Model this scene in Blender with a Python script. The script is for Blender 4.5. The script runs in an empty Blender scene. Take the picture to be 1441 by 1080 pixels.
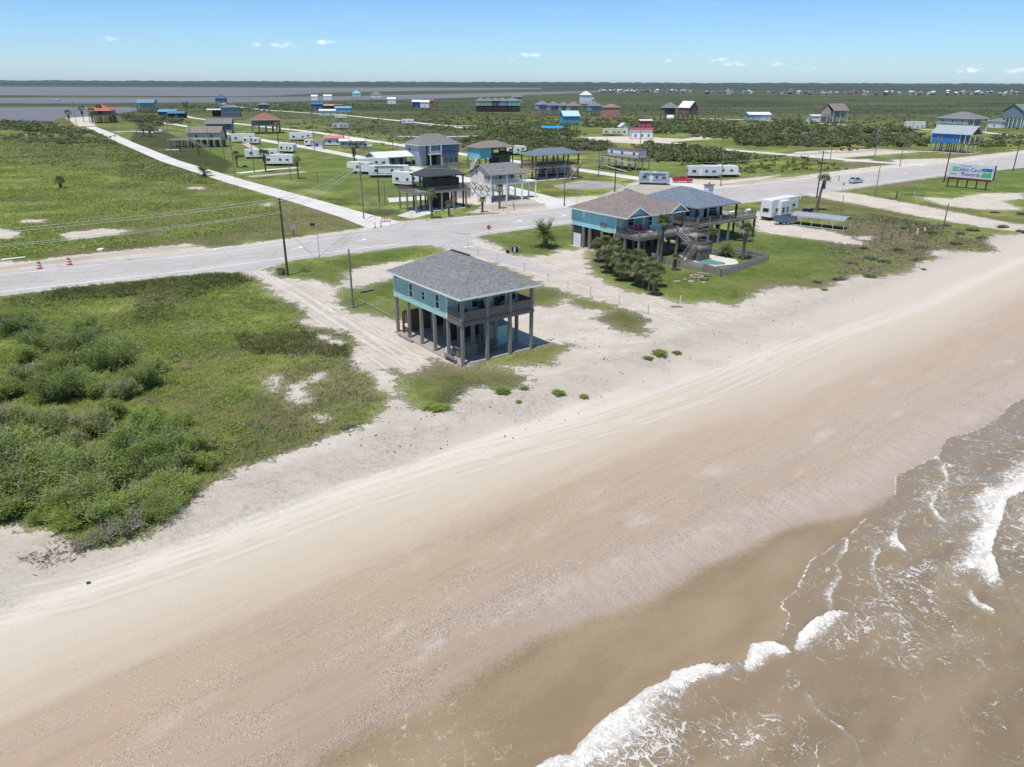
import bpy, math, random
import numpy as np
from mathutils import Vector, Matrix
R = math.radians
sc = bpy.context.scene
rnd = random.Random(7)
# ---------------------------------------------------------------- camera
FP, HC = 1045.0, 26.0
TH = math.atan((540 - 118.5) / FP); ROLL = math.atan(5 / 1441)
cd = bpy.data.cameras.new('camera'); cam = bpy.data.objects.new('camera', cd)
sc.collection.objects.link(cam); sc.camera = cam
cd.sensor_width = 36; cd.lens = FP / 1441 * 36; cd.clip_start = 0.5; cd.clip_end = 60000
cam.matrix_world = Matrix.Translation((0, 0, HC)) @ Matrix.Rotation(R(90) - TH, 4, 'X') @ Matrix.Rotation(ROLL, 4, 'Z')
# ---------------------------------------------------------------- sun, sky
SUN_EL, SUN_AZ = 71.0, 208.0           # azimuth of the sun, clockwise from +Y (behind the camera, to the left)
sl = bpy.data.lights.new('sun', 'SUN'); so = bpy.data.objects.new('sun', sl); sc.collection.objects.link(so)
sl.energy = 4.6; sl.angle = R(.53); sl.color = (1, .945, .86)
sd = Vector((math.sin(R(SUN_AZ)) * math.cos(R(SUN_EL)), math.cos(R(SUN_AZ)) * math.cos(R(SUN_EL)), math.sin(R(SUN_EL))))
so.rotation_euler = sd.to_track_quat('Z', 'Y').to_euler()
sc.view_settings.view_transform = 'Standard'; sc.view_settings.look = 'None'
sc.view_settings.gamma = 1; sc.view_settings.exposure = 0.0
wd = bpy.data.worlds.new('World'); sc.world = wd; wd.use_nodes = True

class G:
    """tiny helper to write node graphs"""
    def __init__(s, tree): s.t = tree; s.t.nodes.clear()
    def n(s, typ, **kw):
        nd = s.t.nodes.new(typ)
        for k, v in kw.items(): setattr(nd, k, v)
        return nd
    def lk(s, a, b):
        if isinstance(a, bpy.types.NodeSocket): s.t.links.new(a, b)
        elif a is not None:
            if b.type == 'RGBA' and not hasattr(a, '__len__'): a = (a, a, a, 1)
            elif b.type == 'RGBA' and len(a) == 3: a = (*a, 1)
            elif b.type == 'VECTOR' and not hasattr(a, '__len__'): a = (a, a, a)
            b.default_value = a
    def m(s, op, a, b=0.0, c=None):
        nd = s.n('ShaderNodeMath', operation=op); s.lk(a, nd.inputs[0]); s.lk(b, nd.inputs[1])
        if c is not None: s.lk(c, nd.inputs[2])
        return nd.outputs[0]
    def add(s, a, b): return s.m('ADD', a, b)
    def mul(s, a, b): return s.m('MULTIPLY', a, b)
    def sub(s, a, b): return s.m('SUBTRACT', a, b)
    def mx(s, a, b): return s.m('MAXIMUM', a, b)
    def v(s, op, a, b=(0, 0, 0)):
        nd = s.n('ShaderNodeVectorMath', operation=op); s.lk(a, nd.inputs[0]); s.lk(b, nd.inputs[1])
        return nd.outputs[0]
    def sep(s, a):
        nd = s.n('ShaderNodeSeparateXYZ'); s.lk(a, nd.inputs[0]); return nd.outputs
    def comb(s, x=0, y=0, z=0):
        nd = s.n('ShaderNodeCombineXYZ'); s.lk(x, nd.inputs[0]); s.lk(y, nd.inputs[1]); s.lk(z, nd.inputs[2]); return nd.outputs[0]
    def noise(s, vec, scale=1, detail=3, rough=.55, dist=0):
        nd = s.n('ShaderNodeTexNoise'); s.lk(vec, nd.inputs['Vector']); nd.inputs['Scale'].default_value = scale
        nd.inputs['Detail'].default_value = detail; nd.inputs['Roughness'].default_value = rough; nd.inputs['Distortion'].default_value = dist
        return nd.outputs['Fac']
    def vor(s, vec, scale=1, feature='F1', rnd=1):
        nd = s.n('ShaderNodeTexVoronoi', feature=feature); s.lk(vec, nd.inputs['Vector']); nd.inputs['Scale'].default_value = scale
        nd.inputs['Randomness'].default_value = rnd
        return nd.outputs
    def ss(s, x, a, b, lo=0, hi=1):
        nd = s.n('ShaderNodeMapRange', interpolation_type='SMOOTHSTEP'); s.lk(x, nd.inputs[0])
        for i, q in enumerate((a, b, lo, hi)): nd.inputs[i + 1].default_value = q
        return nd.outputs[0]
    def lin(s, x, a, b, lo=0, hi=1):
        nd = s.n('ShaderNodeMapRange'); s.lk(x, nd.inputs[0])
        for i, q in enumerate((a, b, lo, hi)): nd.inputs[i + 1].default_value = q
        return nd.outputs[0]
    def mix(s, f, a, b, mode='MIX'):
        nd = s.n('ShaderNodeMix', data_type='RGBA', blend_type=mode)
        s.lk(f, nd.inputs[0]); s.lk(a, nd.inputs[6]); s.lk(b, nd.inputs[7]); return nd.outputs[2]
    def ramp(s, f, stops, interp='LINEAR'):
        nd = s.n('ShaderNodeValToRGB'); s.lk(f, nd.inputs[0]); cr = nd.color_ramp; cr.interpolation = interp
        while len(cr.elements) < len(stops): cr.elements.new(.5)
        for e, (p, c) in zip(cr.elements, stops):
            e.position = p; e.color = (*c, 1) if hasattr(c, '__len__') else (c, c, c, 1)
        return nd.outputs[0]
    def attr(s, name): return s.n('ShaderNodeAttribute', attribute_name=name).outputs['Fac']
    def geo(s): return s.n('ShaderNodeNewGeometry').outputs['Position']
    def obj(s): return s.n('ShaderNodeTexCoord').outputs['Object']
    def bump(s, h, strength=.5, dist=.1):
        nd = s.n('ShaderNodeBump'); nd.inputs['Strength'].default_value = strength; nd.inputs['Distance'].default_value = dist
        s.lk(h, nd.inputs['Height']); return nd.outputs[0]
    def out(s, col, rough=.9, bump=None, metal=0, spec=.3, trans=None):
        p = s.n('ShaderNodeBsdfPrincipled'); s.lk(col, p.inputs['Base Color']); s.lk(rough, p.inputs['Roughness'])
        p.inputs['Metallic'].default_value = metal; s.lk(spec, p.inputs['Specular IOR Level'])
        if bump is not None: s.lk(bump, p.inputs['Normal'])
        o = s.n('ShaderNodeOutputMaterial'); sh = p.outputs[0]
        if trans:
            tn = s.n('ShaderNodeBsdfTranslucent'); s.lk(trans[1], tn.inputs[0])
            mxs = s.n('ShaderNodeMixShader'); mxs.inputs[0].default_value = trans[0]
            s.t.links.new(sh, mxs.inputs[1]); s.t.links.new(tn.outputs[0], mxs.inputs[2]); sh = mxs.outputs[0]
        s.t.links.new(sh, o.inputs[0]); return p

def world():
    g = G(wd.node_tree)
    sky = g.n('ShaderNodeTexSky', sky_type='NISHITA'); sky.sun_disc = False
    sky.sun_elevation = R(SUN_EL); sky.sun_rotation = R(SUN_AZ); sky.altitude = 0
    sky.air_density = 1.0; sky.dust_density = 0.3; sky.ozone_density = 2.2
    d = g.n('ShaderNodeTexCoord').outputs['Generated']; x, y, z = g.sep(d)
    az = g.m('ARCTAN2', x, y); uv = g.comb(az, z, 0)
    nz = g.noise(g.comb(g.mul(az, 1.0), g.mul(z, 2.2), 0), 75, 5, .6)
    tot = None
    cl = [(240, 70, 12, 4, .8), (325, 71, 7, 3, .6), (415, 72, 10, 4, .8), (414, 77, 9, 3, .5), (448, 73, 20, 5, .9), (496, 68, 14, 4, .95), (741, 81, 15, 5, 1), (718, 86, 9, 3, .5),
          (770, 85, 8, 3, .4), (858, 90, 14, 3, .35), (905, 88, 12, 3, .5), (965, 86, 14, 5, .8), (985, 92, 18, 4, .8), (920, 97, 25, 3, .35), (1035, 92, 16, 5, .6), (1080, 97, 30, 4, .4), (1180, 101, 40, 3, .3),
          (1265, 99, 16, 5, 1), (1330, 100, 16, 5, .8), (1370, 102, 24, 5, .7), (1420, 98, 18, 6, .6), (1440, 92, 20, 4, .4), (1300, 108, 70, 3, .3), (355, 80, 20, 3, .2), (725, 97, 60, 2.5, .2), (345, 82, 24, 3, .2)]
    for px, py, rx, ry, a in cl:
        aa = math.atan((px - 720) / FP / math.cos(TH)) ; zz = (118.5 - py + (720 - px) * .0035) / FP * .93
        u = g.m('DIVIDE', g.sub(az, aa), rx * 1.6 / FP); w = g.m('DIVIDE', g.sub(z, zz), ry * 1.25 / FP)
        dd = g.m('SQRT', g.add(g.mul(u, u), g.mul(w, w)))
        bl = g.mul(g.ss(dd, 1, 0), a)
        tot = bl if tot is None else g.mx(tot, bl)
    cm = g.mul(g.ss(g.mul(tot, g.ss(nz, .32, .7)), .08, .8), .8)
    ci = g.mul(g.mul(g.ss(g.noise(g.comb(g.mul(az, 1), g.mul(z, 5), 0), 7, 6, .65), .5, .8), g.ss(z, .02, .1)), .10)
    tint = g.ramp(g.lin(z, 0, .35), [(0, (.74, .98, 1.40)), (.12, (.66, .93, 1.32)), (.4, (.50, .80, 1.14)), (1, (.62, .90, 1.08))])
    base = g.mix(1, sky.outputs[0], tint, 'MULTIPLY')
    col = g.mix(g.mx(cm, ci), base, (8.6, 9.0, 9.4))
    bg = g.n('ShaderNodeBackground'); g.lk(col, bg.inputs[0]); bg.inputs[1].default_value = .122
    g.t.links.new(bg.outputs[0], g.n('ShaderNodeOutputWorld').inputs[0])
world()
# ---------------------------------------------------------------- frame of reference: sight lines of the survey photograph to ground points
O_S = (-27.5, 32.6); ES = (math.cos(R(41)), math.sin(R(41))); EW = (ES[1], -ES[0])
def sw(x, y):
    dx, dy = x - O_S[0], y - O_S[1]
    return dx * ES[0] + dy * ES[1], dx * EW[0] + dy * EW[1]
def tz(x, y):
    w = sw(x, y)[1]
    t = np.clip(w / 26.0, 0, 6)
    return -1.2 * t - 0.0
def ray(px, py, z):
    a = px - 720.5; b = 540 - py
    u = (a * math.cos(ROLL) - b * math.sin(ROLL)) / FP; v = (a * math.sin(ROLL) + b * math.cos(ROLL)) / FP
    F = math.cos(TH) + v * math.sin(TH); Z = -math.sin(TH) + v * math.cos(TH)
    t = (z - HC) / Z
    return u * t, F * t
def P(px, py, z=None):
    if z is not None: return ray(px, py, z)
    z = 0
    for _ in range(4):
        x, y = ray(px, py, z); z = float(tz(x, y))
    return x, y
def P3(px, py): x, y = P(px, py); return Vector((x, y, float(tz(x, y))))
def topix(X, Y, Z):
    d = Z - HC; c = Y * math.cos(TH) - d * math.sin(TH); up = Y * math.sin(TH) + d * math.cos(TH)
    u = X / c * FP; v = up / c * FP
    return 720.5 + u * math.cos(ROLL) + v * math.sin(ROLL), 540 - (-u * math.sin(ROLL) + v * math.cos(ROLL))
def height_of(px, py, ytop):                       # height of something standing at px,py that reaches row ytop
    X, Y = P(px, py); lo, hi = 0, 25
    for _ in range(40):
        m = (lo + hi) / 2
        if topix(X, Y, m)[1] > ytop: lo = m
        else: hi = m
    return lo
def inpoly(X, Y, poly):
    X = np.asarray(X, float); Y = np.asarray(Y, float); ins = np.zeros(X.shape, bool); n = len(poly)
    for i in range(n):
        x0, y0 = poly[i]; x1, y1 = poly[(i + 1) % n]
        if y0 == y1: continue
        c = ((y0 > Y) != (y1 > Y)) & (X < (x1 - x0) * (Y - y0) / (y1 - y0) + x0)
        ins ^= c
    return ins
def dline(X, Y, pts, closed=False, signed=False):
    best = np.full(X.shape, 1e9); sg = np.ones(X.shape); n = len(pts)
    for i in range(n if closed else n - 1):
        x0, y0 = pts[i]; x1, y1 = pts[(i + 1) % n]; dx, dy = x1 - x0, y1 - y0; L = dx * dx + dy * dy + 1e-9
        t = np.clip(((X - x0) * dx + (Y - y0) * dy) / L, 0, 1)
        d = np.hypot(X - x0 - t * dx, Y - y0 - t * dy)
        m = d < best; best = np.where(m, d, best)
        if signed: sg = np.where(m, np.sign(dx * (Y - y0) - dy * (X - x0)), sg)
    return best * sg if signed else best
def sdf(X, Y, poly):
    d = dline(X, Y, poly, True); return np.where(inpoly(X, Y, poly), d, -d)
def vnoise(x, y, f, seed=1):
    x = np.asarray(x) * f + 1000; y = np.asarray(y) * f + 1000; xi = np.floor(x).astype(int); yi = np.floor(y).astype(int); fx = x - xi; fy = y - yi; fx = fx * fx * (3 - 2 * fx); fy = fy * fy * (3 - 2 * fy)
    h = lambda a, b: np.modf(np.abs(np.sin(a * 127.1 + b * 311.7 + seed * 17.3) * 43758.5453))[0]
    return (h(xi, yi) * (1 - fx) + h(xi + 1, yi) * fx) * (1 - fy) + (h(xi, yi + 1) * (1 - fx) + h(xi + 1, yi + 1) * fx) * fy
def gz(x, y):
    s, w = sw(x, y); hum = vnoise(x, y, .35, 1) * .6 + vnoise(x, y, .9, 2) * .28 + vnoise(x, y, 2.1, 3) * .12
    return tz(x, y) + np.exp(-((w + 2.5 + 3 * (vnoise(x, y, .12, 7) - .5)) / 2.6) ** 2) * (s < 260) * hum * .75
def WP(pts): return [P(*p) for p in pts]
# ---------------------------------------------------------------- object helpers
C = sc.collection
def tag(o, label=None, cat=None, group=None, kind=None):
    if label: o['label'] = label
    if cat: o['category'] = cat
    if group: o['group'] = group
    if kind: o['kind'] = kind
    return o
def thing(name, label, cat, loc=(0, 0, 0), rz=0, group=None):
    o = bpy.data.objects.new(name, None); C.objects.link(o); o.empty_display_size = .3
    o.location = loc; o.rotation_euler = (0, 0, rz); return tag(o, label, cat, group)
def npmesh(name, V, F, mats, mi=None, parent=None, smooth=False):
    """F: int array (n,k) all the same size"""
    me = bpy.data.meshes.new(name); V = np.asarray(V, np.float32); F = np.asarray(F, np.int32); k = F.shape[1]
    me.vertices.add(len(V)); me.vertices.foreach_set('co', V.ravel())
    me.loops.add(F.size); me.loops.foreach_set('vertex_index', F.ravel())
    me.polygons.add(len(F)); me.polygons.foreach_set('loop_start', np.arange(0, F.size, k, dtype=np.int32))
    me.polygons.foreach_set('loop_total', np.full(len(F), k, np.int32))
    for m_ in (mats if isinstance(mats, (list, tuple)) else [mats]): me.materials.append(m_)
    if mi is not None: me.polygons.foreach_set('material_index', np.asarray(mi, np.int32))
    me.polygons.foreach_set('use_smooth', np.full(len(F), smooth, bool))
    me.update(calc_edges=True)
    o = bpy.data.objects.new(name, me); C.objects.link(o)
    if parent: o.parent = parent
    return o
def fattr(o, name, arr):
    a = o.data.attributes.new(name, 'FLOAT', 'POINT'); a.data.foreach_set('value', np.asarray(arr, np.float32).ravel())
class MB:
    def __init__(s): s.v = []; s.f = []; s.m = []; s.mi = 0; s.sm = []
    def add(s, vs, fs, smooth=False):
        b = len(s.v); s.v += [tuple(p) for p in vs]
        for f in fs: s.f.append([b + i for i in f]); s.m.append(s.mi); s.sm.append(smooth)
        return s
    def box(s, x0, y0, z0, x1, y1, z1):
        if x0 > x1: x0, x1 = x1, x0
        if y0 > y1: y0, y1 = y1, y0
        if z0 > z1: z0, z1 = z1, z0
        return s.add([(x0, y0, z0), (x1, y0, z0), (x1, y1, z0), (x0, y1, z0), (x0, y0, z1), (x1, y0, z1), (x1, y1, z1), (x0, y1, z1)],
              [(0, 3, 2, 1), (4, 5, 6, 7), (0, 1, 5, 4), (1, 2, 6, 5), (2, 3, 7, 6), (3, 0, 4, 7)])
    def bar(s, a, b, w, h=None):
        """rectangular bar from a to b"""
        h = h or w; a = Vector(a); b = Vector(b); d = (b - a).normalized(); up = Vector((0, 0, 1)) if abs(d.z) < .95 else Vector((0, 1, 0))
        sx = d.cross(up).normalized() * w / 2; sy = sx.cross(d).normalized() * h / 2
        vs = [p + i * sx + j * sy for p in (a, b) for i, j in ((-1, -1), (1, -1), (1, 1), (-1, 1))]
        return s.add(vs, [(0, 1, 2, 3), (7, 6, 5, 4), (0, 4, 5, 1), (1, 5, 6, 2), (2, 6, 7, 3), (3, 7, 4, 0)])
    def tube(s, pts, rs, n=8, cap=True):
        pts = [Vector(p) for p in pts]
        if not hasattr(rs, '__len__'): rs = [rs] * len(pts)
        b = []
        for i, p in enumerate(pts):
            d = (pts[min(i + 1, len(pts) - 1)] - pts[max(i - 1, 0)]).normalized()
            up = Vector((0, 0, 1)) if abs(d.z) < .9 else Vector((1, 0, 0))
            u = d.cross(up).normalized(); w = u.cross(d)
            b += [p + rs[i] * (math.cos(6.2832 * k / n) * u + math.sin(6.2832 * k / n) * w) for k in range(n)]
        fs = [(i * n + k, i * n + (k + 1) % n, (i + 1) * n + (k + 1) % n, (i + 1) * n + k) for i in range(len(pts) - 1) for k in range(n)]
        s.add(b, fs, True)
        if cap:
            s.add([b[k] for k in range(n)], [tuple(range(n))]); s.add([b[(len(pts) - 1) * n + k] for k in range(n)], [tuple(range(n - 1, -1, -1))])
        return s
    def prism(s, prof, a, b, axis='y'):
        """profile (list of 2D) extruded between a and b along axis"""
        n = len(prof); f = {'y': lambda p, t: (p[0], t, p[1]), 'x': lambda p, t: (t, p[0], p[1]), 'z': lambda p, t: (p[0], p[1], t)}[axis]
        vs = [f(p, a) for p in prof] + [f(p, b) for p in prof]
        return s.add(vs, [tuple(range(n)), tuple(range(2 * n - 1, n - 1, -1))] + [(i, i + n, (i + 1) % n + n, (i + 1) % n) for i in range(n)])
    def build(s, name, mats, parent=None, loc=None, smooth=None, bevel=0):
        me = bpy.data.meshes.new(name); me.from_pydata(s.v, [], s.f)
        for m_ in (mats if isinstance(mats, (list, tuple)) else [mats]): me.materials.append(m_)
        for p, mi, sm in zip(me.polygons, s.m, s.sm): p.material_index = mi; p.use_smooth = sm if smooth is None else smooth
        me.update()
        import bmesh
        bm = bmesh.new(); bm.from_mesh(me); bmesh.ops.recalc_face_normals(bm, faces=bm.faces)
        if bevel:
            bmesh.ops.remove_doubles(bm, verts=bm.verts, dist=1e-5)
            bmesh.ops.bevel(bm, geom=[e for e in bm.edges if len(e.link_faces) == 2 and e.calc_face_angle(0) > .5], offset=bevel, segments=2, affect='EDGES', clamp_overlap=True)
        bm.to_mesh(me); bm.free()
        o = bpy.data.objects.new(name, me); C.objects.link(o)
        if parent: o.parent = parent
        if loc: o.location = loc
        return o
def copy_tree(o, parent=None):
    c = o.copy(); C.objects.link(c)
    if parent: c.parent = parent
    for ch in list(o.children): copy_tree(ch, c)
    return c
# ---------------------------------------------------------------- materials
MATS = {}
def mat(name, col, rough=.75, var=.18, scale=1.5, kind=None, metal=0, bump=.3, spec=.3, col2=None):
    if name in MATS: return MATS[name]
    m = bpy.data.materials.new(name); m.use_nodes = True; g = G(m.node_tree); p = g.obj(); x, y, z = g.sep(p)
    nz = g.noise(p, scale, 5, .6); nf = g.noise(p, scale * 9, 3)
    f = g.add(g.mul(nz, .65), g.mul(nf, .35))
    dark = tuple(c * (1 - var * 1.5) for c in col) if col2 is None else col2; light = tuple(min(1, c * (1 + var)) for c in col)
    c = g.mix(g.ss(f, .32, .68), dark, light); h = nf; bd = .01
    if kind == 'siding':
        fr = g.m('FRACT', g.m('DIVIDE', z, .2)); c = g.mix(g.mul(g.ss(fr, .12, 0), .45), c, tuple(q * .35 for q in col)); h = g.mul(fr, -1); bd = .03; bump = .7
    elif kind == 'board':
        fr = g.m('FRACT', g.m('DIVIDE', g.add(x, y), .16)); c = g.mix(g.mul(g.ss(fr, .14, 0), .8), c, tuple(q * .25 for q in col))
        c = g.mix(g.mul(g.noise(g.comb(g.mul(g.m('FLOOR', g.m('DIVIDE', g.add(x, y), .16)), 7.3), 0, g.mul(z, .6)), 1, 2), .5), c, tuple(q * .5 for q in col))
    elif kind == 'shingle':
        fr = g.m('FRACT', g.m('DIVIDE', z, .075)); row = g.m('FLOOR', g.m('DIVIDE', z, .075))
        cell = g.vor(g.comb(g.mul(g.add(x, g.mul(row, .13)), 4.5), g.mul(y, 4.5), g.mul(row, 2.3)), 1)[1]
        cv = g.sep(cell)[0]
        c = g.mix(g.ss(cv, .1, .95), tuple(q * .78 for q in col), tuple(min(1, q * 1.28) for q in col)); c = g.mix(g.mul(g.ss(nz, .3, .7), .35), c, tuple(q * .8 for q in col))
        c = g.mix(g.mul(g.ss(fr, .2, 0), .45), c, tuple(q * .4 for q in col)); h = g.mul(cv, 1.0); bd = .03; bump = .5
    elif kind == 'seam':
        fr = g.m('FRACT', g.m('DIVIDE', x, .45)); c = g.mix(g.mul(g.ss(fr, .12, 0), .4), c, tuple(q * .5 for q in col))
    elif kind == 'wood':
        gr = g.noise(g.v('MULTIPLY', p, (9, 9, .8)), 3, 4); c = g.mix(g.ss(gr, .3, .75), tuple(q * .55 for q in col), tuple(min(1, q * 1.25) for q in col)); h = gr
    g.out(c, rough, g.bump(h, bump, bd), metal, spec); MATS[name] = m; return m
def glass_mat():
    m = bpy.data.materials.new('window_glass'); m.use_nodes = True; g = G(m.node_tree)
    g.out(g.mix(g.ss(g.noise(g.obj(), 1.3, 2), .35, .65), (.012, .016, .02), (.05, .06, .07)), .06, spec=.6); return m
GLASS = glass_mat()
def leafmat(name, c1, c2, c3, tr=.38):
    m = bpy.data.materials.new(name); m.use_nodes = True; g = G(m.node_tree)
    oi = g.n('ShaderNodeObjectInfo').outputs['Random']; p = g.geo()
    f = g.noise(p, 1.1, 3); f2 = g.noise(p, 7, 2); f0 = g.noise(p, .09, 4)
    c = g.mix(g.ss(g.add(g.add(g.mul(f, .4), g.mul(f0, .4)), g.mul(oi, .2)), .36, .62), c1, c2); c = g.mix(g.ss(f2, .52, .75), c, c3); c = g.mix(g.mul(g.ss(f0, .5, .62), .35), c, c3)
    g.out(c, .65, None, 0, .2, (tr, c)); return m
# ================================================================ GROUND
G1 = [(-500, 500), (0, 417), (140, 400), (300, 383), (338, 383), (352, 388), (367, 396), (392, 418), (428, 434), (434, 446), (422, 454), (440, 462), (494, 468), (500, 482), (492, 508), (510, 523), (530, 540), (546, 562), (541, 578), (514, 600), (467, 614), (417, 634), (330, 664), (290, 690), (275, 710), (240, 742), (180, 770), (110, 778), (70, 745), (0, 742), (-120, 800), (-600, 1000)]
G2 = [(375, 379), (411, 366), (494, 357), (578, 346), (606, 345), (624, 350), (630, 353), (600, 364), (550, 370), (511, 376), (489, 384), (486, 395), (472, 405), (455, 397), (411, 392), (390, 391)]
G3 = [(478, 405), (505, 404), (555, 392), (640, 390), (655, 440), (560, 452), (522, 443), (494, 441), (474, 428)]
G4 = [(655, 362), (700, 372), (728, 383), (764, 400), (805, 415), (867, 430), (913, 447), (910, 474), (888, 470), (867, 464), (833, 448), (855, 438), (811, 433), (797, 422), (778, 433), (740, 432), (690, 420), (640, 380)]
G5 = [(655, 512), (690, 502), (733, 490), (755, 487), (775, 482), (803, 486), (788, 500), (775, 514), (736, 516), (700, 517), (665, 520)]
G6 = [(550, 520), (578, 526), (614, 506), (655, 517), (700, 515), (748, 530), (735, 548), (700, 552), (661, 546), (650, 568), (617, 583), (585, 576), (560, 562)]
G7 = [(669, 333), (690, 329), (760, 319), (808, 315), (830, 345), (808, 353), (790, 351), (771, 360), (736, 361), (715, 357), (700, 346), (688, 341)]
G8 = [(832, 386), (870, 406), (905, 414), (939, 421), (969, 429), (992, 425), (1033, 430), (1046, 426), (1061, 414), (1094, 404), (1133, 406), (1163, 408), (1185, 397), (1208, 389), (1235, 393), (1280, 385), (1291, 374), (1324, 368), (1305, 356), (1399, 356), (1404, 352), (1385, 344), (1404, 333), (1441, 332), (1600, 318), (1900, 240), (1441, 232), (1200, 266), (1127, 276), (1050, 286), (960, 296), (900, 310), (820, 340), (828, 372)]
GF = [(-1200, 470), (-300, 408), (0, 368), (40, 368), (150, 356), (260, 343), (300, 350), (505, 322), (545, 318), (560, 312), (700, 301), (880, 280), (1020, 262), (1200, 238), (1441, 212), (2200, 150), (2600, 135), (1441, 132), (720, 129), (0, 126), (-1200, 122)]
VEG = [G1, G2, G3, G4, G5, G6, G7, G8, GF]
NOVEG = [[(-60, 328), (0, 321), (30, 327), (25, 335), (-60, 345)], [(85, 330), (105, 326), (145, 322), (185, 324), (165, 331), (130, 335), (95, 340)], [(25, 312), (40, 309), (65, 309), (60, 313), (30, 315)], [(368, 287), (382, 286), (384, 290), (370, 291)],
         [(540, 283), (600, 279), (660, 286), (700, 285), (640, 298), (560, 305)] if 0 else [(264, 264), (286, 263), (288, 267), (266, 267)],
         [(655, 300), (690, 290), (735, 282), (800, 278), (860, 275), (960, 263), (1000, 256), (1100, 246), (1040, 262), (900, 282), (760, 300)],
         [(838, 282), (870, 266), (905, 252), (930, 250), (975, 253), (1060, 255), (1100, 250), (1090, 262), (1000, 270), (900, 285)],
         [(1067, 317), (1090, 313), (1170, 326), (1200, 335), (1219, 346), (1195, 344), (1085, 329), (1066, 326)], [(1060, 306), (1090, 300), (1110, 303), (1095, 316), (1062, 320)],
         [(1055, 300), (1085, 296), (1086, 300), (1058, 306)], [(1148, 268), (1200, 272), (1300, 290), (1360, 302), (1441, 318), (1600, 330), (1600, 345), (1441, 332), (1395, 322), (1300, 306), (1230, 292), (1180, 283), (1128, 274)],
         [(1290, 277), (1340, 280), (1385, 272), (1441, 272), (1441, 280), (1410, 283), (1441, 296), (1380, 295), (1330, 290)], [(1200, 252), (1265, 250), (1270, 256), (1230, 260)],
         [(1120, 214), (1180, 211), (1240, 210), (1300, 214), (1240, 218), (1165, 224), (1110, 219)], [(820, 193), (900, 192), (960, 196), (1000, 190), (1000, 196), (900, 203), (830, 198)], [(1255, 225), (1330, 223), (1320, 228), (1260, 230)], [(1185, 225), (1225, 224), (1225, 228), (1190, 228)],
         [(1205, 333), (1226, 333), (1224, 338), (1205, 337)], [(-5, 375), (100, 360), (250, 345), (300, 350), (200, 364), (60, 380), (-40, 392)],
         [(92, 166), (128, 160), (134, 178), (110, 178)], [(400, 545), (430, 535), (440, 565), (410, 575)] , [(380, 530), (395, 530), (396, 552), (380, 550)], [(432, 530), (460, 523), (458, 535), (436, 540)], [(440, 584), (458, 584), (458, 592), (442, 590)], [(448, 472), (490, 478), (478, 486), (450, 482)],
         [(640, 270), (740, 270), (740, 290), (690, 290), (640, 285)]]
DRY = [[(-200, 340), (0, 318), (130, 305), (260, 300), (390, 285), (480, 295), (510, 315), (300, 346), (60, 362), (-200, 400)], [(1130, 335), (1200, 310), (1290, 318), (1300, 345), (1220, 360), (1180, 350)], [(1185, 392), (1200, 380), (1250, 378), (1290, 372), (1280, 386), (1235, 393)], [(1040, 410), (1060, 395), (1180, 390), (1190, 400), (1160, 408)],
       [(550, 520), (615, 506), (700, 520), (748, 532), (735, 548), (660, 546), (600, 550)], [(770, 430), (800, 425), (870, 450), (910, 474), (860, 464)], [(470, 540), (520, 540), (546, 562), (500, 580), (460, 560)], [(250, 560), (330, 545), (360, 575), (300, 610), (250, 590)], [(430, 440), (500, 466), (420, 480), (380, 460)], [(400, 590), (480, 600), (417, 634), (370, 630)],
       [(1180, 225), (1300, 218), (1400, 215), (1300, 235), (1200, 240)], [(560, 200), (680, 190), (700, 215), (560, 215)], [(1200, 254), (1280, 250), (1290, 262), (1220, 268)]]
TALL = [[(60, 405), (200, 395), (300, 384), (338, 384), (360, 395), (300, 412), (250, 430), (230, 455), (185, 460), (190, 420), (60, 425)], [(0, 420), (80, 410), (60, 425), (0, 432)], [(330, 470), (440, 468), (500, 490), (492, 508), (440, 500), (360, 500), (330, 490)], [(200, 170), (330, 230), (300, 262), (160, 250), (180, 200)],
        [(640, 540), (660, 545), (650, 568), (620, 582), (600, 570)], [(1220, 300), (1300, 312), (1340, 330), (1280, 345), (1240, 340)]]
LAWN = [G7, [(840, 380), (905, 414), (990, 425), (1050, 405), (1180, 380), (1230, 355), (1190, 345), (1090, 330), (1000, 330)], G3, [(420, 262), (520, 285), (720, 300), (720, 285), (560, 250), (440, 240)], [(300, 240), (470, 262), (560, 232), (420, 205), (250, 190), (150, 178)], [(640, 255), (750, 260), (740, 280), (640, 280)], [(930, 232), (1040, 238), (1040, 250), (900, 245)], [(740, 240), (860, 232), (910, 250), (800, 245)],
        [(970, 198), (1120, 200), (1130, 212), (990, 206)], [(1290, 240), (1441, 235), (1600, 250), (1441, 270), (1300, 270), (1220, 268)], [(600, 346), (560, 350), (470, 362), (480, 375), (560, 368)], [(390, 380), (420, 368), (480, 380), (470, 403)]]
MARSH = [[(440, 172), (560, 165), (760, 180), (730, 205), (600, 208), (540, 190)], [(440, 140), (800, 127), (1441, 133), (2000, 133), (2000, 148), (1441, 146), (900, 150), (740, 150), (640, 160), (500, 150)], [(0, 196), (120, 190), (260, 215), (240, 240), (100, 240), (0, 225)]]
WET = [(300, 1200), (457, 1064), (540, 1020), (618, 991), (671, 947), (759, 903), (831, 874), (900, 855), (1000, 799), (1058, 777), (1097, 751), (1146, 738), (1210, 728), (1262, 700), (1310, 660), (1360, 622), (1441, 575), (1600, 480), (2400, 900), (1441, 1400), (300, 1500)]
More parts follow.
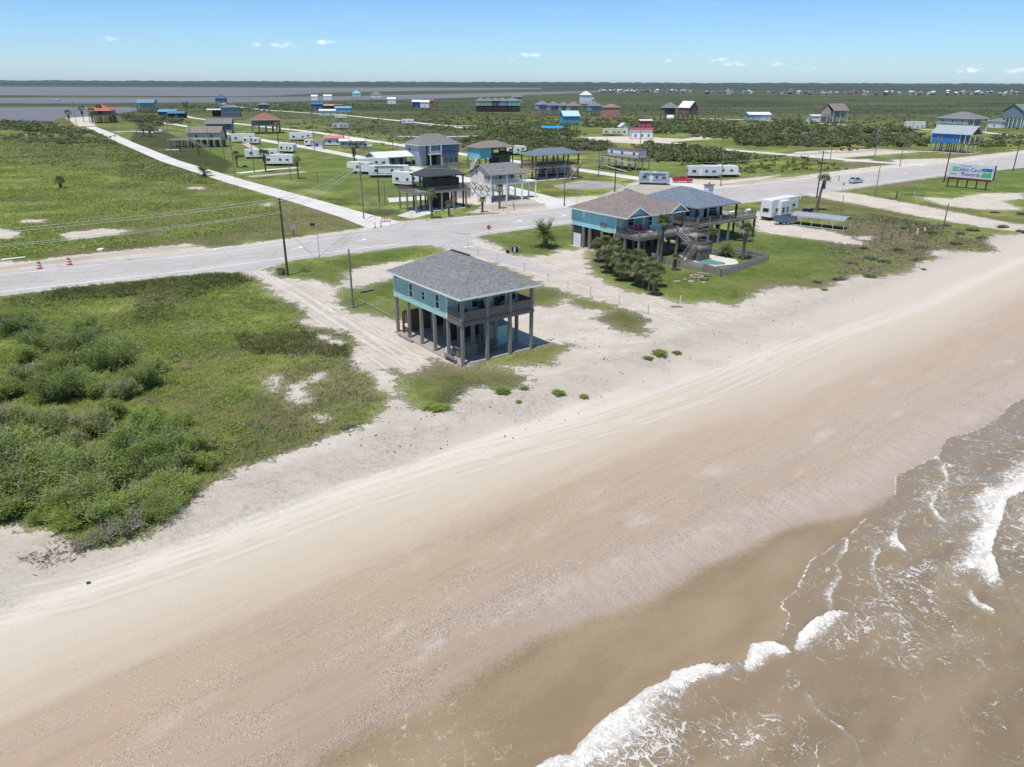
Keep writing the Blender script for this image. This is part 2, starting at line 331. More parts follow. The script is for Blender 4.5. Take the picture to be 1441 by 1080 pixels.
TRACKS = [[(352, 380), (420, 425), (500, 480), (560, 520), (640, 540)], [(372, 379), (440, 415), (520, 465), (600, 520)], [(362, 380), (430, 420), (510, 472), (560, 500), (600, 508)], [(660, 350), (740, 378), (820, 400), (900, 425), (1000, 455), (1080, 475)], [(700, 350), (780, 376), (860, 402), (960, 432), (1060, 455), (1200, 440)],
          [(640, 345), (720, 372), (820, 405), (900, 432), (960, 455), (1040, 485)], [(-40, 855), (120, 822), (300, 765), (460, 700), (640, 645), (860, 590), (1000, 540), (1150, 470), (1300, 425), (1500, 350)], [(-40, 872), (120, 838), (300, 780), (480, 712), (660, 655), (880, 596), (1030, 545), (1180, 475), (1320, 430), (1500, 365)],
          [(900, 590), (1010, 545), (1090, 510), (1060, 490), (960, 450)], [(700, 640), (840, 600), (980, 560), (1100, 500)]]
def smin_far():
    ys = [-160, -120, -90, -60, -40, -25, -12, 0, 8]; y = 12.0
    while y < 14500: ys.append(y); y += max(.22, .0058 * y) if y < 400 else .012 * y
    ks = np.concatenate([[-9, -6, -4, -3, -2.2, -1.7, -1.3, -1.05, -.95], np.linspace(-.88, .88, 480), [.95, 1.05, 1.3, 1.7, 2.2, 3, 4, 6, 9]])
    return np.array(ys), ks
def build_ground():
    ys, ks = smin_far(); Y, K = np.meshgrid(ys, ks, indexing='ij'); Wd = np.sqrt(np.maximum(Y, 0) ** 2 + 20 ** 2); X = np.clip(K * Wd, -14900, 14900)
    s, w = sw(X, Y); rs = np.random.RandomState(3)
    Z = -1.2 * np.clip(w / 26, 0, 6)
    Z = gz(X, Y) + np.where((w < -2) & (Y < 110), (vnoise(X, Y, .35, 1) * .6 + vnoise(X, Y, .9, 2) * .4 - .5) * .12, 0) * (sdf(X, Y, WP(G1)) > 1.0)
    V = np.stack([X, Y, Z], -1).reshape(-1, 3); ny, nx = Y.shape
    idx = np.arange(ny * nx).reshape(ny, nx); F = np.stack([idx[:-1, :-1], idx[:-1, 1:], idx[1:, 1:], idx[1:, :-1]], -1).reshape(-1, 4)
    o = npmesh('ground', V, F, ground_mat(), smooth=True); tag(o, kind='structure')
    def un(polys, clip=12):
        r = np.full(X.shape, -clip, float)
        for p in polys: r = np.maximum(r, sdf(X, Y, WP(p)))
        return np.clip(r, -clip, clip)
    veg = np.minimum(un(VEG, 12), -un(NOVEG, 12)); veg = np.where((Y > 700) | ((np.abs(K) > .9) & (Y > 160)), 12, veg); fattr(o, 'veg', veg)
    for nm, pl in (('dry', DRY), ('tall', TALL), ('lawn', LAWN), ('marsh', MARSH)): fattr(o, nm, un(pl, 40 if nm == 'marsh' else 12))
    fattr(o, 'wetz', np.clip(sdf(X, Y, WP(WET)), -10, 10))
    tr = np.full(X.shape, 9.0)
    for t in TRACKS:
        tr = np.minimum(tr, np.abs(dline(X, Y, WP(t)) - .85) + np.clip((s - 75) / 60, 0, 1))
    fattr(o, 'track', tr); fattr(o, 'bs', s); fattr(o, 'bw', w)
    return o
def ground_mat():
    m = bpy.data.materials.new('ground_mat'); m.use_nodes = True; g = G(m.node_tree); p = g.geo()
    px, py, pz = g.sep(p); p2 = g.comb(px, py, 0)
    veg, dry, tall, lawn, marsh, wet, track, bs, bw = [g.attr(a) for a in ('veg', 'dry', 'tall', 'lawn', 'marsh', 'wetz', 'track', 'bs', 'bw')]
    nA = g.noise(p2, .018, 4); nB = g.noise(p2, .09, 5, .6); nC = g.noise(p2, .55, 5, .65); nD = g.noise(p2, 3.5, 4, .7); nE = g.noise(p2, 14, 3, .7)
    far = g.ss(py, 250, 900)
    # --- grass colours
    f = g.add(g.add(g.mul(nB, .56), g.mul(nC, .30)), g.mul(nD, .14))
    gr = g.ramp(f, [(.37, (.055, .066, .024)), (.43, (.12, .145, .038)), (.5, (.205, .25, .055)), (.555, (.30, .34, .08)), (.62, (.38, .36, .17))])
    gr = g.mix(g.mul(g.ss(nA, .45, .6), .6), gr, (.155, .13, .072))
    gr = g.mix(g.mul(g.ss(g.noise(p2, .05, 4), .52, .66), .7), gr, (.075, .08, .04))
    lw = g.ss(g.add(lawn, g.mul(g.sub(nC, .5), 6)), -1, 1.5)
    lc = g.ramp(g.add(g.mul(nB, .4), g.add(g.mul(nC, .3), g.mul(nD, .3))), [(.38, (.085, .120, .030)), (.5, (.145, .195, .045)), (.62, (.24, .25, .10))])
    gr = g.mix(g.mul(lw, .85), gr, lc)
    tw = g.ss(g.add(tall, g.mul(g.sub(nC, .5), 7)), -1, 1.5)
    gr = g.mix(g.mul(tw, .85), gr, g.mix(g.ss(nD, .3, .7), (.026, .034, .013), (.08, .092, .03)))
    dw = g.ss(g.add(dry, g.mul(g.sub(nC, .5), 9)), -1.5, 2.5)
    gr = g.mix(g.mul(dw, g.ss(nB, .3, .58)), gr, g.mix(nD, (.15, .125, .065), (.27, .23, .135)))
    mw = g.ss(g.add(marsh, g.mul(g.sub(nB, .5), 60)), -8, 10)
    gr = g.mix(g.mul(mw, .7), gr, g.mix(g.ss(g.noise(g.v('MULTIPLY', p2, (.3, 1, 1)), .03, 5), .38, .62), (.055, .062, .034), (.125, .108, .075)))
    fr = g.mix(g.ss(g.noise(g.v('MULTIPLY', p2, (.35, 1, 1)), .012, 5, .6), .38, .62), (.046, .062, .030), (.10, .11, .052))
    gr = g.mix(far, gr, fr)
    # --- sand
    nS = g.noise(p2, .25, 4)
    sd_ = g.mix(g.ss(nS, .35, .65), (.53, .46, .375), (.63, .565, .48)); sd_ = g.mix(g.mul(g.ss(nD, .4, .75), .35), sd_, (.42, .37, .32))
    st = g.v('MULTIPLY', g.comb(bs, bw, 0), (.12, 1.2, 1)); nst = g.noise(st, 1.1, 5, .6); st2 = g.noise(g.v('MULTIPLY', g.comb(bs, bw, 0), (.05, 1, 1)), .5, 4)
    wv = g.add(bw, g.add(g.mul(g.sub(st2, .5), 5.0), g.mul(g.sub(nC, .5), 1.2)))
    wv = g.sub(wv, g.mul(g.ss(bs, 15, 105), 5.5))
    B = g.ramp(g.m('DIVIDE', g.add(wv, 6), 34), [(.05, (.52, .455, .385)), (.12, (.53, .465, .39)), (.17, (.53, .47, .395)), (.21, (.62, .555, .48)), (.27, (.54, .47, .375)), (.36, (.50, .43, .335)), (.42, (.47, .39, .30)), (.47, (.40, .31, .225)), (.56, (.385, .29, .205)), (.64, (.37, .29, .22)), (.72, (.35, .265, .19)), (.80, (.385, .30, .225)), (.9, (.28, .20, .13))])
    B = g.mix(g.mul(g.mul(g.ss(nst, .45, .62), g.ss(wv, 4, 10)), .35), B, (.42, .30, .21))
    B = g.mix(g.mul(g.mul(g.ss(nst, .5, .3), g.ss(wv, 6, 12)), .30), B, (.24, .19, .16))
    B = g.mix(g.mul(g.ss(bs, 22, 60), .3), B, (.475, .405, .34))
    rl = g.noise(g.comb(g.add(g.mul(bs, .9), g.add(g.mul(bw, .3), g.mul(nC, .8))), g.mul(bw, .16), 0), 2.6, 6, .7); rz = g.mul(g.mul(g.ss(g.add(wet, g.mul(nC, 3)), -3.6, -1.2), g.ss(wet, .2, -.6)), g.ss(bs, 14, 30))
    B = g.mix(g.mul(rz, .6), B, g.mix(g.ss(rl, .4, .62), (.39, .32, .265), (.475, .405, .35)))
    onb = g.ss(g.add(bw, g.mul(g.sub(nC, .5), 3)), -5, -1)
    onb = g.mul(onb, g.ss(bs, 400, 200))
    sd_ = g.mix(onb, sd_, B)
    # dark organic grains and rough patches at the dune toe
    sd_ = g.mix(g.mul(g.mul(g.ss(g.noise(p2, 1.1, 5, .8), .5, .68), g.mul(g.ss(bw, 2.2, -1), g.ss(nS, .42, .6))), .5), sd_, (.25, .215, .19))
    gp = g.mul(g.mul(g.ss(wv, 2.0, .2), g.ss(bw, -6.5, -3)), g.mul(g.ss(g.noise(p2, .16, 4), .44, .56), g.ss(bs, 95, 60)))
    sd_ = g.mix(g.mul(gp, g.add(.04, g.mul(g.ss(g.noise(p2, 2.4, 6, .85), .45, .58), .5))), sd_, (.31, .27, .23))
    # wheel tracks
    tk = g.ss(g.add(track, g.mul(g.sub(nD, .5), .25)), .32, .08)
    te = g.mul(g.ss(track, .5, .32), g.ss(track, .12, .25)); sd_ = g.mix(g.mul(te, g.mul(g.lin(bw, -3, -7, .3, .6), g.ss(nC, .38, .58))), sd_, (.38, .33, .28)); sd_ = g.mix(g.mul(tk, g.mul(g.lin(bw, -3, -7, .25, .75), g.ss(nC, .34, .6))), sd_, (.66, .61, .54))
    tl = g.mul(g.ss(g.noise(st, 5.5, 3), .56, .66), g.mul(g.ss(wv, 5.5, 8), g.ss(wv, 14, 10)))
    sd_ = g.mix(g.mul(tl, .35), sd_, (.46, .35, .26))
    # shells: white and dark flecks, in bands
    shd = g.ramp(g.m('DIVIDE', wv, 26), [(.30, 0), (.36, .25), (.45, .30), (.52, .55), (.60, .75), (.72, 1), (.8, .55), (.88, .12), (.95, 0)])
    shp = g.mul(shd, g.ss(g.noise(g.v('MULTIPLY', g.comb(bs, bw, 0), (.35, 1, 1)), .45, 5, .65), .40, .60))
    v1 = g.vor(p2, 10); c1 = g.sep(v1[1])[0]
    fl = g.mul(g.ss(v1[0], .30, .18), g.m('LESS_THAN', c1, g.mul(shp, .95)))
    v2 = g.vor(p2, 17); c2 = g.sep(v2[1])[0]; fl2 = g.mul(g.ss(v2[0], .36, .2), g.m('LESS_THAN', c2, g.mul(shp, 1.0)))
    v3 = g.vor(p2, 15); c3 = g.sep(v3[1])[1]; fd = g.mul(g.ss(v3[0], .4, .22), g.m('LESS_THAN', c3, g.add(g.mul(g.mul(shp, shp), .85), .004)))
    sd_ = g.mix(g.mul(fd, .5), sd_, (.16, .11, .075)); sd_ = g.mix(fl, sd_, (.84, .78, .70)); sd_ = g.mix(g.mul(fl2, .8), sd_, (.66, .58, .49))
    # pale dried patches in the shell band
    pp = g.mul(g.mul(g.ss(g.noise(g.v('MULTIPLY', g.comb(bs, bw, 0), (.4, 1, 1)), .42, 5), .56, .72), shd), .6)
    sd_ = g.mix(pp, sd_, (.55, .50, .45))
    # wet film
    wz = g.add(wet, g.mul(g.sub(g.noise(p2, .5, 3), .5), .9)); wf = g.ss(g.add(wz, g.mul(g.sub(nD, .5), 1.4)), -.8, .5)
    wcol = g.mix(g.ss(g.noise(g.v('MULTIPLY', g.comb(bs, bw, 0), (.35, 1, 1)), .25, 5), .35, .65), (.25, .178, .102), (.32, .238, .148)); wcol = g.mix(g.mul(g.ss(nE, .45, .7), .4), wcol, (.15, .105, .065))
    damp = g.mul(g.ss(wet, -3.2, -.2), .35)
    sd_ = g.mix(damp, sd_, (.30, .235, .185)); sd_ = g.mix(wf, sd_, wcol)
    q2 = g.v('ADD', p2, g.v('MULTIPLY', g.comb(g.noise(p2, 1.6, 3), g.noise(g.v('ADD', p2, (7, 3, 0)), 1.6, 3), 0), (1.4, 1.4, 0))); sc_ = g.mul(g.ss(g.vor(q2, 2.4, 'DISTANCE_TO_EDGE')[0], .05, .0), g.ss(g.noise(p2, 1.3, 3), .5, .6))
    sd_ = g.mix(g.mul(g.mul(sc_, .7), g.mul(wf, g.ss(bs, 19, 10))), sd_, (.62, .56, .48))
    # patchy vegetation edge
    edge = g.add(veg, g.add(g.mul(g.sub(nC, .5), 6.5), g.mul(g.sub(nD, .5), 4.2)))
    vf = g.ss(edge, -.25, .45); vf = g.mul(vf, g.ss(g.add(bw, g.mul(g.sub(nC, .5), 2)), 3, 1)) if 0 else vf
    thin = g.mul(g.ss(veg, 2.5, -.5), g.ss(nD, .42, .6)); col = g.mix(g.mul(vf, g.sub(1, g.mul(thin, .55))), sd_, gr)
    hgt = g.add(g.mul(nD, .55), g.mul(nE, .45)); ht = g.mul(hgt, g.add(.25, g.mul(vf, 1.0)))
    ht = g.mul(ht, g.sub(1, wf)); ht = g.add(ht, g.mul(g.mul(g.noise(p2, 1.1, 6, .8), g.ss(bw, 2.5, -1)), 1.35))
    ht = g.add(ht, g.mul(g.add(fl, fd), .15))
    rough = g.mix(wf, .95, .26); rough = g.mix(g.mul(wf, g.ss(nE, .4, .7)), rough, .5)
    g.out(col, rough, g.bump(ht, .9, .22), 0, g.mix(wf, .1, .35)); return m
build_ground()
# ================================================================ ROADS
def nm(name, **k):
    m = bpy.data.materials.new(name); m.use_nodes = True; return m, G(m.node_tree)
def road_mat(name, a, b, crack=True):
    m, g = nm(name); p = g.geo(); n1 = g.noise(p, .12, 4); n2 = g.noise(p, 2.2, 4, .65); n3 = g.noise(p, 22, 2)
    px, py, pz = g.sep(p)
    c = g.mix(g.ss(g.add(g.mul(n1, .6), g.mul(n2, .4)), .35, .65), a, b); c = g.mix(g.mul(g.ss(n3, .45, .7), .25), c, tuple(q * .7 for q in a))
    if crack:
        u = g.add(g.mul(px, .105), g.mul(py, -.995)); c = g.mix(g.mul(g.ss(g.noise(g.comb(g.mul(px, .03), g.mul(u, .9), 0), 1, 3), .5, .62), .35), c, tuple(q * .8 for q in a))
        cr = g.vor(g.add(0, 0) if 0 else g.v('ADD', p, g.comb(g.mul(n2, 1.5), g.mul(n1, 2), 0)), .16, 'DISTANCE_TO_EDGE')[0]
        c = g.mix(g.mul(g.ss(cr, .012, .004), .45), c, tuple(q * .45 for q in a))
    g.out(c, .9, g.bump(n3, .3, .02), 0, .15); return m
M_ASPH = road_mat('pale_asphalt', (.40, .375, .355), (.475, .45, .425)); M_SHELL = road_mat('crushed_shell', (.53, .50, .455), (.66, .635, .58), False)
M_DIRT = road_mat('packed_dirt', (.36, .31, .25), (.47, .42, .35), False); M_CONC = road_mat('concrete', (.52, .50, .47), (.64, .62, .59), False); M_DARKSLAB = road_mat('grey_gravel', (.26, .25, .235), (.38, .365, .34), False)
def sheet(name, pts, m, z=.012, px=True, kind='structure'):
    w = WP(pts) if px else pts
    from mathutils.geometry import tessellate_polygon
    vs = [Vector((x, y, z)) for x, y in w]; tri = tessellate_polygon([vs])
    mb = MB(); mb.add(vs, [t for t in tri]); mb2 = mb.build(name, m)
    for p_ in mb2.data.polygons:
        if p_.normal.z < 0: p_.flip()
    return tag(mb2, kind=kind) if kind else mb2
def ribbon_w(pts, wd_, z, mb):
    n = len(pts); L = []; Rr = []
    for i in range(n):
        a = Vector(pts[max(i - 1, 0)]); b = Vector(pts[min(i + 1, n - 1)]); d = (b - a).normalized(); nn = Vector((-d.y, d.x)) * ((wd_[i] if hasattr(wd_, '__len__') else wd_) / 2)
        p = Vector(pts[i]); L.append(p + nn); Rr.append(p - nn)
    vs = [(*q, z) for q in L] + [(*q, z) for q in Rr]
    mb.add(vs, [(i + n, i + 1 + n, i + 1, i) for i in range(n - 1)])
ROADL = []
def ribbon(name, pts, wd_, m, z=.012, kind='structure'):
    ROADL.append((WP(pts), wd_ if not hasattr(wd_, '__len__') else max(wd_[1:])))
    mb = MB(); ribbon_w(WP(pts), wd_, z, mb); o = mb.build(name, m)
    for p_ in o.data.polygons:
        if p_.normal.z < 0: p_.flip()
    return tag(o, kind=kind)
HW_T = [(-900, 490), (-300, 418), (0, 382.5), (60, 376), (160, 366), (300, 352.5), (400, 340), (500, 327.5), (533, 322), (548, 317), (560, 313), (600, 311), (660, 306), (735, 299), (790, 293.5), (880, 283), (960, 275), (1000, 267), (1060, 261), (1130, 253), (1200, 245), (1290, 234), (1360, 228), (1400, 222), (1441, 217), (1600, 200), (2200, 160)]
HW_B = [(2200, 176), (1600, 222), (1441, 236.5), (1330, 247), (1240, 260), (1190, 267), (1160, 271), (1130, 274), (1050, 283.5), (960, 294), (860, 308), (800, 316), (700, 328), (672, 333), (664, 339), (668, 346), (690, 352), (740, 367), (790, 385), (770, 386), (700, 369), (640, 352), (628, 349), (610, 345.5), (590, 345), (500, 356), (410, 367), (392, 371), (376, 378), (338, 383), (290, 384), (140, 401), (60, 410), (0, 417.5), (-300, 462), (-900, 570)]
sheet('highway', HW_T + HW_B, M_ASPH, .012)
M_WHITE = mat('worn_white_paint', (.84, .83, .80), .7, .12, 2); M_YEL = mat('worn_yellow_paint', (.55, .44, .24), .7, .25, 1)
def lerp_line(T, Bt, f, xs):
    out = []
    for x in xs:
        def yat(L):
            for (x0, y0), (x1, y1) in zip(L, L[1:]):
                if min(x0, x1) <= x <= max(x0, x1) and x0 != x1: return y0 + (y1 - y0) * (x - x0) / (x1 - x0)
        out.append((x, yat(T) * (1 - f) + yat(Bt) * f))
    return out
CT = [(-900, 490), (-300, 418), (0, 382.5), (160, 366), (300, 352.5), (500, 327), (660, 310), (800, 293), (960, 275), (1060, 261), (1200, 245), (1290, 234), (1441, 217), (2200, 160)]
CB = [(-900, 570), (-300, 462), (0, 417.5), (140, 401), (290, 384), (410, 367.5), (500, 356), (590, 345), (700, 328), (860, 308), (960, 294), (1130, 274), (1240, 260), (1330, 247), (1441, 236.5), (2200, 176)]
def marking(name, f, x0, x1, m, wd_=.13, k_=1.35):
    xs = list(np.arange(x0, x1 + 1, 20)); L = lerp_line(CT, CB, f, xs); mb = MB(); ribbon_w(WP(L), wd_ * k_, .018, mb)
    o = mb.build(name, m)
    for p_ in o.data.polygons:
        if p_.normal.z < 0: p_.flip()
    return tag(o, kind='structure')
marking('road_edge_line', .14, -300, 530, M_WHITE); marking('road_edge_line', .15, 590, 880, M_WHITE, .1); marking('road_edge_line', .82, -300, 570, M_WHITE, .16); marking('road_edge_line', .85, 672, 960, M_WHITE, .14); marking('road_edge_line', .12, 1040, 1441, M_WHITE, .12); marking('road_edge_line', .88, 1180, 1441, M_WHITE, .14)
for f_ in (.40, .42, .58, .60): marking('road_centre_line', f_, -300, 1441, M_YEL, .09)
def arrow(px, py, flip=1):
    X, Y = P(px, py); d = Vector((P(px + 30, py - 3.6)[0] - X, P(px + 30, py - 3.6)[1] - Y)).normalized() * flip; n_ = Vector((-d.y, d.x)); mb = MB()
    pts = [(-1.3, -.12), (.3, -.12), (.3, -.1), (.3, .35), (.0, .35), (.5, 1.0), (1.0, .35), (.62, .35), (.62, -.38), (-1.3, -.38)]
    pts = [(-1.3, -.1), (.35, -.1), (.35, .3), (0, .3), (.52, .95), (1.05, .3), (.7, .3), (.7, -.4), (-1.3, -.4)]
    V_ = [(X + d.x * a + n_.x * b, Y + d.y * a + n_.y * b, .02) for a, b in pts]; 
    from mathutils.geometry import tessellate_polygon
    mb.add(V_, tessellate_polygon([[Vector(v) for v in V_]])); o = mb.build('road_arrow', M_WHITE); tag(o, kind='structure')
    for p_ in o.data.polygons:
        if p_.normal.z < 0: p_.flip()
for a_ in ((306, 350.5, -1), (420, 349, 1), (510, 338, 1), (730, 311.5, 1), (793, 304, 1), (1298, 239.5, 1), (1274, 244, -1), (1380, 231, 1), (1400, 228, 1), (1222, 253, -1)): arrow(*a_)
ribbon('stop_line', [(652, 348.5), (667, 346.8)], .35, M_WHITE, .02)
ribbon('side_street', [(548, 318.5), (500, 304), (430, 283), (330, 255), (240, 227), (180, 202), (150, 188), (128, 179)], [9, 6.6, 6.2, 6, 6, 6, 6, 6], M_SHELL, .008)
ribbon('side_street', [(742, 299), (790, 283)] if 0 else [(800, 292), (770, 281), (700, 262), (620, 245), (560, 232), (440, 209), (360, 196), (330, 190), (250, 176), (190, 168)], [9, 7, 6, 6, 6, 6, 6, 6, 5, 5], M_SHELL, .008)
ribbon('side_street', [(1000, 266), (930, 256), (820, 240), (700, 224), (620, 213), (480, 192), (440, 186), (330, 174), (270, 166), (250, 161)], [9, 6, 6, 6, 6, 6, 6, 6, 5, 5], M_SHELL, .008)
ribbon('side_street', [(660, 181), (560, 170), (490, 163), (430, 159), (370, 155), (330, 150)], 6, M_SHELL, .008)
ribbon('side_street', [(1320, 234), (1230, 228), (1120, 219), (1000, 209), (960, 206)], 6.5, M_SHELL, .008)
ribbon('side_street', [(960, 203), (900, 198), (850, 195), (815, 193)], 6, M_SHELL, .008)
ribbon('side_street', [(1600, 200), (1441, 193), (1380, 186), (1280, 182), (1200, 177), (1100, 171), (1000, 167), (960, 167)], 7, M_SHELL, .008)
ribbon('driveway', [(335, 244), (380, 239), (420, 236)], 3.5, M_CONC, .012); ribbon('driveway', [(350, 249), (430, 242)], 4, M_DIRT, .012)
ribbon('driveway', [(232, 211), (252, 211)], 3, M_CONC, .012); ribbon('driveway', [(160, 186), (190, 185), (230, 187)], 6, M_SHELL, .012)
ribbon('dirt_track', [(1110, 218), (1180, 215), (1240, 211), (1310, 214)], 7, M_DIRT, .006); ribbon('dirt_track', [(1441, 246), (1400, 243), (1330, 240)], 5, M_DIRT, .016) if 0 else None
ribbon('driveway', [(560, 192), (620, 193), (690, 191)], 4, M_SHELL, .006); ribbon('driveway', [(575, 176), (690, 178), (710, 178)], 4, M_SHELL, .006)
sheet('driveway', [(558, 304), (590, 293), (612, 300), (580, 308)], M_CONC, .017); sheet('driveway', [(545, 279), (600, 276), (604, 281), (548, 285)], M_CONC, .006)
sheet('dirt_shoulder', [(-80, 392), (-10, 377), (60, 368), (150, 357), (240, 347), (285, 347.5), (200, 357), (120, 366), (60, 373), (0, 380)], M_DIRT, .006)
sheet('gravel_lot', [(778, 262), (820, 254), (870, 258), (880, 263), (830, 267), (790, 266)], M_DARKSLAB, .006)
sheet('gravel_lot', [(672, 292), (720, 281), (790, 283), (770, 290), (740, 294), (700, 297)], M_DIRT, .006)
sheet('gravel_lot', [(690, 290), (735, 287), (770, 287), (740, 292)], M_DARKSLAB, .008)
sheet('gravel_lot', [(840, 278), (880, 262), (930, 256), (990, 262), (960, 272), (890, 281)], M_DIRT, .006)
sheet('gravel_lot', [(995, 262), (1090, 250), (1140, 249), (1060, 259)], M_DIRT, .006)
# ================================================================ BAY
def bay_mat():
    m, g = nm('bay_water'); p = g.geo(); n = g.noise(g.v('MULTIPLY', p, (.2, 1, 1)), .06, 4)
    c = g.mix(g.ss(g.noise(g.v('MULTIPLY', p, (.2, 1, 1)), .002, 3), .35, .65), (.15, .142, .14), (.185, .17, .162))
    g.out(c, .5, g.bump(n, .3, 1.0), 0, .18); return m
M_BAY = bay_mat()
sheet('bay_water', [(-900, 172), (0, 172), (50, 173), (62, 178), (72, 175), (80, 168), (95, 166), (150, 163), (188, 157), (198, 153), (188, 151), (100, 151), (0, 151.5), (-900, 150)], M_BAY, .06)
sheet('bay_water', [(-900, 145.5), (0, 146), (140, 146), (200, 145), (330, 144.5), (440, 142.5), (620, 139), (740, 134.5), (850, 129.5), (842, 128), (700, 131), (600, 133), (480, 136), (330, 137), (0, 137.8), (-900, 139)], M_BAY, .06)
sheet('bay_water', [(-900, 135), (0, 134.5), (200, 135), (330, 136), (400, 134.5), (450, 131), (600, 128), (750, 125.6), (950, 126), (960, 125.2), (800, 124.2), (600, 123.6), (380, 123.6), (0, 122.4), (-900, 121)], M_BAY, .06)
# ================================================================ SEA
WL = [(700, 1200), (752, 1080), (776, 1063), (803, 1063), (818, 1043), (852, 1009), (881, 992), (910, 968), (942, 956), (944, 946), (975, 936), (1000, 930), (1051, 930), (1056, 905), (1075, 903), (1094, 900), (1104, 884), (1110, 864), (1100, 855), (1100, 845), (1120, 829), (1126, 816), (1139, 788), (1165, 774), (1178, 761), (1194, 754), (1217, 728), (1240, 710), (1258, 697), (1259, 683), (1259, 670), (1282, 660), (1301, 650), (1319, 641), (1324, 628), (1334, 616), (1353, 612), (1379, 603), (1402, 589), (1421, 569), (1441, 560), (1500, 520), (1600, 470), (1900, 380)]
SEA = WL + [(3000, 380), (3000, 1600), (700, 1600)]
# (polyline, strength, depth of foam seaward of it, wave height)
FR = [([(735, 1110), (752, 1082), (803, 1065), (818, 1045), (852, 1011), (881, 994), (910, 970), (942, 958), (946, 947), (993, 940)], 1.05, 1.9, .42),
      ([(1048, 938), (1051, 925), (1057, 907), (1080, 905), (1100, 912)], 1.1, .8, .3), ([(993, 942), (1020, 941), (1048, 936)], .55, .3, .12),
      ([(1119, 910), (1125, 895), (1145, 876), (1170, 863), (1182, 862)], 1.05, 1.0, .25), ([(1500, 640), (1441, 694), (1416, 706), (1408, 735), (1396, 765), (1392, 790), (1402, 808)], 1.02, 2.6, .65),
      ([(1371, 840), (1376, 852), (1392, 862)], 1.1, .6, .3), ([(1392, 862), (1393, 880), (1405, 900), (1412, 915)], .5, .3, .1), ([(1319, 641), (1328, 655), (1335, 675), (1318, 698), (1311, 716), (1322, 730), (1340, 745)], .85, .8, .1), ([(1286, 720), (1268, 732), (1262, 745), (1262, 762), (1275, 775)], .9, .8, .12),
      ([(1239, 776), (1230, 792), (1234, 820), (1242, 836)], .85, .5, .1), ([(1194, 760), (1192, 775), (1177, 795), (1185, 812), (1171, 835), (1172, 860)], .85, .6, .1),
      ([(1217, 730), (1180, 762), (1140, 790)], .8, .35, .04), ([(1126, 818), (1102, 846), (1102, 858)], .85, .5, .06), ([(1138, 978), (1150, 1000), (1180, 1022), (1205, 1045), (1215, 1080)], .8, .4, .12), ([(997, 910), (1005, 925), (1002, 940)], .5, .25, .05)]
LACE = [(1290, 820, 90, 45, .62), (1330, 690, 90, 70, .55), (1400, 620, 60, 60, .5), (1230, 870, 70, 40, .62), (1180, 900, 60, 30, .5), (1270, 905, 60, 30, .6), (900, 1050, 90, 45, 1.0), (1030, 1040, 110, 50, .52), (1120, 1060, 60, 40, .5), (1150, 820, 40, 40, .36), (1330, 900, 60, 60, .42), (1420, 990, 80, 80, .2), (1380, 760, 70, 50, .5), (1080, 985, 60, 25, .22), (700, 1070, 80, 25, .32), (1240, 760, 50, 40, .45), (1300, 1030, 60, 50, .18), (1441, 700, 40, 80, .75), (1441, 780, 50, 40, .6)]
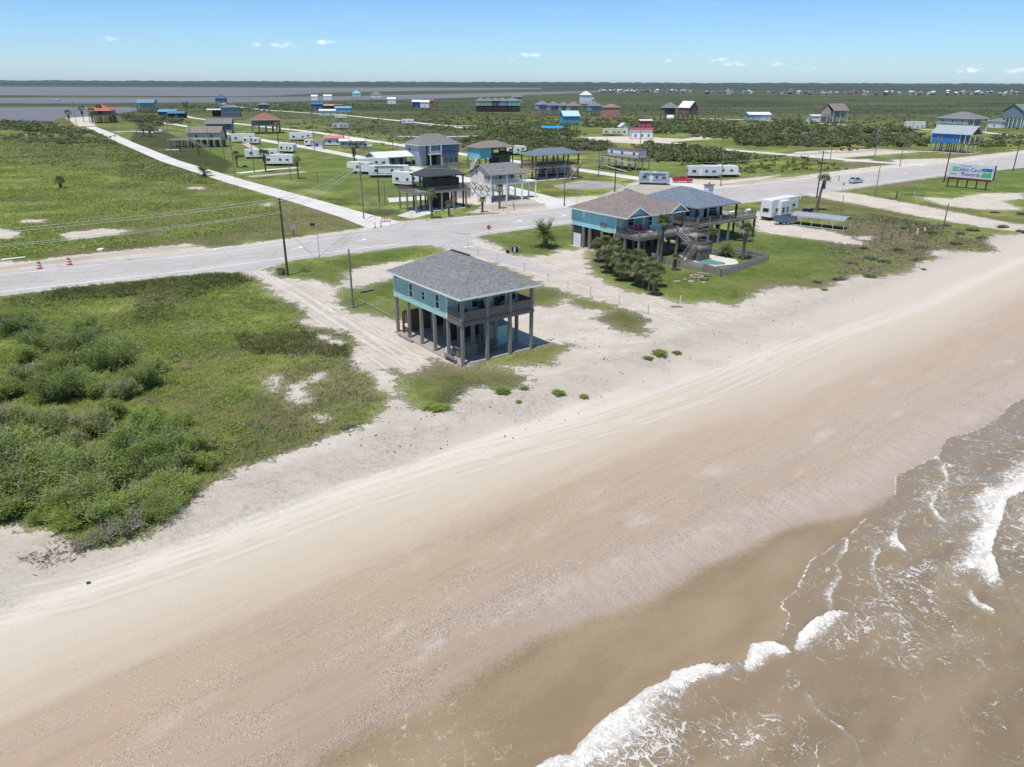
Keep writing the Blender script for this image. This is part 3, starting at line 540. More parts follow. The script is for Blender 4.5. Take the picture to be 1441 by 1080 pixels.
def build_sea():
    def prog(vals): return np.unique(np.round(np.concatenate(vals), 4))
    S = prog([[-400, -250, -150, -80, -40, -20, -10, -5, 0, 4], np.arange(6, 92, .17), np.arange(92, 130, .8), [140, 160, 200, 300, 500, 900, 2000]])
    W = prog([[14, 16], np.arange(17, 58, .16), np.arange(58, 80, .8), [90, 110, 150, 250, 500, 1200, 4000]])
    s_, w_ = np.meshgrid(S, W, indexing='ij'); X = O_S[0] + s_ * ES[0] + w_ * EW[0]; Y = O_S[1] + s_ * ES[1] + w_ * EW[1]
    Pz = lambda L: [ray(a, b, -1.15) for a, b in L]
    ed = sdf(X, Y, Pz(SEA)); ed = np.where((s_ < 2) | (s_ > 110), np.minimum(ed, w_ - 25.5) if 0 else w_ - 25.5, ed)
    ned = np.clip(ed, -3, 3); bed = -1.2 * np.clip(w_ / 26, 0, 6)
    def smooth_noise(f, seed):
        rs = np.random.RandomState(seed); h = np.zeros(X.shape)
        for _ in range(10):
            a = rs.uniform(-.8, .8) + R(130); k = f * rs.uniform(.6, 1.7); h += np.sin((X * math.cos(a) + Y * math.sin(a)) * k + rs.uniform(0, 6.3) + .8 * np.sin(X * .35 + Y * .27 + rs.uniform(0, 6)))
        return h / 10
    lvl = -1.16 + .03 * smooth_noise(1.6, 2) + .012 * smooth_noise(5, 3)
    foam = np.zeros(X.shape); wave = np.zeros(X.shape)
    for pl, st, dep, hh in FR:
        L = Pz(pl); d = dline(X, Y, L, signed=True); a = np.abs(d)
        sea = d < 0                                   # polylines run so that the sea lies on their right
        mod = np.clip(.78 + .75 * smooth_noise(1.3, 11 + int(L[0][0] * 3) % 50), .68, 1.25) if hh < .35 else 1 + .25 * smooth_noise(1.8, 6); dp = dep * np.clip(1 + 1.1 * smooth_noise(2.0, 31), .35, 2.0)
        f = np.where(sea, np.exp(-(a / dp) ** 1.2), np.clip(1 - a / .10, 0, 1)); foam = np.maximum(foam, st * mod * f)
        nn = .7 + .9 * smooth_noise(2.4, 9)
        wave = np.maximum(wave, hh * nn * np.where(sea, np.exp(-(a / (dep * 1.5)) ** 1.5), np.clip(1 - a / (.25 + hh * .5), 0, 1) ** 1.5))
    foam = np.maximum(foam, (.80 + .25 * smooth_noise(1.1, 4)) * np.exp(-((ed - .06) / .10) ** 2)); foam = np.maximum(foam, .45 * np.exp(-np.clip(ed, 0, 9) / .5) * (ed > 0))
    lace = np.full(X.shape, .12)
    for px, py, rx, ry, st in LACE:
        x0, y0 = ray(px, py, -1.15); ax, ay = ray(px + rx, py, -1.15); bx, by = ray(px, py - ry, -1.15)
        u = (ax - x0, ay - y0); v = (bx - x0, by - y0); det = u[0] * v[1] - u[1] * v[0]; dx, dy = X - x0, Y - y0
        p_ = (dx * v[1] - dy * v[0]) / det; q_ = (u[0] * dy - u[1] * dx) / det
        lace = np.maximum(lace, st * np.exp(-(p_ ** 2 + q_ ** 2) * .9))
    wave = wave * np.clip(ned / .25 + .2, 0, 1)
    near = np.clip(ned * .35, -.3, .02); Z = np.where(ned < 0, bed + near - .02, np.maximum(lvl, bed + np.minimum(ned * .06 + .004, .05)) + wave)
    far = w_ > 60; Z = np.where(far, -1.16, Z)
    rs = np.random.RandomState(5); Z += np.where(foam > .75, rs.uniform(-.05, .05, X.shape), 0) * (ned > .05)
    V = np.stack([X, Y, Z], -1).reshape(-1, 3); ns, nw = X.shape; idx = np.arange(ns * nw).reshape(ns, nw)
    F = np.stack([idx[:-1, :-1], idx[:-1, 1:], idx[1:, 1:], idx[1:, :-1]], -1).reshape(-1, 4)[:, ::-1]
    m, g = nm('sea_water'); p = g.geo(); x, y, z = g.sep(p); bs = g.attr('bs'); bw = g.attr('bw'); fo = g.attr('foam'); la = g.attr('lace'); e = g.attr('ed')
    q = g.comb(bs, bw, 0); wq = g.v('ADD', q, g.v('MULTIPLY', g.comb(g.noise(q, .5, 2), g.noise(g.v('ADD', q, (9, 5, 3)), .5, 2), 0), (3.0, 3.0, 0)))
    wq = g.v('ADD', wq, g.v('MULTIPLY', g.comb(g.noise(q, 2.3, 3), g.noise(g.v('ADD', q, (3, 25, 3)), 2.3, 3), 0), (.9, .9, 0)))
    # lace: thin cell walls drawn out along the run of the backwash, plus loose scum flecks
    lv = g.v('MULTIPLY', wq, (1.3, .62, 1)); d1 = g.vor(lv, 1.5, 'DISTANCE_TO_EDGE')[0]; d2 = g.vor(lv, 3.4, 'DISTANCE_TO_EDGE')[0]
    nfl = g.noise(g.v('MULTIPLY', wq, (1.6, .7, 1)), 1.7, 5, .65); nn = g.noise(q, .35, 4)
    th = g.mul(la, g.add(.12, nn))
    l1 = g.ss(g.sub(d1, g.mul(th, .085)), .025, -.015); l2 = g.ss(g.sub(d2, g.mul(th, .08)), .02, -.02)
    l3 = g.ss(g.add(nfl, g.mul(th, .26)), .74, .82)
    gate = g.ss(g.add(g.noise(wq, 1.1, 3), g.mul(th, .5)), .55, .72)
    lacec = g.m('MINIMUM', g.add(g.mul(g.mx(l1, g.mul(l2, .8)), gate), l3), 1)
    ff = g.noise(q, 2.8, 6, .7); ff2 = g.noise(wq, 7, 3, .7)
    f1 = g.ss(g.add(fo, g.add(g.mul(g.sub(ff, .5), 1.1), g.mul(g.sub(ff2, .5), .5))), .48, .72)
    holes = g.mul(g.ss(g.vor(wq, 3.2, 'DISTANCE_TO_EDGE')[0], .04, .2), g.ss(fo, 1.15, .6))
    f1 = g.mul(f1, g.sub(1, g.mul(holes, .7)))
    fm = g.m('MINIMUM', g.mx(f1, g.mul(lacec, .8)), 1)
    wc = g.mix(g.ss(g.noise(g.v('MULTIPLY', q, (.4, 1, 1)), .3, 4), .35, .65), (.215, .157, .088), (.285, .215, .132))
    wc = g.mix(g.ss(e, 6, 0), wc, (.26, .19, .115)); wc = g.mix(g.mul(g.ss(fo, .2, .7), .4), wc, (.33, .29, .22))
    col = g.mix(fm, wc, g.mix(g.ss(g.add(g.mul(ff2, .6), g.mul(ff, .4)), .38, .6), (.60, .55, .47), (.84, .82, .78)))
    rip = g.noise(g.v('MULTIPLY', q, (1, 2.0, 1)), 3.2, 4, .6); rp2 = g.noise(q, 12, 3)
    h = g.add(g.add(g.mul(rip, .5), g.mul(rp2, .14)), g.mul(fm, g.add(.1, g.mul(ff2, .55))))
    g.out(col, g.mix(fm, .2, .85), g.bump(h, .85, .12), 0, g.mix(fm, .42, .15))
    o = npmesh('sea_water', V, F, m, smooth=True); tag(o, kind='structure')
    for n_, a_ in (('bs', s_), ('bw', w_), ('foam', foam), ('lace', lace), ('ed', np.clip(ed, -8, 8))): fattr(o, n_, a_)
build_sea()
# ================================================================ VEGETATION
M_L1 = leafmat('bright_leaf', (.22, .30, .06), (.31, .40, .085), (.42, .43, .17)); M_L2 = leafmat('olive_leaf', (.21, .26, .075), (.31, .36, .11), (.43, .40, .23))
M_L3 = leafmat('dark_leaf', (.15, .21, .06), (.22, .29, .08), (.31, .34, .14)); M_LG = leafmat('silvery_leaf', (.17, .20, .14), (.24, .27, .19), (.18, .20, .14)); M_LP = leafmat('pinkish_seed_head', (.40, .33, .27), (.46, .38, .31), (.30, .28, .20))
M_TWIG = mat('grey_twig', (.34, .31, .28), .9, .3, 3); M_TRUNK = mat('palm_trunk', (.16, .13, .10), .9, .3, 4, 'wood'); M_DEAD = leafmat('dead_frond', (.24, .20, .14), (.34, .29, .20), (.18, .16, .09), .2)
M_FR = leafmat('palm_leaf', (.10, .14, .05), (.16, .21, .07), (.24, .25, .11)); M_GB = leafmat('grass_blade', (.20, .245, .06), (.30, .35, .085), (.44, .41, .21), .42)
M_S1 = leafmat('scrub_leaf', (.11, .135, .05), (.19, .22, .08), (.30, .29, .17), .3); M_S2 = leafmat('dark_scrub_leaf', (.075, .105, .038), (.125, .165, .055), (.19, .21, .09), .3); M_S3 = leafmat('green_scrub_leaf', (.09, .135, .04), (.15, .21, .055), (.20, .23, .09), .3); M_S4 = leafmat('grey_brown_scrub', (.17, .15, .11), (.24, .21, .15), (.15, .15, .09), .25); M_DG = leafmat('dark_grass', (.075, .095, .03), (.125, .15, .042), (.21, .21, .09), .35)
def quads(cen, u, v): return np.stack([cen - u - v, cen + u - v, cen + u * .6 + v, cen - u * .6 + v], 1)
def unit(a): return a / (np.linalg.norm(a, axis=-1, keepdims=True) + 1e-9)
def make_shrub(seed, rad, ht, nl, leaf, mats, bare=0, seeds=0):
    """feathery shrub: sprays of narrow leaves on arching branches"""
    rs = np.random.RandomState(seed); mb = MB(); cen = []; dirs = []
    nb = int(26 + rad * 9)
    for b in range(nb):
        a = rs.uniform(0, 6.283); e = rs.uniform(.1, 1.0); L = rad * (1 - .35 * e) + ht * .5 * e; lx = math.cos(a); ly = math.sin(a)
        r0 = rs.uniform(0, rad * .35); p = np.array([lx * r0, ly * r0, 0]); pts = [p.copy()]; d = unit(np.array([lx * (1 - e * .8), ly * (1 - e * .8), .45 + e]))
        st = 5; out = rad * rs.uniform(.45, 1.05) - r0; zt = ht * rs.uniform(.5, 1.0) * (.45 + .55 * (1 - max(0, out + r0) / (rad * 1.1)))
        for k in range(1, st + 1):
            t = k / st; q = np.array([lx * (r0 + out * t ** 1.2) + rs.normal(0, .05 * rad), ly * (r0 + out * t ** 1.2) + rs.normal(0, .05 * rad), zt * (1 - (1 - t) ** 1.7)]); pts.append(q)
        if b < 20 or b % 2: mb.tube(pts, [.045 * (1 - .7 * k / st) for k in range(st + 1)], 4, False)
        if rs.rand() < bare:
            for _ in range(5):
                k = rs.randint(2, st + 1); q = pts[k]; mb.tube([q, q + unit(rs.normal(0, 1, 3) + [lx, ly, 1.2]) * rad * .22], [.022, .009], 3, False)
            continue
        n = nl // nb; k = rs.uniform(1.2, st, n); i = np.minimum(k.astype(int), st - 1); f = (k - i)[:, None]; A = np.array(pts); c = A[i] * (1 - f) + A[i + 1] * f
        dd = unit(A[i + 1] - A[i] + rs.normal(0, .35, (n, 3)) * np.linalg.norm(A[1] - A[0])); sp = rad * .11; c = c + rs.normal(0, 1, (n, 3)) * [sp, sp, sp * .8]
        c[:, 2] = np.maximum(c[:, 2], .04); cen.append(c); dirs.append(dd)
    c = np.concatenate(cen); d = np.concatenate(dirs); n = len(c); d = unit((d + rs.normal(0, .4, (n, 3))) * [1, 1, .45] + [0, 0, .12]); sd_ = unit(np.cross(d, rs.normal(0, .45, (n, 3)) + [0, 0, 1]))
    sz = leaf * rs.uniform(.6, 1.3, (n, 1)); Q = quads(c, sd_ * sz * .26, d * sz)
    mi = np.zeros(n, int)
    if seeds: mi[(rs.rand(n) < seeds) & (c[:, 2] > ht * .5)] = 1
    fo = npmesh('foliage', Q.reshape(-1, 3), np.arange(n * 4).reshape(-1, 4), mats, mi); br = mb.build('branches', M_TWIG)
    return fo, br
def off_road(f, X, Y, m_=.5):
    for L, w in ROADL: f = np.minimum(f, dline(X, Y, L) - w / 2 - m_)
    return f
NOBUSH = []                                     # ground footprints (x, y, r) kept clear
def reg(o, br): C.objects.unlink(o); C.objects.unlink(br); return o, br
NEAR = [reg(*make_shrub(11, 2.3, 2.3, 15000, .075, [M_L1, M_L2], .15, .45)), reg(*make_shrub(12, 1.8, 1.9, 11000, .075, [M_L1, M_L2], .08, .2)), reg(*make_shrub(13, 2.6, 2.9, 19000, .078, [M_L3, M_L1], .3, .4)),
        reg(*make_shrub(14, 1.6, 1.7, 9000, .07, [M_L2, M_LP], .12, .3)), reg(*make_shrub(15, 1.4, 1.1, 3200, .075, [M_L2, M_LP], .75, .0)), reg(*make_shrub(16, 1.3, .8, 7000, .07, [M_LG, M_L2], .05, .2))]
KN = ['olive', 'bright green', 'dark green', 'seed-tipped', 'half-bare grey', 'silvery']
def place_shrub(k, px, py, s, label, group, name='shrub', flat=1):
    x, y = P(px, py); t = thing(name, label, 'shrub', (x, y, float(gz(x, y)) - .03), rnd.uniform(0, 6.28), group); t.scale = (s * .95, s * rnd.uniform(.8, 1.1), s * flat * rnd.uniform(1.0, 1.45))
    for o in NEAR[k]:
        c = o.copy(); C.objects.link(c); c.parent = t
    return t
THK = 'shrubs of the thicket above the beach'
big = [(2, 205, 655, 1.25), (2, 130, 690, 1.1), (0, 240, 700, 1.0), (0, 165, 735, 1.05), (1, 105, 740, .9), (4, 185, 755, 1.0), (4, 150, 765, .8), (2, 60, 690, 1.1), (0, 20, 720, 1.0), (2, 160, 520, 1.3), (2, 115, 500, 1.2), (2, 60, 490, 1.1), (1, 210, 600, 1.0),
       (0, 265, 640, .95), (1, 285, 660, .7), (0, 200, 545, 1.0), (2, 90, 560, 1.0), (3, 40, 540, 1.2), (3, 70, 600, 1.2), (3, 130, 610, 1.2), (1, 160, 590, .9), (3, 10, 600, 1.2), (0, 20, 650, 1.2), (3, 95, 640, 1.1), (1, 215, 525, .8), (2, 20, 470, 1.0), (0, 230, 735, .7), (1, 60, 735, .5), (1, 255, 605, .8), (4, 215, 570, .7), (0, 120, 470, .9),
       (1, 40, 510, 1.0), (3, 175, 560, 1.0), (0, 140, 555, 1.1), (1, 180, 640, 1.0), (2, 225, 670, 1.1), (0, 110, 720, 1.0), (3, -20, 560, 1.3), (0, -30, 620, 1.3), (2, -25, 680, 1.3), (1, -15, 735, .8), (0, 85, 520, 1.0), (1, 10, 560, 1.0), (2, 45, 625, 1.1), (4, 262, 520, .45), (4, 215, 510, .35), (4, 195, 690, 1.1), (0, 30, 690, 1.2), (3, 150, 650, 1.1), (1, 55, 655, 1.0), (0, 75, 665, 1.1), (4, 120, 775, .6), (4, 200, 720, .9)]
where = lambda px, py: ('at the beach edge of the thicket' if py > 715 else 'in the seaward half of the thicket' if py > 620 else 'in the middle of the thicket' if py > 540 else 'on the road side of the thicket')
col_ = lambda px: ('by the left picture edge' if px < 60 else 'left of its centre' if px < 120 else 'right of its centre' if px < 190 else 'on its right flank')
for k, a, b, s in big: place_shrub(k, a, b, s, f'{KN[k]} feathery shrub {where(a, b)}, {col_(a)}', THK)
for k, a, b, s, l in [(5, 1262, 352, 1.0, 'silvery low shrub'), (5, 1225, 365, 1.1, 'x'), (5, 1200, 372, .8, 'x'), (5, 1245, 370, 1.0, 'x'), (5, 1290, 368, .8, 'x'), (5, 1275, 322, 1.1, 'x'), (5, 1310, 328, 1.1, 'x'), (5, 1330, 318, 1.0, 'x'), (5, 1370, 325, 1.1, 'x'), (5, 1410, 322, 1.0, 'x'), (5, 1400, 300, .9, 'x'), (5, 1436, 302, .9, 'x'),
                      (5, 1180, 395, .9, 'x'), (5, 1225, 392, .9, 'x'), (5, 1345, 345, .9, 'x'), (5, 1300, 350, 1.0, 'x'), (5, 1150, 398, .6, 'x'), (5, 1215, 350, .8, 'x'), (5, 1380, 338, .9, 'x'), (5, 1350, 330, 1.0, 'x'), (5, 1437, 330, 1.0, 'x')]:
    place_shrub(k, a, b, s * .9, 'low silvery dune shrub among the grass right of the lawn, above the beach', 'silvery shrubs on the right-hand dunes', flat=.7)
for k, a, b, s in [(5, 365, 602, .5), (5, 490, 602, .55), (5, 350, 595, .45)]: place_shrub(k, a, b, s, 'small silvery green shrub in the grass at the foot of the left field', 'silvery shrubs in the left field', flat=.6)
for a, b, s in [(708, 559, .5), (786, 557, .45), (822, 560, .32), (928, 504, .55), (912, 510, .34), (952, 500, .3), (738, 553, .28), (620, 580, .6), (606, 575, .5), (730, 570, .2), (1299, 381, .28), (1160, 412, .3)]:
    place_shrub(1, a, b, s, f'small bright green clump of beach plants {"at the foot of the grass" if a < 640 else "near the silvery dune shrubs" if a > 1000 else "by the track bend" if a > 900 else "on the dune edge"}', 'green clumps on the bare sand', 'beach_plant', .45)
# --- grass blades
def tufts(name, poly_px, n, h, mat_, nb=6, label='', minveg=None, spread=.12):
    rs = np.random.RandomState(len(name) + n); out = []
    xs = [p[0] for p in poly_px]; ys = [p[1] for p in poly_px]; k = 0; PX = rs.uniform(min(xs), max(xs), n * 6); PY = rs.uniform(min(ys), max(ys), n * 6)
    m = inpoly(PX, PY, poly_px) & (PX > -140) & (PX < 1560); PX = PX[m][:n]; PY = PY[m][:n]; X, Y = ray(PX, PY, 0.0)
    f = np.full(X.shape, -9.0)
    for pl in VEG: f = np.maximum(f, sdf(X, Y, WP(pl)))
    for pl in NOVEG: f = np.minimum(f, -sdf(X, Y, WP(pl)))
    f = off_road(f, X, Y, .2); es = sdf(X, Y, WP(poly_px)); keep = (f > rs.uniform(-.6, 1.2, X.shape)) & (es > rs.uniform(0, 1, X.shape) ** 2 * (5 if len(poly_px) < 20 else .1)); X = X[keep]; Y = Y[keep]; n = len(X); hh = h * rs.uniform(.45, 1.25, n)
    B = np.repeat(np.stack([X, Y, gz(X, Y) - .02], 1), nb, 0); H = np.repeat(hh, nb) * rs.uniform(.6, 1.1, n * nb); a = rs.uniform(0, 6.283, n * nb); r = spread * np.sqrt(rs.rand(n * nb)) * 1.4
    B[:, 0] += np.cos(a) * r; B[:, 1] += np.sin(a) * r; w = np.stack([-np.sin(a), np.cos(a), 0 * a], 1) * (.012 + .0006 * np.repeat(np.hypot(X, Y), nb))[:, None] * .55
    tip = B + np.stack([np.cos(a) * .8 * H, np.sin(a) * .8 * H, H * .85], 1) + np.array([.10, .06, 0]) * H[:, None]
    V = np.stack([B - w, B + w, tip], 1).reshape(-1, 3); o = npmesh(name, V, np.arange(len(V)).reshape(-1, 3), mat_); tag(o, label, 'grass', kind='stuff'); return o
tufts('field_grass', G1, 24000, .38, M_GB, 6, 'rough green grass of the field left of the sandy drive')
tufts('field_grass', TALL[2] , 3500, .5, M_DG, 6, 'tall dark grass beside the bend of the sandy drive')
tufts('field_grass', TALL[0], 5000, .5, M_DG, 6, 'tall dark grass along the near side of the highway')
tufts('field_grass', [(410, 440), (500, 470), (545, 562), (470, 612), (330, 660), (340, 560), (400, 520)], 4000, .45, M_DEAD, 5, 'dry tan grass between the drive and the dune edge')
tufts('lawn_grass', G8, 16000, .16, M_GB, 5, 'short grass right of the pool and beach houses', spread=.3)
tufts('dune_grass', [(1180, 300), (1300, 310), (1400, 335), (1400, 357), (1320, 368), (1240, 393), (1180, 398), (1150, 350)], 2600, .45, M_DEAD, 6, 'reddish dry dune grass at the right-hand dune edge', spread=.3)
for i_, G_ in enumerate((G2, G3, G4, G5, G6)): tufts('yard_grass', G_, 2600 if i_ < 3 else 900, .14, M_GB, 5, ['grass strip beside the highway left of the stilt house', 'green patch behind the stilt house', 'grass strip between house yard and beach access track', 'grass in front of the stilt house porch', 'thin grass on the sand in front of the stilt house'][i_])
tufts('marsh_grass', [(-100, 215), (60, 190), (200, 200), (330, 262), (500, 318), (300, 345), (-100, 385)], 22000, .45, M_GB, 5, 'marsh grass beyond the highway on the left', spread=.4)
tufts('marsh_grass', [(-100, 215), (60, 190), (200, 200), (330, 262), (420, 290), (300, 325), (-100, 345)], 7000, .5, M_L1, 5, 'bright marsh weeds beyond the highway on the left', spread=.5)
tufts('verge_grass', [(1000, 215), (1300, 205), (1441, 205), (1441, 225), (1200, 246), (1000, 262)], 5000, .3, M_GB, 5, 'verge grass across the highway on the right', spread=.5)
# low leafy weeds in the field
def weeds(name, poly_px, n, mat_, label, r=.5, h=.3, q=26, leaf=.07, seed=1):
    rs = np.random.RandomState(seed); xs = [p[0] for p in poly_px]; ys = [p[1] for p in poly_px]; PX = rs.uniform(min(xs), max(xs), n * 6); PY = rs.uniform(min(ys), max(ys), n * 6)
    m = inpoly(PX, PY, poly_px); X, Y = ray(PX[m][:n], PY[m][:n], 0.0); f = np.full(X.shape, -9.0)
    for pl in VEG: f = np.maximum(f, sdf(X, Y, WP(pl)))
    for pl in NOVEG: f = np.minimum(f, -sdf(X, Y, WP(pl)))
    for bx, by, br in NOBUSH: f = np.minimum(f, np.hypot(X - bx, Y - by) - br)
    f = off_road(f, X, Y, .6); k_ = (f > .4) & (vnoise(X, Y, .10, seed) * .6 + vnoise(X, Y, .4, seed + 3) * .4 > .52); X = X[k_]; Y = Y[k_]; n = len(X); sc_ = rs.uniform(.5, 1.5, n); c = np.repeat(np.stack([X, Y, 0 * X], 1), q, 0); S_ = np.repeat(sc_, q)
    off = rs.normal(0, 1, (n * q, 3)); off = off / np.maximum(np.linalg.norm(off, axis=1, keepdims=True), 1e-6) * (rs.rand(n * q, 1) ** .45); off[:, 2] = np.abs(off[:, 2])
    c = c + off * np.array([r, r, h]) * S_[:, None]; d = unit(off * [1, 1, 1.5] + rs.normal(0, .5, (n * q, 3))); sd_ = unit(np.cross(d, rs.normal(0, 1, (n * q, 3)))); d2 = np.cross(sd_, d)
    lf = (leaf * rs.uniform(.6, 1.4, (n * q, 1))); V = quads(c, sd_ * lf, d2 * lf).reshape(-1, 3); o = npmesh(name, V, np.arange(len(V)).reshape(-1, 4), mat_); tag(o, label, 'ground cover', kind='stuff')
weeds('ground_cover', [(0, 440), (200, 400), (330, 400), (430, 470), (350, 560), (250, 600), (0, 560)], 3600, M_L1, 'bright leafy weeds covering the left field', .55, .22, 46, .05, 1)
weeds('ground_cover', [(0, 430), (340, 390), (430, 440), (480, 500), (400, 600), (290, 660), (250, 560), (0, 470)], 2200, M_L2, 'olive weeds scattered through the left field', .5, .3, 44, .05, 2)
weeds('ground_cover', [(-60, 190), (130, 185), (300, 250), (420, 290), (300, 330), (-60, 370)], 3600, M_L1, 'bright low weeds in the marsh beyond the highway', 1.0, .3, 26, .13, 3)
weeds('ground_cover', [(0, 195), (140, 195), (240, 215), (230, 240), (100, 235), (0, 230)], 1600, M_L2, 'brownish scrub patches in the left marsh', 1.3, .8, 34, .2, 4)
# --- scrub bushes (mid distance): up to 300 as things, the rest one mass
def bush_mesh(seed, n, mats):
    rs = np.random.RandomState(seed); lob = rs.uniform(-.55, .55, (7, 3)); lob[:, 2] = rs.uniform(.2, .75, 7); lr = rs.uniform(.3, .55, 7); k = rs.randint(0, 7, n)
    off = unit(rs.normal(0, 1, (n, 3))); rr = (rs.rand(n, 1) ** .3) * lr[k][:, None]; c = lob[k] + off * rr; c[:, 2] = np.maximum(np.abs(c[:, 2]) * .95, .03)
    d = unit(off + rs.normal(0, .6, (n, 3))); sd_ = unit(np.cross(d, rs.normal(0, 1, (n, 3)))); d2 = np.cross(sd_, d); lf = rs.uniform(.045, .10, (n, 1)) * (300 / n) ** .3
    return quads(c, sd_ * lf, d2 * lf * 1.3)
FARB = []
for i_, (mm, n_) in enumerate([(M_S1, 520), (M_S2, 520), (M_S3, 460), (M_S1, 420), (M_S4, 420), (M_S4, 380)]):
    Q = bush_mesh(40 + i_, n_, mm); o_ = npmesh('foliage', Q.reshape(-1, 3), np.arange(len(Q) * 4).reshape(-1, 4), mm); C.objects.unlink(o_); FARB.append((o_, bush_mesh(60 + i_, 44, mm), mm))
SCR = [([(650, 203), (690, 186), (740, 178), (800, 183), (810, 192), (700, 212), (670, 210)], 240, 2.6, 'dense scrub belt behind the open pavilions'), ([(740, 200), (800, 197), (860, 205), (850, 213), (740, 214), (700, 210)], 120, 2.6, 'scrub between the pavilion and the shell road'),
       ([(910, 205), (1010, 213), (1060, 226), (1000, 232), (930, 228), (900, 222)], 130, 2.8, 'scrub beside the mobile home on stilts'), ([(1000, 172), (1140, 173), (1280, 183), (1310, 206), (1200, 208), (1060, 206), (980, 192)], 420, 3.0, 'scrub belt in front of the shell road on the right'),
       ([(830, 176), (1000, 172), (985, 190), (880, 186)], 160, 2.6, 'scrub beyond the red and white house'), ([(600, 155), (640, 168), (720, 178), (650, 186), (560, 178)], 110, 1.7, 'scrub by the far shell road'),
       ([(640, 166), (780, 168), (1000, 168), (1000, 176), (830, 180), (700, 182)], 240, 2.1, 'scrub below the row of pastel houses'), ([(160, 160), (235, 166), (262, 176), (220, 178), (190, 172)], 90, 3.0, 'scrub by the blue roofed shed on the left'), ([(240, 150), (330, 148), (440, 144), (560, 150), (480, 158), (300, 156)], 170, 2.2, 'scrub near the bay shore'),
       ([(0, 172), (50, 171), (110, 182), (140, 192), (60, 188), (0, 183)], 130, 2.4, 'scrub on the left bay shore'), ([(0, 187), (140, 193), (190, 205), (110, 205), (0, 200)], 120, 1.6, 'scrub in the left marsh'), ([(395, 175), (520, 165), (640, 185), (560, 190), (440, 190)], 60, 1.3, 'scrub in the middle field'), ([(1290, 195), (1441, 190), (1441, 205), (1380, 208)], 50, 2.2, 'scrub by the blue house on the right')]
def scatter_scrub():
    rs = np.random.RandomState(21); things = []; rest = {}
    for poly, n, s, lab in SCR:
        xs = [p[0] for p in poly]; ys = [p[1] for p in poly]; k = 0
        while k < n:
            a, b = rs.uniform(min(xs), max(xs)), rs.uniform(min(ys), max(ys))
            if not inpoly([a], [b], poly)[0]: continue
            k += 1; X, Y = P(a, b)
            if off_road(np.array([9.0]), np.array([X]), np.array([Y]), 1.5)[0] < 0: continue
            if any(math.hypot(X - bx, Y - by) < br for bx, by, br in NOBUSH): continue
            v = int(rs.choice([0, 1, 2, 3, 4, 5], p=[.28, .2, .12, .2, .1, .1])); things.append((s * rs.uniform(.6, 1.35) / Y, X, Y, v, lab)); things += [(s * rs.uniform(.4, .9) / Y, X + rs.normal(0, s * 1.2), Y + rs.normal(0, s * 1.5), int(rs.choice([0, 1, 2, 3, 4])), None) for _ in range(2)]
    for poly, n, s in [([(560, 150), (1441, 148), (1700, 150), (1700, 178), (1441, 183), (1280, 181), (1000, 172), (640, 166)], 2000, 1.2), ([(840, 140), (1441, 138), (1441, 150), (840, 152)], 700, 1.2), ([(180, 148), (560, 141), (800, 140), (700, 155), (400, 158), (200, 160)], 900, 1.3), ([(380, 160), (700, 165), (640, 200), (560, 208), (420, 185)], 500, .9), ([(1000, 212), (1130, 222), (1200, 240), (1040, 245), (950, 228)], 200, .9)]:
        xs = [p[0] for p in poly]; ys = [p[1] for p in poly]; A = rs.uniform(min(xs), max(xs), n * 4); Bb = rs.uniform(min(ys), max(ys), n * 4); m_ = inpoly(A, Bb, poly); X, Y = ray(A[m_][:n], Bb[m_][:n], 0.0); q_ = off_road(np.full(X.shape, 9.0), X, Y, 1.0) > 0; X = X[q_]; Y = Y[q_]
        for x, y in zip(X, Y):
            if any(math.hypot(x - bx, y - by) < br for bx, by, br in NOBUSH): continue
            things.append((s * rs.uniform(.5, 1.5) / y, x, y, int(rs.choice([0, 1, 2, 3, 5], p=[.35, .2, .1, .25, .1])), None))
    named = sorted([t for t in things if t[4]], key=lambda t: -t[0]); far = [t for t in things if not t[4]]
    for t in named[:290]:
        s, X, Y, v, lab = t; s *= Y; c = FARB[v][0].copy(); c.name = 'scrub_bush'; C.objects.link(c); c.location = (X, Y, -.05); c.rotation_euler = (0, 0, rs.uniform(0, 6.28)); c.scale = (s, s, s * rs.uniform(.65, .95))
        tag(c, f'{["olive", "dark green", "bright green", "greenish brown", "pinkish dry", "silvery grey"][v]} bush in the {lab}' if not lab.startswith('scrub') and not lab.startswith('dense') else f'{["olive", "dark green", "bright green", "greenish", "pinkish dry", "silvery grey"][v]} bush in the {lab}', 'bush', 'bushes of the ' + lab)
    allr = named[290:] + far; byv = {}
    for t in allr: byv.setdefault(t[3], []).append(t)
    Vs = []; MI = []; mats = []
    for i, (v, L) in enumerate(sorted(byv.items())):
        A = np.array([[t[0] * t[2], t[1], t[2]] for t in L]); Q = FARB[v][1].reshape(-1, 3); a = rs.uniform(0, 6.28, len(L)); ca, sa = np.cos(a)[:, None], np.sin(a)[:, None]; hz = rs.uniform(.55, .9, len(L))
        x = (Q[None, :, 0] * ca - Q[None, :, 1] * sa) * A[:, :1] * 1.05 + A[:, 1:2]; y = (Q[None, :, 0] * sa + Q[None, :, 1] * ca) * A[:, :1] * 1.05 + A[:, 2:3]; z = Q[None, :, 2] * A[:, :1] * hz[:, None]
        V = np.stack([x, y, z], -1).reshape(-1, 3); Vs.append(V); MI.append(np.full(len(V) // 4, i)); mats.append(FARB[v][2])
    V = np.concatenate(Vs); o = npmesh('distant_scrub', V, np.arange(len(V)).reshape(-1, 4), mats, np.concatenate(MI)); tag(o, 'distant scrub dotted over the flat land behind the houses', 'scrub', kind='stuff')
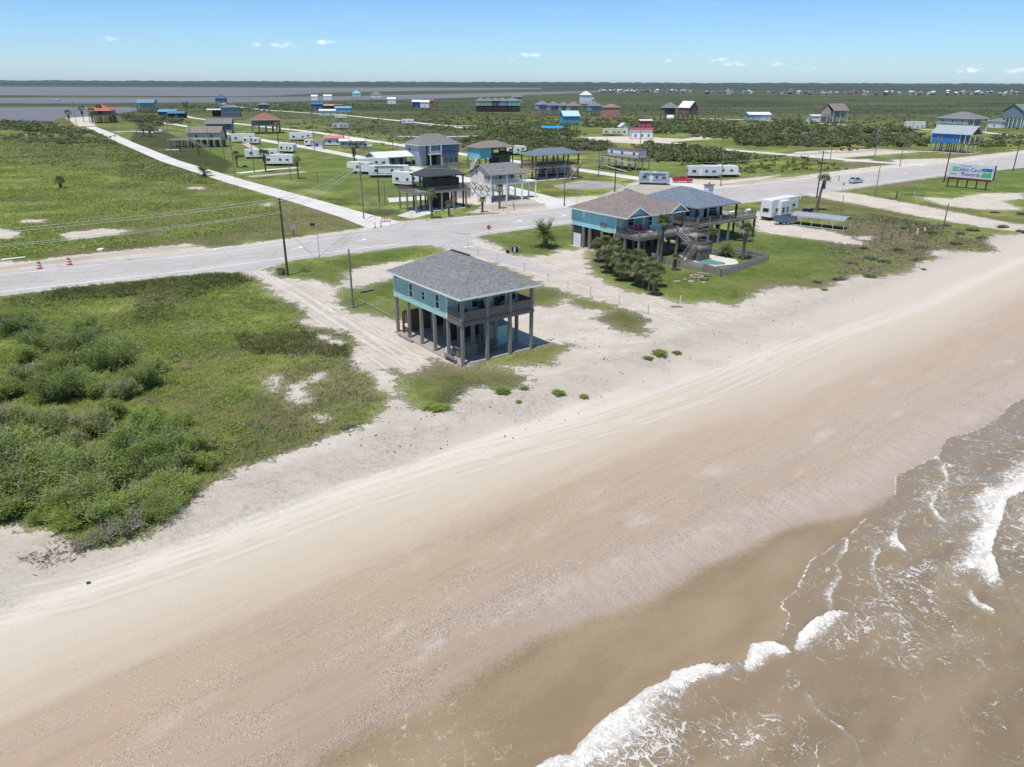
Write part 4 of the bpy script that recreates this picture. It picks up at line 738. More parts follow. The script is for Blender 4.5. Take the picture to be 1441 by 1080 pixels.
# --- palms
def fan(mbv, base, d, pet, size, rs, droop=.35, nseg=11):
    """fan leaf: stalk and a half disc of pointed segments"""
    d = Vector(d).normalized(); up = Vector((0, 0, 1)); s_ = d.cross(up); s_ = s_.normalized() if s_.length > .05 else Vector((1, 0, 0)); n_ = s_.cross(d).normalized()
    c = Vector(base) + d * pet; w = .02
    mbv.append([Vector(base) - s_ * w, Vector(base) + s_ * w, c + s_ * w, c - s_ * w])
    for k in range(nseg):
        a = (k / (nseg - 1) - .5) * 3.6; e = d * math.cos(a) + s_ * math.sin(a); L = size * (.78 + .22 * math.cos(a)) * rs.uniform(.85, 1.25)
        q = s_ * math.cos(a) - d * math.sin(a); ww = size * .11; ww *= .62; mid = c + e * L * .5 - n_ * .04 * L; tip = c + e * L + Vector((0, 0, -droop * L)) - n_ * .05
        mbv.append([c, mid - q * ww, tip, mid + q * ww])
def feather(mbv, base, d, L, rs, droop=.5, w=.34, n=13):
    d = Vector(d).normalized(); p = Vector(base); s_ = d.cross(Vector((0, 0, 1))); s_ = s_.normalized() if s_.length > .05 else Vector((1, 0, 0)); prev = p.copy()
    for k in range(n):
        t = (k + 1) / n; dd = (d + Vector((0, 0, -droop * t * 1.6))).normalized(); p = p + dd * L / n
        ll = L * w * math.sin(min(1, t * 1.15 + .15) * 2.9) + .08
        for sg in (-1, 1):
            tip = p + s_ * sg * ll * .8 + dd * ll * .55 + Vector((0, 0, -.15 * ll)); q = dd * L * .026
            mbv.append([p - q, p + q, tip + q * .3, tip - q * .3])
        mbv.append([prev - s_ * .015, prev + s_ * .015, p + s_ * .012, p - s_ * .012]); prev = p.copy()
def qbuild(name, Q, m, parent): 
    V = np.array([[tuple(v) for v in q] for q in Q], float).reshape(-1, 3); return npmesh(name, V, np.arange(len(V)).reshape(-1, 4), m, parent=parent)
def palm(label, px, py, h, kind='fan', cr=1.0, skirt=.6, lean=(0, 0), seed=0, group='palms', tr=.19, nf=30, name='palm_tree', dead=.0):
    rs = random.Random(seed + 5); x, y = P(px, py); t = thing(name, label, 'palm tree', (x, y, float(gz(x, y)) - .05), rs.uniform(0, 6), group); t.rotation_euler.z = 0
    top = Vector((lean[0], lean[1], h)); mb = MB(); n = 9
    pts = [Vector((lean[0] * (k / n) ** 1.6, lean[1] * (k / n) ** 1.6, h * k / n)) for k in range(n + 1)]; mb.tube(pts, [tr * (1.25 - .5 * k / n) * (1 + .07 * (k % 2)) for k in range(n + 1)], 9); mb.build('trunk', M_TRUNK, t)
    Q = []; D = []
    for k in range(nf):
        a = k * 2.4 + rs.uniform(-.3, .3); e = rs.uniform(-.25, 1.2) if kind == 'fan' else rs.uniform(-.15, 1.25)
        d = (math.cos(a) * math.cos(e), math.sin(a) * math.cos(e), math.sin(e)); lst = D if (rs.random() < dead or (e < -.12 and dead > 0)) else Q
        if kind == 'fan': fan(lst, top, d, .55 * cr, .75 * cr, rs, .22 + .25 * (1 - e))
        else: feather(lst, top, d, 1.75 * cr, rs, .35 + .2 * (1 - e))
    qbuild('fronds', Q, M_FR, t)
    for k in range(int(46 * skirt)):
        a = rs.uniform(0, 6.28); z = h - rs.uniform(0, 1.1 * skirt * cr + .15); b = Vector((top.x + math.cos(a) * .16, top.y + math.sin(a) * .16, z)); fan(D, b, (math.cos(a) * .45, math.sin(a) * .45, -1), .18 * cr, .42 * cr, rs, .1, 6)
    if D: qbuild('dead_skirt', D, M_DEAD, t)
    return t
palm('tall ragged fan palm in front of the turquoise house stairs', 929, 372, 6.7, 'fan', 1.15, .9, (.1, 0), 1, 'palms of the beach house garden', dead=.25)
palm('slim fan palm inside the fence behind the pool, beside the stilts of the white house', 1000, 357, 3.6, 'fan', .85, .35, (0, 0), 2, 'palms of the beach house garden', dead=.15)
palm('tall fan palm with thick brown skirt inside the right corner of the pool fence', 1045, 366, 5.0, 'fan', 1.15, 1.1, (0, 0), 3, 'palms of the beach house garden', .24, dead=.3)
palm('low spreading palm with long arching fronds beside the pool', 1022, 361, 1.0, 'feather', 1.05, .3, (0, 0), 4, 'palms of the beach house garden', .3)
palm('squat palm with brown skirt outside the near-left end of the pool fence', 949, 381, 1.9, 'fan', .75, 1.3, (0, 0), 5, 'palms of the beach house garden', .3, nf=22, dead=.2)
palm('bushy feather palm with drooping dead fronds on the lawn left of the turquoise house', 767, 348, 2.3, 'feather', 1.7, 1.3, (0, 0), 6, 'palms of the beach house garden', .4, 40)
palm('tall dark leaning fan palm at the roadside right of the white trailer', 1149, 297, 7.0, 'fan', 1.25, 1.2, (.9, .4), 7, 'palms along the highway', .26, dead=.35)
palm('bushy dark palm beside the pale side street', 288, 248, 1.4, 'feather', 1.7, .8, (0, 0), 8, 'palms in the left marsh', .4)
palm('lone shaggy palm standing in the left marsh', 86, 265, 1.9, 'fan', 1.3, 1.2, (0, 0), 9, 'palms in the left marsh', .3)
for i_, (a, b, h, c_, l) in enumerate([(608, 308, 5.0, 1.2, 'in front of the dark open pavilion'), (632, 305, 2.6, .8, 'right of the dark open pavilion'), (679, 299, 2.6, .9, 'by the fence corner between the pavilion and pink house'), (703, 294, 4.6, 1.0, 'in front of the pink stilt house'),
                                     (500, 243, 8.0, 2.0, 'with a long dead skirt beside the white trailers'), (392, 203, 8.5, 1.2, 'beside the white camper on the pale street'), (420, 252, 5.5, 1.3, 'right of the flat white trailer'), (374, 242, 5.5, 1.9, 'in front of the flat white trailer'), (334, 236, 4.0, 1.6, 'beside the motorcycle under the pink canopy'),
                                     (260, 156, 6.5, 2.2, 'left of a pair near the bay'), (264, 157, 7.5, 2.2, 'right of a pair near the bay'), (118, 172, 9, 2.8, 'left of the red roofed house'), (131, 174, 8, 2.6, 'in front of the red roofed house'), (143, 173, 10, 2.6, 'right in front of the red roofed house'), (203, 192, 4.5, 2.6, 'beside the cream house drive'), (212, 193, 4.0, 2.4, 'next to the white boat by the cream house'), (280, 219, 3.2, 1.0, 'in front of the cream stilt house'), (254, 214, 3.4, 1.0, 'at the left end of the cream stilt house'), (98, 172, 6, 2.6, 'at the bay end of the street')]):
    palm(f'{"tall dead-skirted" if h > 7 else "small"} fan palm {l}', a, b, h, 'fan', c_, 1.0 if h > 5 else .4, (0, 0), 20 + i_, 'palms among the far houses', .2, 22, dead=.3 if h > 7 else .1)
# clump of trunk-forming fan palms left of the deck
cl_ = [(842 + 84 * u + rnd.uniform(-3, 3), 371 + 36 * u + dv + rnd.uniform(-3, 3)) for u in (0, .12, .24, .36, .48, .6, .72, .84, .96) for dv in (0, -11, 9 if u > .1 else -4)]
for i_, (a, b) in enumerate(cl_):
    palm(f'fan palm of the ragged clump below the turquoise house deck, {["left end", "left half", "right half", "right end"][min(3, max(0, int((a - 838) / 23)))]}', a, b, rnd.uniform(1.7, 2.9), 'fan', rnd.uniform(.95, 1.2), .6, (rnd.uniform(-.4, .4), rnd.uniform(-.4, .4)), 60 + i_, 'clump of fan palms below the deck', .14, 40, dead=.2)
# ================================================================ HOUSES
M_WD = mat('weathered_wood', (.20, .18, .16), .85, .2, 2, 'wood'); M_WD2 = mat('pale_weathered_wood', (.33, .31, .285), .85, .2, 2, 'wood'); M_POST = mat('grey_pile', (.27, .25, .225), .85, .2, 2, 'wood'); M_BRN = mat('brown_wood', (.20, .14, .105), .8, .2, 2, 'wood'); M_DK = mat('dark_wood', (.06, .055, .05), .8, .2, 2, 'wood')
M_TEAL = mat('teal_siding', (.37, .58, .545), .6, .07, .7, 'siding'); M_TURQ = mat('turquoise_siding', (.32, .62, .65), .6, .06, .7, 'siding'); M_WT = mat('white_trim', (.78, .78, .76), .5, .05, 2); M_WSD = mat('white_siding', (.77, .78, .79), .6, .06, 1, 'siding')
M_SHG = mat('grey_shingle', (.19, .192, .193), .85, .2, 1, 'shingle'); M_SHB = mat('brown_shingle', (.22, .185, .165), .85, .15, 1, 'shingle'); M_SHD = mat('dark_shingle', (.055, .06, .07), .85, .15, 1, 'shingle'); M_SHS = mat('slate_blue_roof', (.15, .18, .225), .75, .08, .6, 'shingle')
M_PINK = mat('pale_pink_siding', (.76, .67, .62), .6, .06, 1, 'siding'); M_BLU = mat('slate_blue_siding', (.14, .22, .33), .6, .07, 1, 'siding'); M_LGB = mat('light_blue_grey_panel', (.34, .40, .47), .6, .08, 1, 'siding'); M_CY = mat('cyan_siding', (.20, .50, .62), .6, .08, 1, 'siding'); M_RB = mat('royal_blue_siding', (.03, .20, .52), .55, .08, 1, 'siding')
M_CREAM = mat('cream_siding', (.50, .52, .44), .6, .08, 1, 'siding'); M_MET = mat('white_metal_roof', (.70, .70, .70), .4, .06, .6, 'seam', spec=.5); M_GMET = mat('grey_metal_roof', (.36, .39, .42), .4, .08, .6, 'seam', spec=.5); M_RED = mat('red_brown_roof', (.26, .12, .10), .8, .12, 1, 'shingle'); M_OR = mat('orange_red_roof', (.48, .13, .085), .7, .1, 1, 'shingle')
M_SHADE_SOIL = mat('shade_and_soil_black', (.035, .032, .03), .9, .2, 2); M_SLAB = mat('concrete_slab', (.40, .38, .36), .9, .1, 1); M_GREY = mat('grey_paint', (.30, .31, .32), .6, .1, 2); M_BLK = mat('black_rubber', (.02, .02, .02), .7, .1, 3); M_REDP = mat('red_plastic', (.35, .035, .06), .5, .1, 3); M_STEEL = mat('brushed_steel', (.45, .46, .47), .35, .1, 3, metal=.7, spec=.5)  # near-black that paints shade in openings, also used for ash and soil
HR = 36.2
def win(par, face, pl, a, z, w, h, fm=None, fw=.09, glass=None, name='window'):
    """face W: plane x=pl facing -x; S: plane y=pl facing -y; E, N the opposite; a = centre along the wall, z = sill"""
    def pt(u, v, o): return {'W': (pl - o, u, v), 'E': (pl + o, u, v), 'S': (u, pl - o, v), 'N': (u, pl + o, v)}[face]
    def bx(mb, u0, v0, u1, v1, o0, o1): p, q = pt(u0, v0, o0), pt(u1, v1, o1); mb.box(p[0], p[1], p[2], q[0], q[1], q[2])
    f = MB(); u0, u1, v0, v1 = a - w / 2, a + w / 2, z, z + h
    bx(f, u0 - fw, v0 - fw, u0, v1 + fw, .0, .05); bx(f, u1, v0 - fw, u1 + fw, v1 + fw, .0, .05); bx(f, u0, v0 - fw, u1, v0, 0, .05); bx(f, u0, v1, u1, v1 + fw, 0, .05)
    if name == 'window' and h > .7: bx(f, u0, v0 + h * .5 - .03, u1, v0 + h * .5 + .03, 0, .04)
    o = f.build(name, fm or M_WT, par); g_ = MB(); bx(g_, u0, v0, u1, v1, -.03, .012); g_.build('pane', glass or GLASS, o)
    return o
def rail(par, segs, z, m, h=.95, solid=False, name='railing', gap=.14):
    mb = MB()
    for (x0, y0), (x1, y1) in segs:
        mb.bar((x0, y0, z + h), (x1, y1, z + h), .12, .06); mb.bar((x0, y0, z + .12), (x1, y1, z + .12), .05, .08); L = math.hypot(x1 - x0, y1 - y0); n = max(2, int(L / gap))
        for k in range(n + 1):
            t = k / n; x = x0 + (x1 - x0) * t; y = y0 + (y1 - y0) * t; s = .05 if solid else .018; e = .0
            if solid: dx, dy = (x1 - x0) / L, (y1 - y0) / L; mb.bar((x - dx * s, y - dy * s, z + .1), (x - dx * s, y - dy * s, z + h), .085, .025) if 0 else mb.box(x - s * abs(dx) - .012, y - s * abs(dy) - .012, z + .1, x + s * abs(dx) + .012, y + s * abs(dy) + .012, z + h - .02)
            else: mb.box(x - s, y - s, z + .12, x + s, y + s, z + h - .02)
    return mb.build(name, m, par)
def stairs(par, a, b, w, m, n=None, railing=True, name='staircase'):
    """a = top point, b = bottom point (x,y,z), w = width"""
    A, B = Vector(a), Vector(b); h = Vector((B.x - A.x, B.y - A.y, 0)); d = h.normalized(); s_ = Vector((-d.y, d.x, 0)) * w / 2; n = n or max(3, int((A.z - B.z) / .19)); mb = MB()
    for k in range(n):
        p = A.lerp(B, (k + .5) / n); q = d * (h.length / n * .48); p = p + Vector((0, 0, .02)); mb.add([p - q - s_, p + q - s_, p + q + s_, p - q + s_, p - q - s_ - Vector((0, 0, .05)), p + q - s_ - Vector((0, 0, .05)), p + q + s_ - Vector((0, 0, .05)), p - q + s_ - Vector((0, 0, .05))], [(0, 1, 2, 3), (7, 6, 5, 4), (0, 4, 5, 1), (1, 5, 6, 2), (2, 6, 7, 3), (3, 7, 4, 0)])
    for sg in (-1, 1): mb.bar(A + s_ * sg - Vector((0, 0, .1)), B + s_ * sg + Vector((0, 0, .02)), .06, .26)
    o = mb.build(name, m, par)
    if railing:
        for sg in (-1, 1):
            r = MB(); up = Vector((0, 0, .95)); r.bar(A + s_ * sg + up, B + s_ * sg + up, .09, .06); r.bar(A + s_ * sg + up * .5, B + s_ * sg + up * .5, .04, .06)
            for k in range(5): p = A.lerp(B, k / 4) + s_ * sg; r.bar(p, p + up, .08)
            r.build('handrail', m, o)
    return o
def roof(par, x0, y0, x1, y1, z, rise, kind, m, fm, ov=.5, th=.16, rid=None):
    x0 -= ov; y0 -= ov; x1 += ov; y1 += ov; W, D = x1 - x0, y1 - y0; zt = z + rise; mb = MB()
    if kind == 'hip':
        if rid: (ax, ay), (bx, by) = rid
        elif W >= D: k = D / 2; (ax, ay), (bx, by) = (x0 + k, y0 + k), (x1 - k, y0 + k)
        else: k = W / 2; (ax, ay), (bx, by) = (x0 + k, y0 + k), (x0 + k, y1 - k)
        c = [(x0, y0, z + th), (x1, y0, z + th), (x1, y1, z + th), (x0, y1, z + th), (ax, ay, zt), (bx, by, zt)]
        alongx = abs(bx - ax) >= abs(by - ay) - 1e-6
        fs = [(0, 1, 5, 4), (1, 2, 5), (2, 3, 4, 5), (3, 0, 4)] if alongx else [(0, 1, 4), (1, 2, 5, 4), (2, 3, 5), (3, 0, 4, 5)]
        if abs(bx - ax) + abs(by - ay) < .02: c = c[:5]; fs = [(0, 1, 4), (1, 2, 4), (2, 3, 4), (3, 0, 4)]
        mb.add(c + [], fs); o = mb.build('roof', m, par)
    else:
        if kind == 'gx': pr = [(y0, z), (y0, z + th), ((y0 + y1) / 2, zt), (y1, z + th), (y1, z), ((y0 + y1) / 2, zt - th * 1.1)]; mb.prism(pr, x0, x1, 'x')
        else: pr = [(x0, z), (x0, z + th), ((x0 + x1) / 2, zt), (x1, z + th), (x1, z), ((x0 + x1) / 2, zt - th * 1.1)]; mb.prism(pr, y0, y1, 'y')
        return mb.build('roof', m, par)
    f = MB(); f.box(x0 + .02, y0 + .02, z - .02, x1 - .02, y1 - .02, z + .03)           # soffit
    for a, b, c_, d_ in ((x0 - .03, y0 - .03, x1 + .03, y0), (x0 - .03, y1, x1 + .03, y1 + .03), (x0 - .03, y0, x0, y1), (x1, y0, x1 + .03, y1)): f.box(a, b, z - .04, c_, d_, z + th - .005)
    f.build('fascia', fm, o); return o
def posts(par, pts, z1, m, r=.13, z0=-.3, rnd_=False):
    for x, y in pts:
        mb = MB()
        if rnd_: mb.tube([(x, y, z0), (x, y, z1)], [r * 1.05, r * .95], 8)
        else: mb.box(x - r, y - r, z0, x + r, y + r, z1)
        mb.build('post', m, par)
def box(par, name, b, m, bevel=0): mb = MB(); mb.box(*b); return mb.build(name, m, par, bevel=bevel)
def gable_fill(par, x0, y0, x1, y1, z, rise, kind, m, ov=.5):
    mb = MB(); th = .16
    if kind == 'gx': k = (rise - .16) * ((y1 - y0) / 2) / ((y1 - y0) / 2 + ov); pr = [(y0 + .01, z), (y1 - .01, z), ((y0 + y1) / 2, z + k)]; mb.prism(pr, x0, x0 + .1, 'x'); mb.prism(pr, x1 - .1, x1, 'x')
    else: pr = [(x0 + .01, z), (x1 - .01, z), ((x0 + x1) / 2, z + (rise - .16) * ((x1 - x0) / 2) / ((x1 - x0) / 2 + ov))]; mb.prism(pr, y0, y0 + .1, 'y'); mb.prism(pr, y1 - .1, y1, 'y')
    return mb.build('gable', m, par)
def house_at(name, label, x, y, rot=HR, group=None, cat='house'):
    NOBUSH.append((x + 2, y + 6, 9 if y > 140 else 1)); return thing(name, label, cat, (x, y, 0), R(rot), group)
def grid(x0, x1, nx, y0, y1, ny): return [(x0 + (x1 - x0) * i / (nx - 1), y0 + (y1 - y0) * j / (ny - 1)) for i in range(nx) for j in range(ny)]
# ---- 1 the teal house in the foreground
def main_house():
    h = house_at('stilt_house', 'teal stilt house with grey hip roof and front porch standing alone on the sand', -4.9, 69.0, 36.9)
    w, d = 8.8, 13.5; ZF = 4.6
    pr = [(.1, y) for y in (.1, 2.65, 5.3, 8.0, 10.7, 13.3)] + [(x, .1) for x in (3.05, 5.9, 8.7)] + [(x, y) for x in (3.05, 5.9, 8.7) for y in (2.65, 5.3, 8.0, 10.7, 13.3)]
    front = [(.1, .1), (3.05, .1), (5.9, .1), (8.7, .1)]
    for p in pr: posts(h, [p], 6.86 if p in front else 4.2, M_POST, .15)
    box(h, 'wall', (0, 2.6, 4.2, w, d, 6.9), M_TEAL)
    tr = MB()
    for (x, y) in ((0, 2.6), (0, d), (w, 2.6)): tr.box(x - .06, y - .06, 4.2, x + .06, y + .06, 6.88)
    tr.build('corner_trim', M_WT, h)
    box(h, 'porch_floor', (-.05, -.05, 4.36, w + .05, 2.59, 4.5), M_WD)
    b = MB(); b.box(-.1, -.1, 4.06, w + .1, .0, 4.355); b.box(-.1, .0, 4.06, 0, 2.58, 4.355); b.box(w, .0, 4.06, w + .1, 2.58, 4.355); b.box(.01, 2.62, 3.95, w - .01, 2.75, 4.19)
    for y in (5.3, 8.0, 10.7, 13.3): b.box(.01, y - .07, 3.95, w - .01, y + .07, 4.19)
    b.build('beam', M_WD, h)
    rail(h, [((0, 0), (w, 0)), ((0, 0), (0, 2.55)), ((w, 0), (w, 2.55))], 4.5, M_WD, .95, True)
    rf = roof(h, 0, 0, w, d, 6.9, 2.75, 'hip', M_SHG, M_WT, .62, rid=((w / 2, 4.7), (w / 2, 8.7)))
    v = MB(); v.box(w / 2 - .12, 5.0, 9.6, w / 2 + .12, 8.4, 9.72); v.build('ridge_vent', M_SHD, rf); v = MB(); v.tube([(w / 2 - .5, 8.9, 9.2), (w / 2 - .5, 8.9, 9.75)], .05, 8); v.build('vent_pipe', M_WT, rf)
    v = MB(); v.tube([(w / 2 + .1, 8.75, 9.4), (w / 2 + .1, 8.75, 9.95)], .09, 8); v.build('vent_pipe', M_WT, rf)
    for y, z, ww, hh in ((4.4, 4.95, .62, 1.4), (7.2, 5.2, .62, .85), (9.75, 4.95, .62, 1.4)): win(h, 'W', 0, y, z, ww, hh)
    win(h, 'W', 0, 12.9, 6.3, .5, .25)
    for x, ww in ((1.6, .7), (3.3, .75), (6.7, .8), (8.2, .55)): win(h, 'S', 2.6, x, 4.95, ww, 1.35)
    dr = box(h, 'door', (4.7, 2.55, 4.52, 5.55, 2.598, 6.55), M_WT); box(dr, 'handle', (4.78, 2.5, 5.45, 4.83, 2.549, 5.52), M_STEEL)
    win(h, 'E', w, 8, 4.95, 1.0, 1.2); win(h, 'N', d, 4, 4.95, 1.0, 1.2)
    # ground floor: slab, store room, slatted enclosure, lattice
    box(h, 'slab', (-.25, .0, -.2, w + .1, d + .2, .10), mat('sandy_slab', (.33, .30, .265), .9, .15, 1))
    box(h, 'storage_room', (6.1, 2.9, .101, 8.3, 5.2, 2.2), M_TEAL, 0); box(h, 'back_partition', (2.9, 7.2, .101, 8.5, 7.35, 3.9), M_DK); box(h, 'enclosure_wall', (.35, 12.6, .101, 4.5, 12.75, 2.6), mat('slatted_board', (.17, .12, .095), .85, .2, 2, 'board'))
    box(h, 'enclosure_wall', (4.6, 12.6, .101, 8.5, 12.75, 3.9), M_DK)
    lt = MB()
    for k in range(16): lt.bar((5.2 + k * .22, 7.0, 2.1), (5.2 + k * .22 + 1.2, 7.0, 3.9), .04); lt.bar((6.4 + k * .22 - 0, 7.05, 2.1), (5.2 + k * .22, 7.05, 3.9), .04)
    lt.build('lattice', M_WD, h)
    box(h, 'steps_box', (-.55, 9.2, -.1, -.3, 12.2, .3), M_WD2)
    return h
H1 = main_house(); HM = H1.matrix_basis.copy()
def near1(name, label, cat, x, y, z=.1, rz=0, group=None):
    p = Matrix.Translation((-4.9, 69.0, 0)) @ Matrix.Rotation(R(36.9), 4, 'Z') @ Vector((x, y, z)); return thing(name, label, cat, p, R(36.9) + rz, group)
def chair(t, m, s=1):
    box(t, 'seat', (-.3 * s, -.28 * s, .38 * s, .3 * s, .28 * s, .43 * s), m, .01); mb = MB(); mb.bar((0, .28 * s, .42 * s), (0, .5 * s, 1.1 * s), .58 * s, .03); mb.build('backrest', m, t)
    for x in (-1, 1): box(t, 'armrest', (x * .34 * s - .04, -.3 * s, .6 * s, x * .34 * s + .04, .34 * s, .63 * s), m)
    for x in (-1, 1):
        for y in (-.26, .3): box(t, 'leg', (x * .33 * s - .025, y * s - .025, 0, x * .33 * s + .025, y * s + .025, .599 * s), m)
for i_, (x, l) in enumerate(((3.9, 'left'), (5.9, 'right'))):
    c_ = near1('rocking_chair', f'dark rocking chair on the teal house porch, {l} of the door', 'chair', x, 1.9, 4.5, 0, 'rocking chairs on the teal house porch'); chair(c_, M_DK)
t_ = near1('porch_table', 'small round dark table at the left end of the teal house porch', 'table', 1.1, 1.4, 4.5); mb = MB(); mb.tube([(0, 0, .68), (0, 0, .72)], .5, 16); mb.build('tabletop', M_DK, t_); mb = MB(); mb.tube([(0, 0, .0), (0, 0, .68)], .05, 8); mb.build('pedestal', M_DK, t_)
t_ = near1('bench', 'low pale wooden bench between the front left posts of the teal house', 'bench', -.25, 1.75, .02, R(90)); box(t_, 'seat', (-.95, -.2, .42, .95, .2, .48), M_WD2); box(t_, 'backrest', (-.95, .16, .5, .95, .2, .8), M_WD2)
for x in (-.8, .8): box(t_, 'leg', (x - .04, -.18, 0, x + .04, .18, .419), M_WD2)
t_ = near1('picnic_table', 'weathered picnic table under the teal house', 'table', 5.1, 2.4, .101); box(t_, 'tabletop', (-.9, -.4, .72, .9, .4, .77), M_WD2)
for s in (-1, 1): box(t_, 'bench_seat', (-.9, s * .72 - .14, .42, .9, s * .72 + .14, .46), M_WD2); mb = MB(); mb.bar((s * .6, -.7, .0), (s * .6, .3, .72), .08); mb.bar((s * .6, .7, .0), (s * .6, -.3, .72), .08); mb.build('leg', M_WD2, t_)
t_ = near1('wooden_crate', 'tan timber bar counter under the front left corner of the teal house', 'counter', 1.9, 2.2, .101); box(t_, 'panel', (-1.1, -.3, 0, 1.1, .3, 1.05), mat('tan_board', (.28, .22, .17), .8, .15, 2, 'board')); box(t_, 'top', (-1.2, -.4, 1.052, 1.2, .4, 1.1), M_WD2)
t_ = near1('kettle_grill', 'small black kettle grill under the teal house', 'grill', 3.9, 1.4, .101); mb = MB(); mb.tube([(0, 0, .55), (0, 0, .62), (0, 0, .78), (0, 0, .92), (0, 0, .96)], [.12, .26, .29, .2, .03], 12); mb.build('bowl', M_BLK, t_)
for k in range(3): a = k * 2.1; mb = MB(); mb.bar((math.cos(a) * .1, math.sin(a) * .1, .58), (math.cos(a) * .3, math.sin(a) * .3, 0), .025); mb.build('leg', M_BLK, t_)
t_ = near1('meter_box', 'white utility meter box on the second left post of the teal house', 'meter', -.2, 10.7, 1.4); box(t_, 'housing', (-.12, -.25, 0, .03, .25, .35), M_WT, .02); mb = MB(); mb.tube([(-.03, .1, -.6), (-.03, .1, 0)], .04, 6); mb.tube([(-.03, .1, .35), (-.03, .1, 1.5)], .04, 6); mb.build('conduit', M_GREY, t_)
t_ = near1('storage_rack', 'low white shelf rack beside the front left post of the teal house', 'rack', .55, 3.3, .101)
for z in (.15, .45, .75): box(t_, 'shelf', (-.3, -.3, z, .3, .3, z + .04), M_WT)
for x in (-.28, .28): box(t_, 'frame', (x - .02, -.28, 0, x + .02, .28, .9), M_WT)
# ---- 2 turquoise house
def turq():
    h = house_at('beach_house', 'turquoise stilt house with brown pyramid roof, two gables and a deck facing the beach', 18.0, 118.3, HR); Z = 3.75
    box(h, 'wall', (0, 2.3, Z - .1, 13.2, 13.2, 6.4), M_TURQ); box(h, 'wall', (.0, .6, Z + .001, .12, 2.29, 6.4), M_TURQ) if 0 else None
    box(h, 'wall', (4.6, .9, Z - .05, 9.8, 2.29, 6.4), M_TURQ)
    tr = MB(); [tr.box(x - .07, y - .07, Z - .1, x + .07, y + .07, 6.38) for x, y in ((0, 2.3), (0, 13.2), (13.2, 2.3))]; tr.build('corner_trim', M_WT, h)
    rf = roof(h, 0, 0, 13.2, 13.2, 6.4, 3.3, 'hip', M_SHB, M_WT, .6, rid=((6.3, 6.6), (6.9, 6.6)))
    for x0, x1 in ((.0, 4.4), (9.9, 13.2)):
        xm = (x0 + x1) / 2; rz_ = 1.35 if x0 < 1 else 1.15
        g_ = MB(); g_.prism([(x0 - .45, 6.42), (x0 - .45, 6.56), (xm, 6.56 + rz_ + .12), (x1 + .35, 6.56), (x1 + .35, 6.42), (xm, 6.42 + rz_ + .08)], -.62, 4.0, 'y'); gg = g_.build('gable_roof', M_SHB, h)
        f_ = MB(); f_.prism([(x0 - .48, 6.38), (x0 - .48, 6.58), (xm, 6.60 + rz_ + .13), (x1 + .38, 6.58), (x1 + .38, 6.38), (xm, 6.40 + rz_ + .03)], -.68, -.622, 'y'); f_.build('barge_board', M_WT, gg)
        f_ = MB(); f_.prism([(x0 - .1, 6.55), (x1 + .0, 6.55), (xm, 6.50 + rz_)], -.30, -.2, 'y'); f_.build('pediment', M_TURQ, gg); box(gg, 'dark_band', (x0 - .1, -.34, 6.42, x1, -.301, 6.56), M_DK)
    for (x, y, z) in ((3.0, 8, 8.6), (1.6, 9.3, 7.8), (2.5, 4.0, 7.9)): mb = MB(); mb.tube([(x, y, z - .7), (x, y, z)], .06, 8); mb.build('vent_pipe', M_WT, rf)
    for k, (x, y) in enumerate(((6.0, 6.9), (6.8, 7.2), (6.5, 6.2))): mb = MB(); mb.tube([(x, y, 9.4), (x, y, 9.9), (x, y, 10.0)], [.16, .22, .02], 10); mb.build('turbine_vent', M_STEEL, rf)
    win(h, 'W', 0, 10.2, 5.1, .5, 1.1, M_WT, .07, M_WT); win(h, 'W', 0, 5.2, 4.35, 1.6, .5, M_WD2, .06, M_GREY)
    mb = MB(); mb.box(-.06, 3.3, 3.55, -.01, 5.3, 3.66); mb.build('yellow_sign', mat('yellow_paint', (.65, .5, .03)), h)
    win(h, 'S', 2.3, 1.0, 4.1, .9, 2.0, M_WT, .07, M_WSD, 'door'); win(h, 'S', 2.3, 3.2, 4.6, 1.3, 1.3); win(h, 'S', .9, 6.2, 4.6, 1.0, 1.4); win(h, 'S', .9, 8.6, 4.6, 1.0, 1.4); win(h, 'S', 2.3, 11.4, 4.1, 1.6, 2.0); win(h, 'E', 13.2, 7, 4.6, 1.2, 1.2); win(h, 'N', 13.2, 6, 4.6, 1.2, 1.2)
    mb = MB(); mb.box(-.02, -3.0, Z - .14, 13.6, .899, Z); mb.box(0, .9, Z - .14, 4.59, 2.28, Z); mb.box(9.82, .9, Z - .14, 13.6, 2.28, Z); dk = mb.build('deck_floor', M_WD2, h)
    mb = MB(); mb.box(-.1, -3.1, Z - .5, 13.7, -3.0, Z - .02); mb.box(-.1, -3.0, Z - .5, -.02, 2.28, Z - .02); mb.box(13.601, -3.0, Z - .5, 13.7, 2.3, Z - .02); mb.build('deck_fascia', M_WD, h)
    rail(h, [((0, -3), (8.2, -3)), ((10.0, -3), (13.6, -3)), ((0, -3), (0, 2.2)), ((13.6, -3), (13.6, 2.2))], Z, M_WD, .95)
    posts(h, [(x, -2.9) for x in (.1, 4.5, 8.8, 13.3)], 4.7, M_POST, .16); posts(h, [(.15, -.1), (4.4, -.1), (9.9, -.1), (13.0, -.1)], 6.38, M_WD, .12, Z)
    posts(h, [(x, y) for x in (.15, 4.5, 8.8, 13.0) for y in (.2, 2.6, 5.6, 8.6, 13.0)] + [(.15, 10.2)], Z - .12, M_POST, .2)
    box(h, 'slab', (-.4, -.2, -.2, 13.4, 13.4, .08), M_SLAB); gl = box(h, 'garage_wall', (.1, 10.5, .081, .2, 13.1, 3.6), M_DK); box(h, 'garage_wall', (.7, 5.8, .081, 6, 13.1, 3.6), mat('dark_brown_board', (.075, .055, .045), .8, .2, 2, 'board')); box(gl, 'garage_door', (.03, 10.8, .1, .098, 12.7, 2.3), M_WT)
